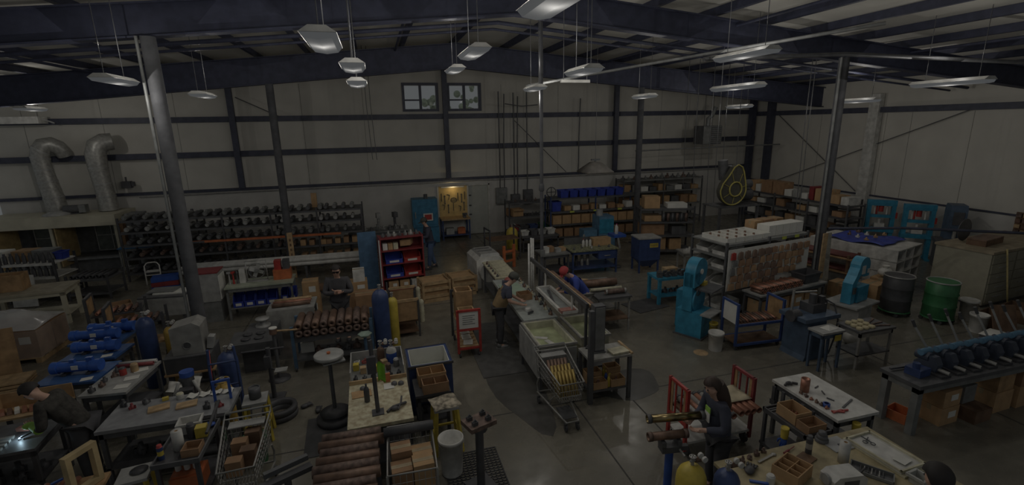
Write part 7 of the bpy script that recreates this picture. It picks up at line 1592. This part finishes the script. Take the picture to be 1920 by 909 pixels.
for i in range(2): solo('binder', MB().box((0, 0, .12), (.16, .22, .24)).box((0, -.115, .12), (.1, .01, .12)), (M_red, M_dkgrey)[i], '%s binder standing on the orange box of the green bench' % ('red', 'dark grey')[i], 'binder', Lp(c0, 1.23+.2*i, .45, 1.142), .04)
solo('white_bottle_jug', MB().box((0, 0, .18), (.14, .14, .36), top=(.9, .9)), M_white, 'white upright box between cabinet and fan on the green bench', 'box', Lp(c0, .38, .4, .88))
for i in range(3): solo('hand_tool', MB().rod((0, 0, 0), (0, 0, .28), .03, .012).box((0, 0, .3), (.1, .04, .05)), (M_ltgrey, M_red, M_dkgrey)[i], '%s hand tool standing left on the green bench' % ('grey', 'red', 'dark')[i], 'tool', Lp(c0, .08+.09*i, .35, .88), i)
openbox('cardboard piece box leaning left of the grey tub', (-6.25, 13.3, 0), .5, (.4, .35, .7), M_card2, flaps=True)
# floor fan / red and black parts near sunglasses man
solo('white_bag', MB().ball((0, 0, .1), (.3, .2, .1), 12), M_paper, 'white crumpled bag on the floor left of the sunglasses man', 'bag', (-1.3, 12.1, 0))
# ------------------------------------------------------------------ the long rear rack
LR = rack('long_rack', 'very long dark rack of shafts and parts along the back left wall', 'rack', (-8.0, 17.75), -.02, 7.4, .9, (.28, .78, 1.2, 1.62, 2.0), 2.1, M_black, M_dkgrey, 6); c0 = LR.fr
KN = ('lowest', 'second', 'third', 'fourth', 'top'); rr = random.Random(77); proto = {}
for lv, z in enumerate((.28, .78, 1.2, 1.62, 2.0)):
    n = 25; k = 0
    for i in range(n):
        x = .2+i*.286
        if any(abs(x-(.025+7.35*q/5)) < .09 for q in range(6)): x += .1
        m = ((M_black, M_dkgrey), (M_black, M_rust), (M_dkgrey, M_grey), (M_ltgrey, M_dkgrey), (M_grey, M_dkgrey))[lv][i % 2]
        kind = (i+lv) % 5
        if lv in (0, 1) and i > 17: carton('tan carton on the %s shelf of the long rear rack, %s along' % (KN[lv], ORD[i]), Lp(c0, x, .25, z), -.02, (.17, .36, rr.uniform(.15, .24)), (M_card, M_card2)[i % 2], 'cartons on the long rear rack', tape=False); continue
        a = Lp(c0, x, .06, z+.085); b = Lp(c0, x, .7, z+.085)
        key = (m.name, kind)
        if key in proto and True:
            o = dup(proto[key], a, None, 'shaft on the %s shelf of the long rear rack, %s along' % (KN[lv], ORD[i]))
        else:
            r = rr.uniform(.055, .078)
            t = T('machined_shaft', 'shaft on the %s shelf of the long rear rack, %s along' % (KN[lv], ORD[i]), 'shaft', a, 0, 'shafts on the long rear rack')
            t.p('shaft_body', m, MB().rod((0, 0, 0), (.0, .62, .0), r, n=12)); t.p('shaft_end', m, MB().rod((0, -.05, 0), (0, 0, 0), r*.6, n=10)); t.p('lug', m, MB().box((.01, .2, r), (r*.9, .12, r)))
            proto[key] = t
# orange beam and white tubes in front of the long rack
solo('orange_beam', MB().box((0, 0, 0), (4.7, .06, .07)), M_orange, 'long orange beam fixed along the front of the long rear rack', 'beam', Lp(c0, 4.3, -.034, 1.17), -.055)
for i in range(6): pipe_piece('white_tube', 'long white tube stacked before the long rear rack, %s' % ('lower front', 'upper front', 'lower middle', 'upper middle', 'lower back', 'upper back')[i], 'tube', (-5.9, 16.2+.17*(i//2), .56+.13*(i % 2)), (-.62, 16.05+.17*(i//2), .56+.13*(i % 2)), .064, M_white, 'long white tubes')
TS = T('tube_stand', 'low dark stand carrying the long white tubes', 'stand', (-5.8, 16.0, 0))
for x in (.1, 1.8, 3.4, 5.0): TS.bx('bearer', M_dkgrey, x-.04, x+.04, .0, .72, .44, .49); TS.box('leg', M_dkgrey, (x, .05, .22), (.06, .06, .44)); TS.box('leg', M_dkgrey, (x, .67, .22), (.06, .06, .44))
for i in range(3): solo('blue_bundle', MB().box((0, 0, .07), (.7, .4, .14)), (M_blue, M_dkred, M_blue)[i], '%s flat bundle stacked at the left end of the white tubes' % ('lowest blue', 'red', 'topmost blue')[i], 'bundle', (-6.5, 16.6, .0+.145*i), .1*i)
t = T('wood_post', 'notched wooden post standing before the second column', 'post', (-2.85, 16.55, 0)); t.box('post_board', M_wood, (0, 0, .75), (.16, .05, 1.5)); k = MB()
for i in range(7): k.box((0, -.028, .3+.16*i), (.05, .008, .08))
t.p('slots', M_dkwood, k)
carton('tall carton on top of the long rear rack', Lp(c0, 5.9, .5, 2.1), 0, (.35, .35, .42), M_card, tape=True) if False else carton('tall carton on top of the long rear rack', Lp(c0, 5.77, .78, 2.0), 0, (.18, .12, .5), M_card)
# dark second rack (left part, behind blue topped table)
LR2 = rack('shelf_rack', 'short dark rack behind the blue topped table', 'rack', (-8.0, 19.6), 0, 1.65, .8, (.3, .8, 1.3, 1.75), 1.85, M_black, M_dkgrey, 2)
for lv, z in enumerate((.3, .8, 1.3, 1.75)):
    for i in range(5): clutter('machine_part', 'dark part on the %s shelf of the short dark rack, %s' % (('lowest', 'second', 'third', 'top')[lv], nth(i, 5)), 'part', Lp(LR2.fr, .2+.3*i, .4, z), (M_dkgrey, M_black, M_grey)[i % 3], 660+lv*5+i, .3, 'parts on the short dark rack')
# ------------------------------------------------------------------ people
def skin_mesh(name, m, nodes, edges, parent, root=0, sub=2):
    """nodes: list of (x, y, z, radius or (ra, rb)); grows one smooth surface round the joints"""
    me = bpy.data.meshes.new(name); me.from_pydata([n[:3] for n in nodes], edges, [])
    o = bpy.data.objects.new(name, me); COL.objects.link(o); o.parent = parent
    md = o.modifiers.new('Skin', 'SKIN'); md.use_smooth_shade = True
    sv = me.skin_vertices[0].data
    for i, n in enumerate(nodes):
        r = n[3] if isinstance(n[3], tuple) else (n[3], n[3])
        sv[i].radius = r; sv[i].use_root = (i == root)
    sb = o.modifiers.new('Subdivision', 'SUBSURF'); sb.levels = sub; sb.render_levels = sub
    me.materials.append(m)
    return o
def lerp(a, b, t): return tuple(a[i]+(b[i]-a[i])*t for i in range(3))
def person(label, loc, rz, J, skin=None, scale=1.0, top=None, sleeves='long', legs=None, shoes=None, vest=None):
    """J: joints in person axes (facing +x, y to the person's left, z up)"""
    t = T('person', label, 'person', (loc[0], loc[1], 0), rz); t.o.location.z = 0; t.o.scale = (scale,)*3
    sk = skin or M_skin
    N = []; E = []; ix = {}
    def add(k, p, r, to=None):
        ix[k] = len(N); N.append((*p, r))
        if to is not None: E.append((ix[to], ix[k]))
    add('pelvis', J['pelvis'], .105); add('waist', lerp(J['pelvis'], J['chest'], .5), .09, 'pelvis'); add('chest', J['chest'], .105, 'waist'); add('neck', J['neck'], .055, 'chest')
    h = Vector(J['head']); nk = Vector(J['neck']); up = (h-nk).normalized(); f = Vector(J.get('face', (1, 0, 0))).normalized(); f = (f-up*f.dot(up)).normalized(); side = up.cross(f)
    add('jaw', nk+up*.09+f*.025, .06, 'neck'); add('head', h, .088, 'jaw'); add('crown', h+up*.07-f*.01, .07, 'head')
    add('nose', h+f*.098-up*.035, .014, 'head')
    for s, n in ((1, 'l'), (-1, 'r')):
        add('ear'+n, h+side*s*.086-up*.02, .016, 'head')
        add('sh'+n, J['sh'+n], .066, 'chest'); add('el'+n, J['el'+n], .046, 'sh'+n); add('wr'+n, J['wr'+n], .03, 'el'+n)
        w = Vector(J['wr'+n]); d = (w-Vector(J['el'+n])).normalized(); d = (d+Vector(J.get('hand'+n, (0, 0, 0)))).normalized()
        p = w+d*.075; add('palm'+n, p, (.038, .026), 'wr'+n)
        a = d.cross(Vector((0, 0, 1))); a = a.normalized() if a.length > .2 else Vector((0, 1, 0)); b = a.cross(d)
        for q in range(4):
            o = (q-1.5)*.02; l = (.04, .046, .044, .034)[q]
            add('k%s%d' % (n, q), p+d*.035+a*o, .0105, 'palm'+n); add('f%s%d' % (n, q), p+d*(.035+l)+a*o*1.15+b*.012, .0095, 'k%s%d' % (n, q)); add('t%s%d' % (n, q), p+d*(.035+l*1.45)+a*o*1.15+b*.036, .008, 'f%s%d' % (n, q))
        sg = 1 if s > 0 else -1
        add('th1'+n, p+a*.045*sg*-1+b*.01, .0115, 'palm'+n); add('th2'+n, p+a*.06*sg*-1+d*.035+b*.02, .0095, 'th1'+n)
        add('hip'+n, J['hip'+n], .085, 'pelvis'); add('kn'+n, J['kn'+n], .062, 'hip'+n); add('an'+n, J['an'+n], .042, 'kn'+n)
        A = Vector(J['an'+n]); tf = Vector(J.get('toe', (1, 0, 0))).normalized(); add('toe'+n, A+tf*.15-Vector((0, 0, .045)), .034, 'an'+n)
    body = skin_mesh('body', sk, N, E, t.o)
    # eyes
    for s in (1, -1): t.p('eye', M_black, MB().ball(h+f*.083+side*s*.032+up*.01, .0115, 8))
    def sub(name, m, keys, rad, parent=None):
        n2 = []; e2 = []; jx = {}
        for k, r, to in keys:
            p = J[k] if k in J else N[ix[k]][:3]
            jx[k] = len(n2); n2.append((*p, r))
            if to: e2.append((jx[to], jx[k]))
        return skin_mesh(name, m, n2, e2, parent or t.o)
    cut = {}
    if top:
        J['nb'] = lerp(J['chest'], J['neck'], .8); J['low'] = tuple(Vector(J['pelvis'])-Vector((0, 0, .07)))
        ks = [('waist', .15, None), ('low', .158, 'waist'), ('chest', .163, 'waist'), ('nb', .075, 'chest')]
        for n in 'lr':
            if sleeves == 'long': J['cuff'+n] = lerp(J['el'+n], J['wr'+n], .96); ks += [('sh'+n, .082, 'chest'), ('el'+n, .062, 'sh'+n), ('cuff'+n, .044, 'el'+n)]
            else: J['cuff'+n] = lerp(J['sh'+n], J['el'+n], .85); ks += [('sh'+n, .084, 'chest'), ('cuff'+n, .068, 'sh'+n)]
        sub('shirt' if sleeves == 'short' else 'jacket', top, ks, 0)
    if vest:
        J['nb2'] = lerp(J['chest'], J['neck'], .55); J['low2'] = tuple(Vector(J['pelvis'])-Vector((0, 0, .04)))
        ks = [('waist', .166, None), ('low2', .166, 'waist'), ('chest', .18, 'waist'), ('nb2', .1, 'chest')]
        for n in 'lr': J['vs'+n] = lerp(J['chest'], J['sh'+n], .8); ks += [('vs'+n, .085, 'chest')]
        sub('vest', vest, ks, 0)
    if legs:
        ks = [('pelvis', .146, None)]
        for n in 'lr': J['hem'+n] = lerp(J['kn'+n], J['an'+n], .95); ks += [('hip'+n, .115, 'pelvis'), ('kn'+n, .08, 'hip'+n), ('hem'+n, .064, 'kn'+n)]
        sub('trousers', legs, ks, 0)
    for n in 'lr':
        A = Vector(J['an'+n]); tf = Vector(J.get('toe', (1, 0, 0))).normalized(); an = math.atan2(tf.y, tf.x)
        M = Matrix.Translation((A.x, A.y, A.z-.08)) @ Matrix.Rotation(an, 4, 'Z')
        t.p('shoe', shoes or M_black, MB().prism([(-.08, -.036), (-.05, -.046), (.1, -.052), (.19, -.03), (.205, 0), (.19, .03), (.1, .052), (-.05, .046), (-.08, .036)], .002, .03, 'z', M).ball((.06, 0, .05), (.13, .05, .04), 12, M).ball((-.01, 0, .085), (.06, .05, .06), 12, M))
    t.h, t.f, t.up, t.side = h, f, up, side
    R = Matrix((tuple((f[i], side[i], up[i], h[i]) for i in range(3))[0], tuple((f[i], side[i], up[i], h[i]) for i in range(3))[1], tuple((f[i], side[i], up[i], h[i]) for i in range(3))[2], (0, 0, 0, 1)))
    t.HM = R
    return t
def hair_cap(t, m, r=.104, back=.0):
    vs = []; fs = []; n = 20; k = 8
    for j in range(k+1):
        for i in range(n):
            a = 2*PI*i/n; front = math.cos(a)
            lo = -.05 if front < .2 else .045
            el = PI/2*(1-j/k)
            lim = math.asin(max(-.6, min(.9, (lo if front < .2 else lo)/r)))
            e = PI/2-(PI/2-lim)*j/k
            vs.append((r*1.02*math.cos(e)*math.cos(a)-.008, r*.96*math.cos(e)*math.sin(a), r*1.08*math.sin(e)+.022))
    for j in range(k):
        for i in range(n): fs.append((j*n+i, (j+1)*n+i, (j+1)*n+(i+1) % n, j*n+(i+1) % n))
    return t.p('hair', m, MB().add(vs, fs, True, t.HM))
def ball_cap(t, m, back=False):
    t.p('cap', m, MB().lathe([(.108, .0), (.11, .03), (.1, .075), (.07, .108), (.03, .122), (.001, .124)], 20, t.HM @ Matrix.Translation((-.005, 0, .018))).ball((.12, 0, .03), (.075, .075, .011), 14, t.HM))
def stand(lean=.0, ar=None, al=None, **kw):
    """a standing pose; lean in metres of forward shift of the shoulders"""
    J = dict(pelvis=(0, 0, .94), chest=(.03+lean*.75, 0, 1.28-lean*.16), neck=(.05+lean*1.05, 0, 1.46-lean*.32), head=(.09+lean*1.35, 0, 1.61-lean*.48))
    for s, n in ((1, 'l'), (-1, 'r')):
        J['sh'+n] = (.03+lean*.95, s*.185, 1.39-lean*.28); J['hip'+n] = (0, s*.085, .87); J['kn'+n] = (.03, s*.1, .48); J['an'+n] = (0, s*.11, .085)
    J['ell'], J['wrl'] = (al or ((0, .24, 1.1), (.06, .24, .86))); J['elr'], J['wrr'] = (ar or ((0, -.24, 1.1), (.06, -.24, .86)))
    J.update(kw); return J
M_vest = mat('tan_vest', (150, 118, 70), .8); M_royal = mat('royal_blue_cloth', (44, 70, 190), .8); M_dkhair = mat('dark_brown_hair', (30, 24, 22), .7)
M_longhair = mat('brown_long_hair', (50, 30, 20), .6); M_plaid = mat('dark_olive_jacket', (54, 50, 44), .9, vary=.3, scale=16); M_charcoal = mat('charcoal_cloth', (70, 68, 72), .9)
M_capdk = mat('dark_green_cap', (66, 68, 60), .8); M_capred = mat('red_cap_cloth', (200, 44, 48), .7); M_greycl = mat('pale_grey_trousers', (160, 156, 148), .85); M_shade = mat('black_lens', (24, 24, 26), .15)
# man in the vest, facing the bench (+x)
P1 = person('person in tan vest and dark cap working at the wet bench', (2.3, 9.55), -.12,
            stand(.17, ((.2, -.27, 1.12), (.42, -.2, 1.02)), ((.22, .26, 1.12), (.44, .12, 1.02)), face=(1, 0, -.75)), top=M_navycloth, sleeves='short', legs=M_blackcloth, vest=M_vest, shoes=M_grey, scale=1.02)
hair_cap(P1, M_dkhair); ball_cap(P1, M_capdk)
# man with the red cap, across the bench
P2 = person('person in royal blue sweater and red cap bent over the bench', (4.4, 9.75), PI+.1,
            stand(.3, ((.36, -.26, 1.1), (.58, -.14, 1.06)), ((.36, .26, 1.08), (.6, .1, 1.06)), face=(1, 0, -.9)), top=M_royal, legs=M_greycl, scale=1.03)
hair_cap(P2, M_dkhair); ball_cap(P2, M_capred)
# man in sunglasses behind the roller rack, facing the camera
P3 = person('person in dark jacket and sunglasses standing behind the roller rack', (-1.02, 10.95), -PI/2-.05,
            stand(.02, ((.1, -.27, 1.12), (.26, -.02, 1.16)), ((.1, .27, 1.12), (.27, .05, 1.2)), face=(1, 0, -.1)), top=M_charcoal, legs=M_blackcloth, scale=1.07)
hair_cap(P3, M_dkhair)
g = MB()
for s in (-1, 1): g.box((.088, s*.036, .012), (.02, .056, .036)); g.bar((.088, s*.064, .02), (.0, s*.092, .015), .008)
g.box((.092, 0, .02), (.014, .03, .01)); P3.p('sunglasses', M_shade, MB().add(g.v, g.f, False, P3.HM))
# man at the back by the blue cabinet, facing left
P4 = person('person in dark jacket, jeans and cap by the dark red cabinet', (1.56, 16.1), PI+.15,
            stand(.05, ((.12, -.24, 1.12), (.34, -.16, 1.1)), ((.14, .24, 1.12), (.36, .14, 1.12)), face=(1, 0, -.2), knl=(.06, .1, .48), anl=(.1, .11, .085), anr=(-.16, -.11, .085), knr=(-.04, -.1, .48)), top=M_navycloth, legs=M_denim, scale=1.04)
hair_cap(P4, M_dkhair); ball_cap(P4, M_capdk)
# the welder bent over the dark table, facing left
P5 = person('person in dark jacket bending over to weld at the dark table', (-4.15, 7.25), PI-.05,
            stand(.3, ((.3, -.28, 1.02), (.5, -.1, .98)), ((.3, .27, 1.02), (.52, .08, 1.0)), face=(1, 0, -.85)), top=M_plaid, legs=M_blackcloth, scale=.98)
hair_cap(P5, M_dkhair, .112)
P5.p('glove', M_lime, MB().ball((.56, .07, 1.0), (.085, .07, .045), 12).rod((.36, .23, 1.0), (.5, .1, 1.0), .06, .055, n=10))
# woman with the long hair
P6 = person('person with long brown hair and navy hoodie holding a chrome tube', (3.92, 4.5), PI-.12,
            stand(.05, ((.12, -.24, 1.12), (.33, -.1, 1.1)), ((.1, .25, 1.12), (.32, .16, 1.1)), face=(1, 0, -.22)), top=M_navycloth, legs=M_blackcloth, scale=.99)
hair_cap(P6, M_longhair, .108)
hh = MB(); L6 = P6.h
P6.p('long_hair', M_longhair, MB().tube([L6+Vector((-.06, 0, .04)), L6+Vector((-.1, 0, -.05)), L6+Vector((-.14, 0, -.16)), L6+Vector((-.19, 0, -.28)), L6+Vector((-.22, 0, -.38))], [.085, .1, .1, .085, .03], 12))
P6.p('badge_card', M_paper, MB().box((.215, .03, 1.2), (.012, .1, .13), M=None)); P6.p('lime_badge', M_lime, MB().box((.212, .03, 1.3), (.012, .1, .07)))
# person cut by the bottom edge
P7 = person('person cut by the bottom edge, only dark hair showing', (4.62, 2.45), PI/2, stand(.02, face=(1, 0, -.2)), top=M_charcoal, legs=M_blackcloth)
hair_cap(P7, M_dkhair, .118)
# ------------------------------------------------------------------ pipes, heater and cords under the roof
def pipe_run(label, pts, r, m=None, name='overhead_pipe', cat='pipe', group=None):
    o = Vector(pts[0]); return solo(name, MB().tube([Vector(p)-o for p in pts], r, 8), m or M_frame, label, cat, o, 0, group)
pipe_run('long sprinkler pipe crossing under the roof just behind the first rafter', [(-12.4, 11.55, 5.6), (RX, 11.55, 7.0), (18.2, 11.55, 5.6)], .045)
pipe_run('thin pipe crossing under the roof behind the long sprinkler pipe', [(-12.4, 12.05, 5.55), (RX, 12.05, 6.95), (18.2, 12.05, 5.55)], .03)
for i, (x, l) in enumerate(((-7.5, 'left end'), (.9, 'left of the middle'), (8.2, 'right of the middle'), (13.6, 'right end'))):
    pipe_run('branch pipe running toward the back wall under the roof, at the '+l, [(x, 3, roofz(x)-.36), (x, 20.6, roofz(x)-.36)], .035, group='branch pipes under the roof')
pipe_run('grey conduit bundle slanting from the centre lamps toward the upper right', [(3.6, 11.5, 5.62), (5.6, 9.3, 5.9), (8.0, 6.4, 6.2)], .03, M_grey)
pipe_run('bright pipe crossing the upper right in front of the column top', [(6.0, 8.2, 5.85), (9.0, 7.9, 5.95), (14.0, 7.2, 5.75)], .04, M_dkgrey)
t = T('cord_reel', 'white reel lamp bar hung beside the centre pole', 'lamp', (3.75, 8.5, 5.45)); t.bx('bar', M_white, -.45, .1, -.03, .03, 0, .05); t.rod('hanger', M_dkgrey, (-.4, 0, .05), (-.4, 0, 1.6), .006, n=5); t.rod('hanger', M_dkgrey, (.05, 0, .05), (.05, 0, 1.6), .006, n=5)
# long rail carried by the right column
pipe_run('long dark rail running from the right column to the right wall', [(11.1, 9.6, 1.98), (12.9, 9.0, 1.98), (15.2, 7.4, 1.98)], .035, M_steel_dk, 'rail', 'rail')
# hanging cords
for i, (px, py0, py1, Y) in enumerate(((1337, 180, 380, 16.0), (1352, 175, 385, 16.2), (1288, 200, 350, 16.5), (1308, 190, 360, 16.0), (1365, 170, 330, 15.5), (1390, 180, 320, 15.0), (1530, 120, 400, 11.75), (1523, 120, 410, 11.85), (684, 165, 300, 18.0), (692, 165, 300, 18.2), (1115, 230, 300, 14.6))):
    a = GY(px, py0, Y); b = GY(px, py1, Y); zt = roofz(a.x)-.004
    if i == 10: continue
    pipe_run(('thin cord hanging over the right back racks, %s' % ORD[i]) if i < 6 else ('thin cord hanging beside the right column, %s' % ('left', 'right')[7-i]) if i < 8 else ('thin cord hanging from the lamps left of the windows, %s' % ('left', 'right')[i-8]), [(a.x, Y, zt), (a.x, Y, (zt+b.z)/2), (a.x+.06, Y, b.z)], .011, M_dkgrey, 'hanging_cord', 'cord', 'cords hanging from the roof')
# unit heater in the back right corner
g = GY(1332, 252, 19.0)
t = T('unit_heater', 'grey louvred unit heater hung in the back right corner', 'heater', (g.x, 19.0, g.z-.42))
t.bx('housing', M_dkgrey, -.5, .42, -.2, .5, 0, .8); t.bx('side_panel', M_grey, -.52, -.2, -.22, -.2, .02, .78)
k = MB()
for i in range(9): k.box((.13, -.21, .08+i*.085), (.56, .03, .035), M=None)
k.bx(-.16, -.14, -.225, -.2, .02, .78); k.bx(.4, .42, -.225, -.2, .02, .78)
t.p('louvre_grille', M_grey, k); t.p('flue', M_grey, MB().tube([(-.1, .1, .8), (-.1, .1, 1.1), (.1, .1, 1.25), (.25, .1, 1.6)], .09, 10))
for x in (-.45, .38):
    for y in (-.12, .42): t.rod('hanger', M_dkgrey, (x, y, .8), (x, y, roofz(g.x)-.27-g.z+.42), .01, n=5)
pipe_run('long pipe level under the grey unit heater to the back corner', [(10.6, 18.6, 3.55), (14.5, 18.6, 3.6), (18.0, 18.6, 3.62)], .03, M_grey)
pipe_run('yellow gas hose curve right of the windows', [(6.6, 19.6, 5.5), (5.9, 19.6, 5.45), (5.2, 19.6, 5.55)], .02, M_dkgrey)
# trees outside the windows
for i, (x, y, z, r) in enumerate(((2.95, 25.5, 5.5, .8), (5.1, 25.8, 5.6, .85))):
    rr = random.Random(50+i); k = MB()
    for j in range(26): k.ball((rr.gauss(0, r*.42), rr.gauss(0, r*.4), rr.gauss(0, r*.45)), rr.uniform(.2, .4)*r*.6, 8)
    t = T('tree', 'pale green tree outside the %s window' % ('left', 'right')[i], 'tree', (x, y, 0)); t.p('crown', mat('grey_green_leaves', (206, 222, 186), .8, vary=.3), MB().add([(a, b, c+z) for a, b, c in k.v], k.f, True)); t.rod('trunk', M_dkwood, (0, 0, 0), (0, 0, z), .09, .05)
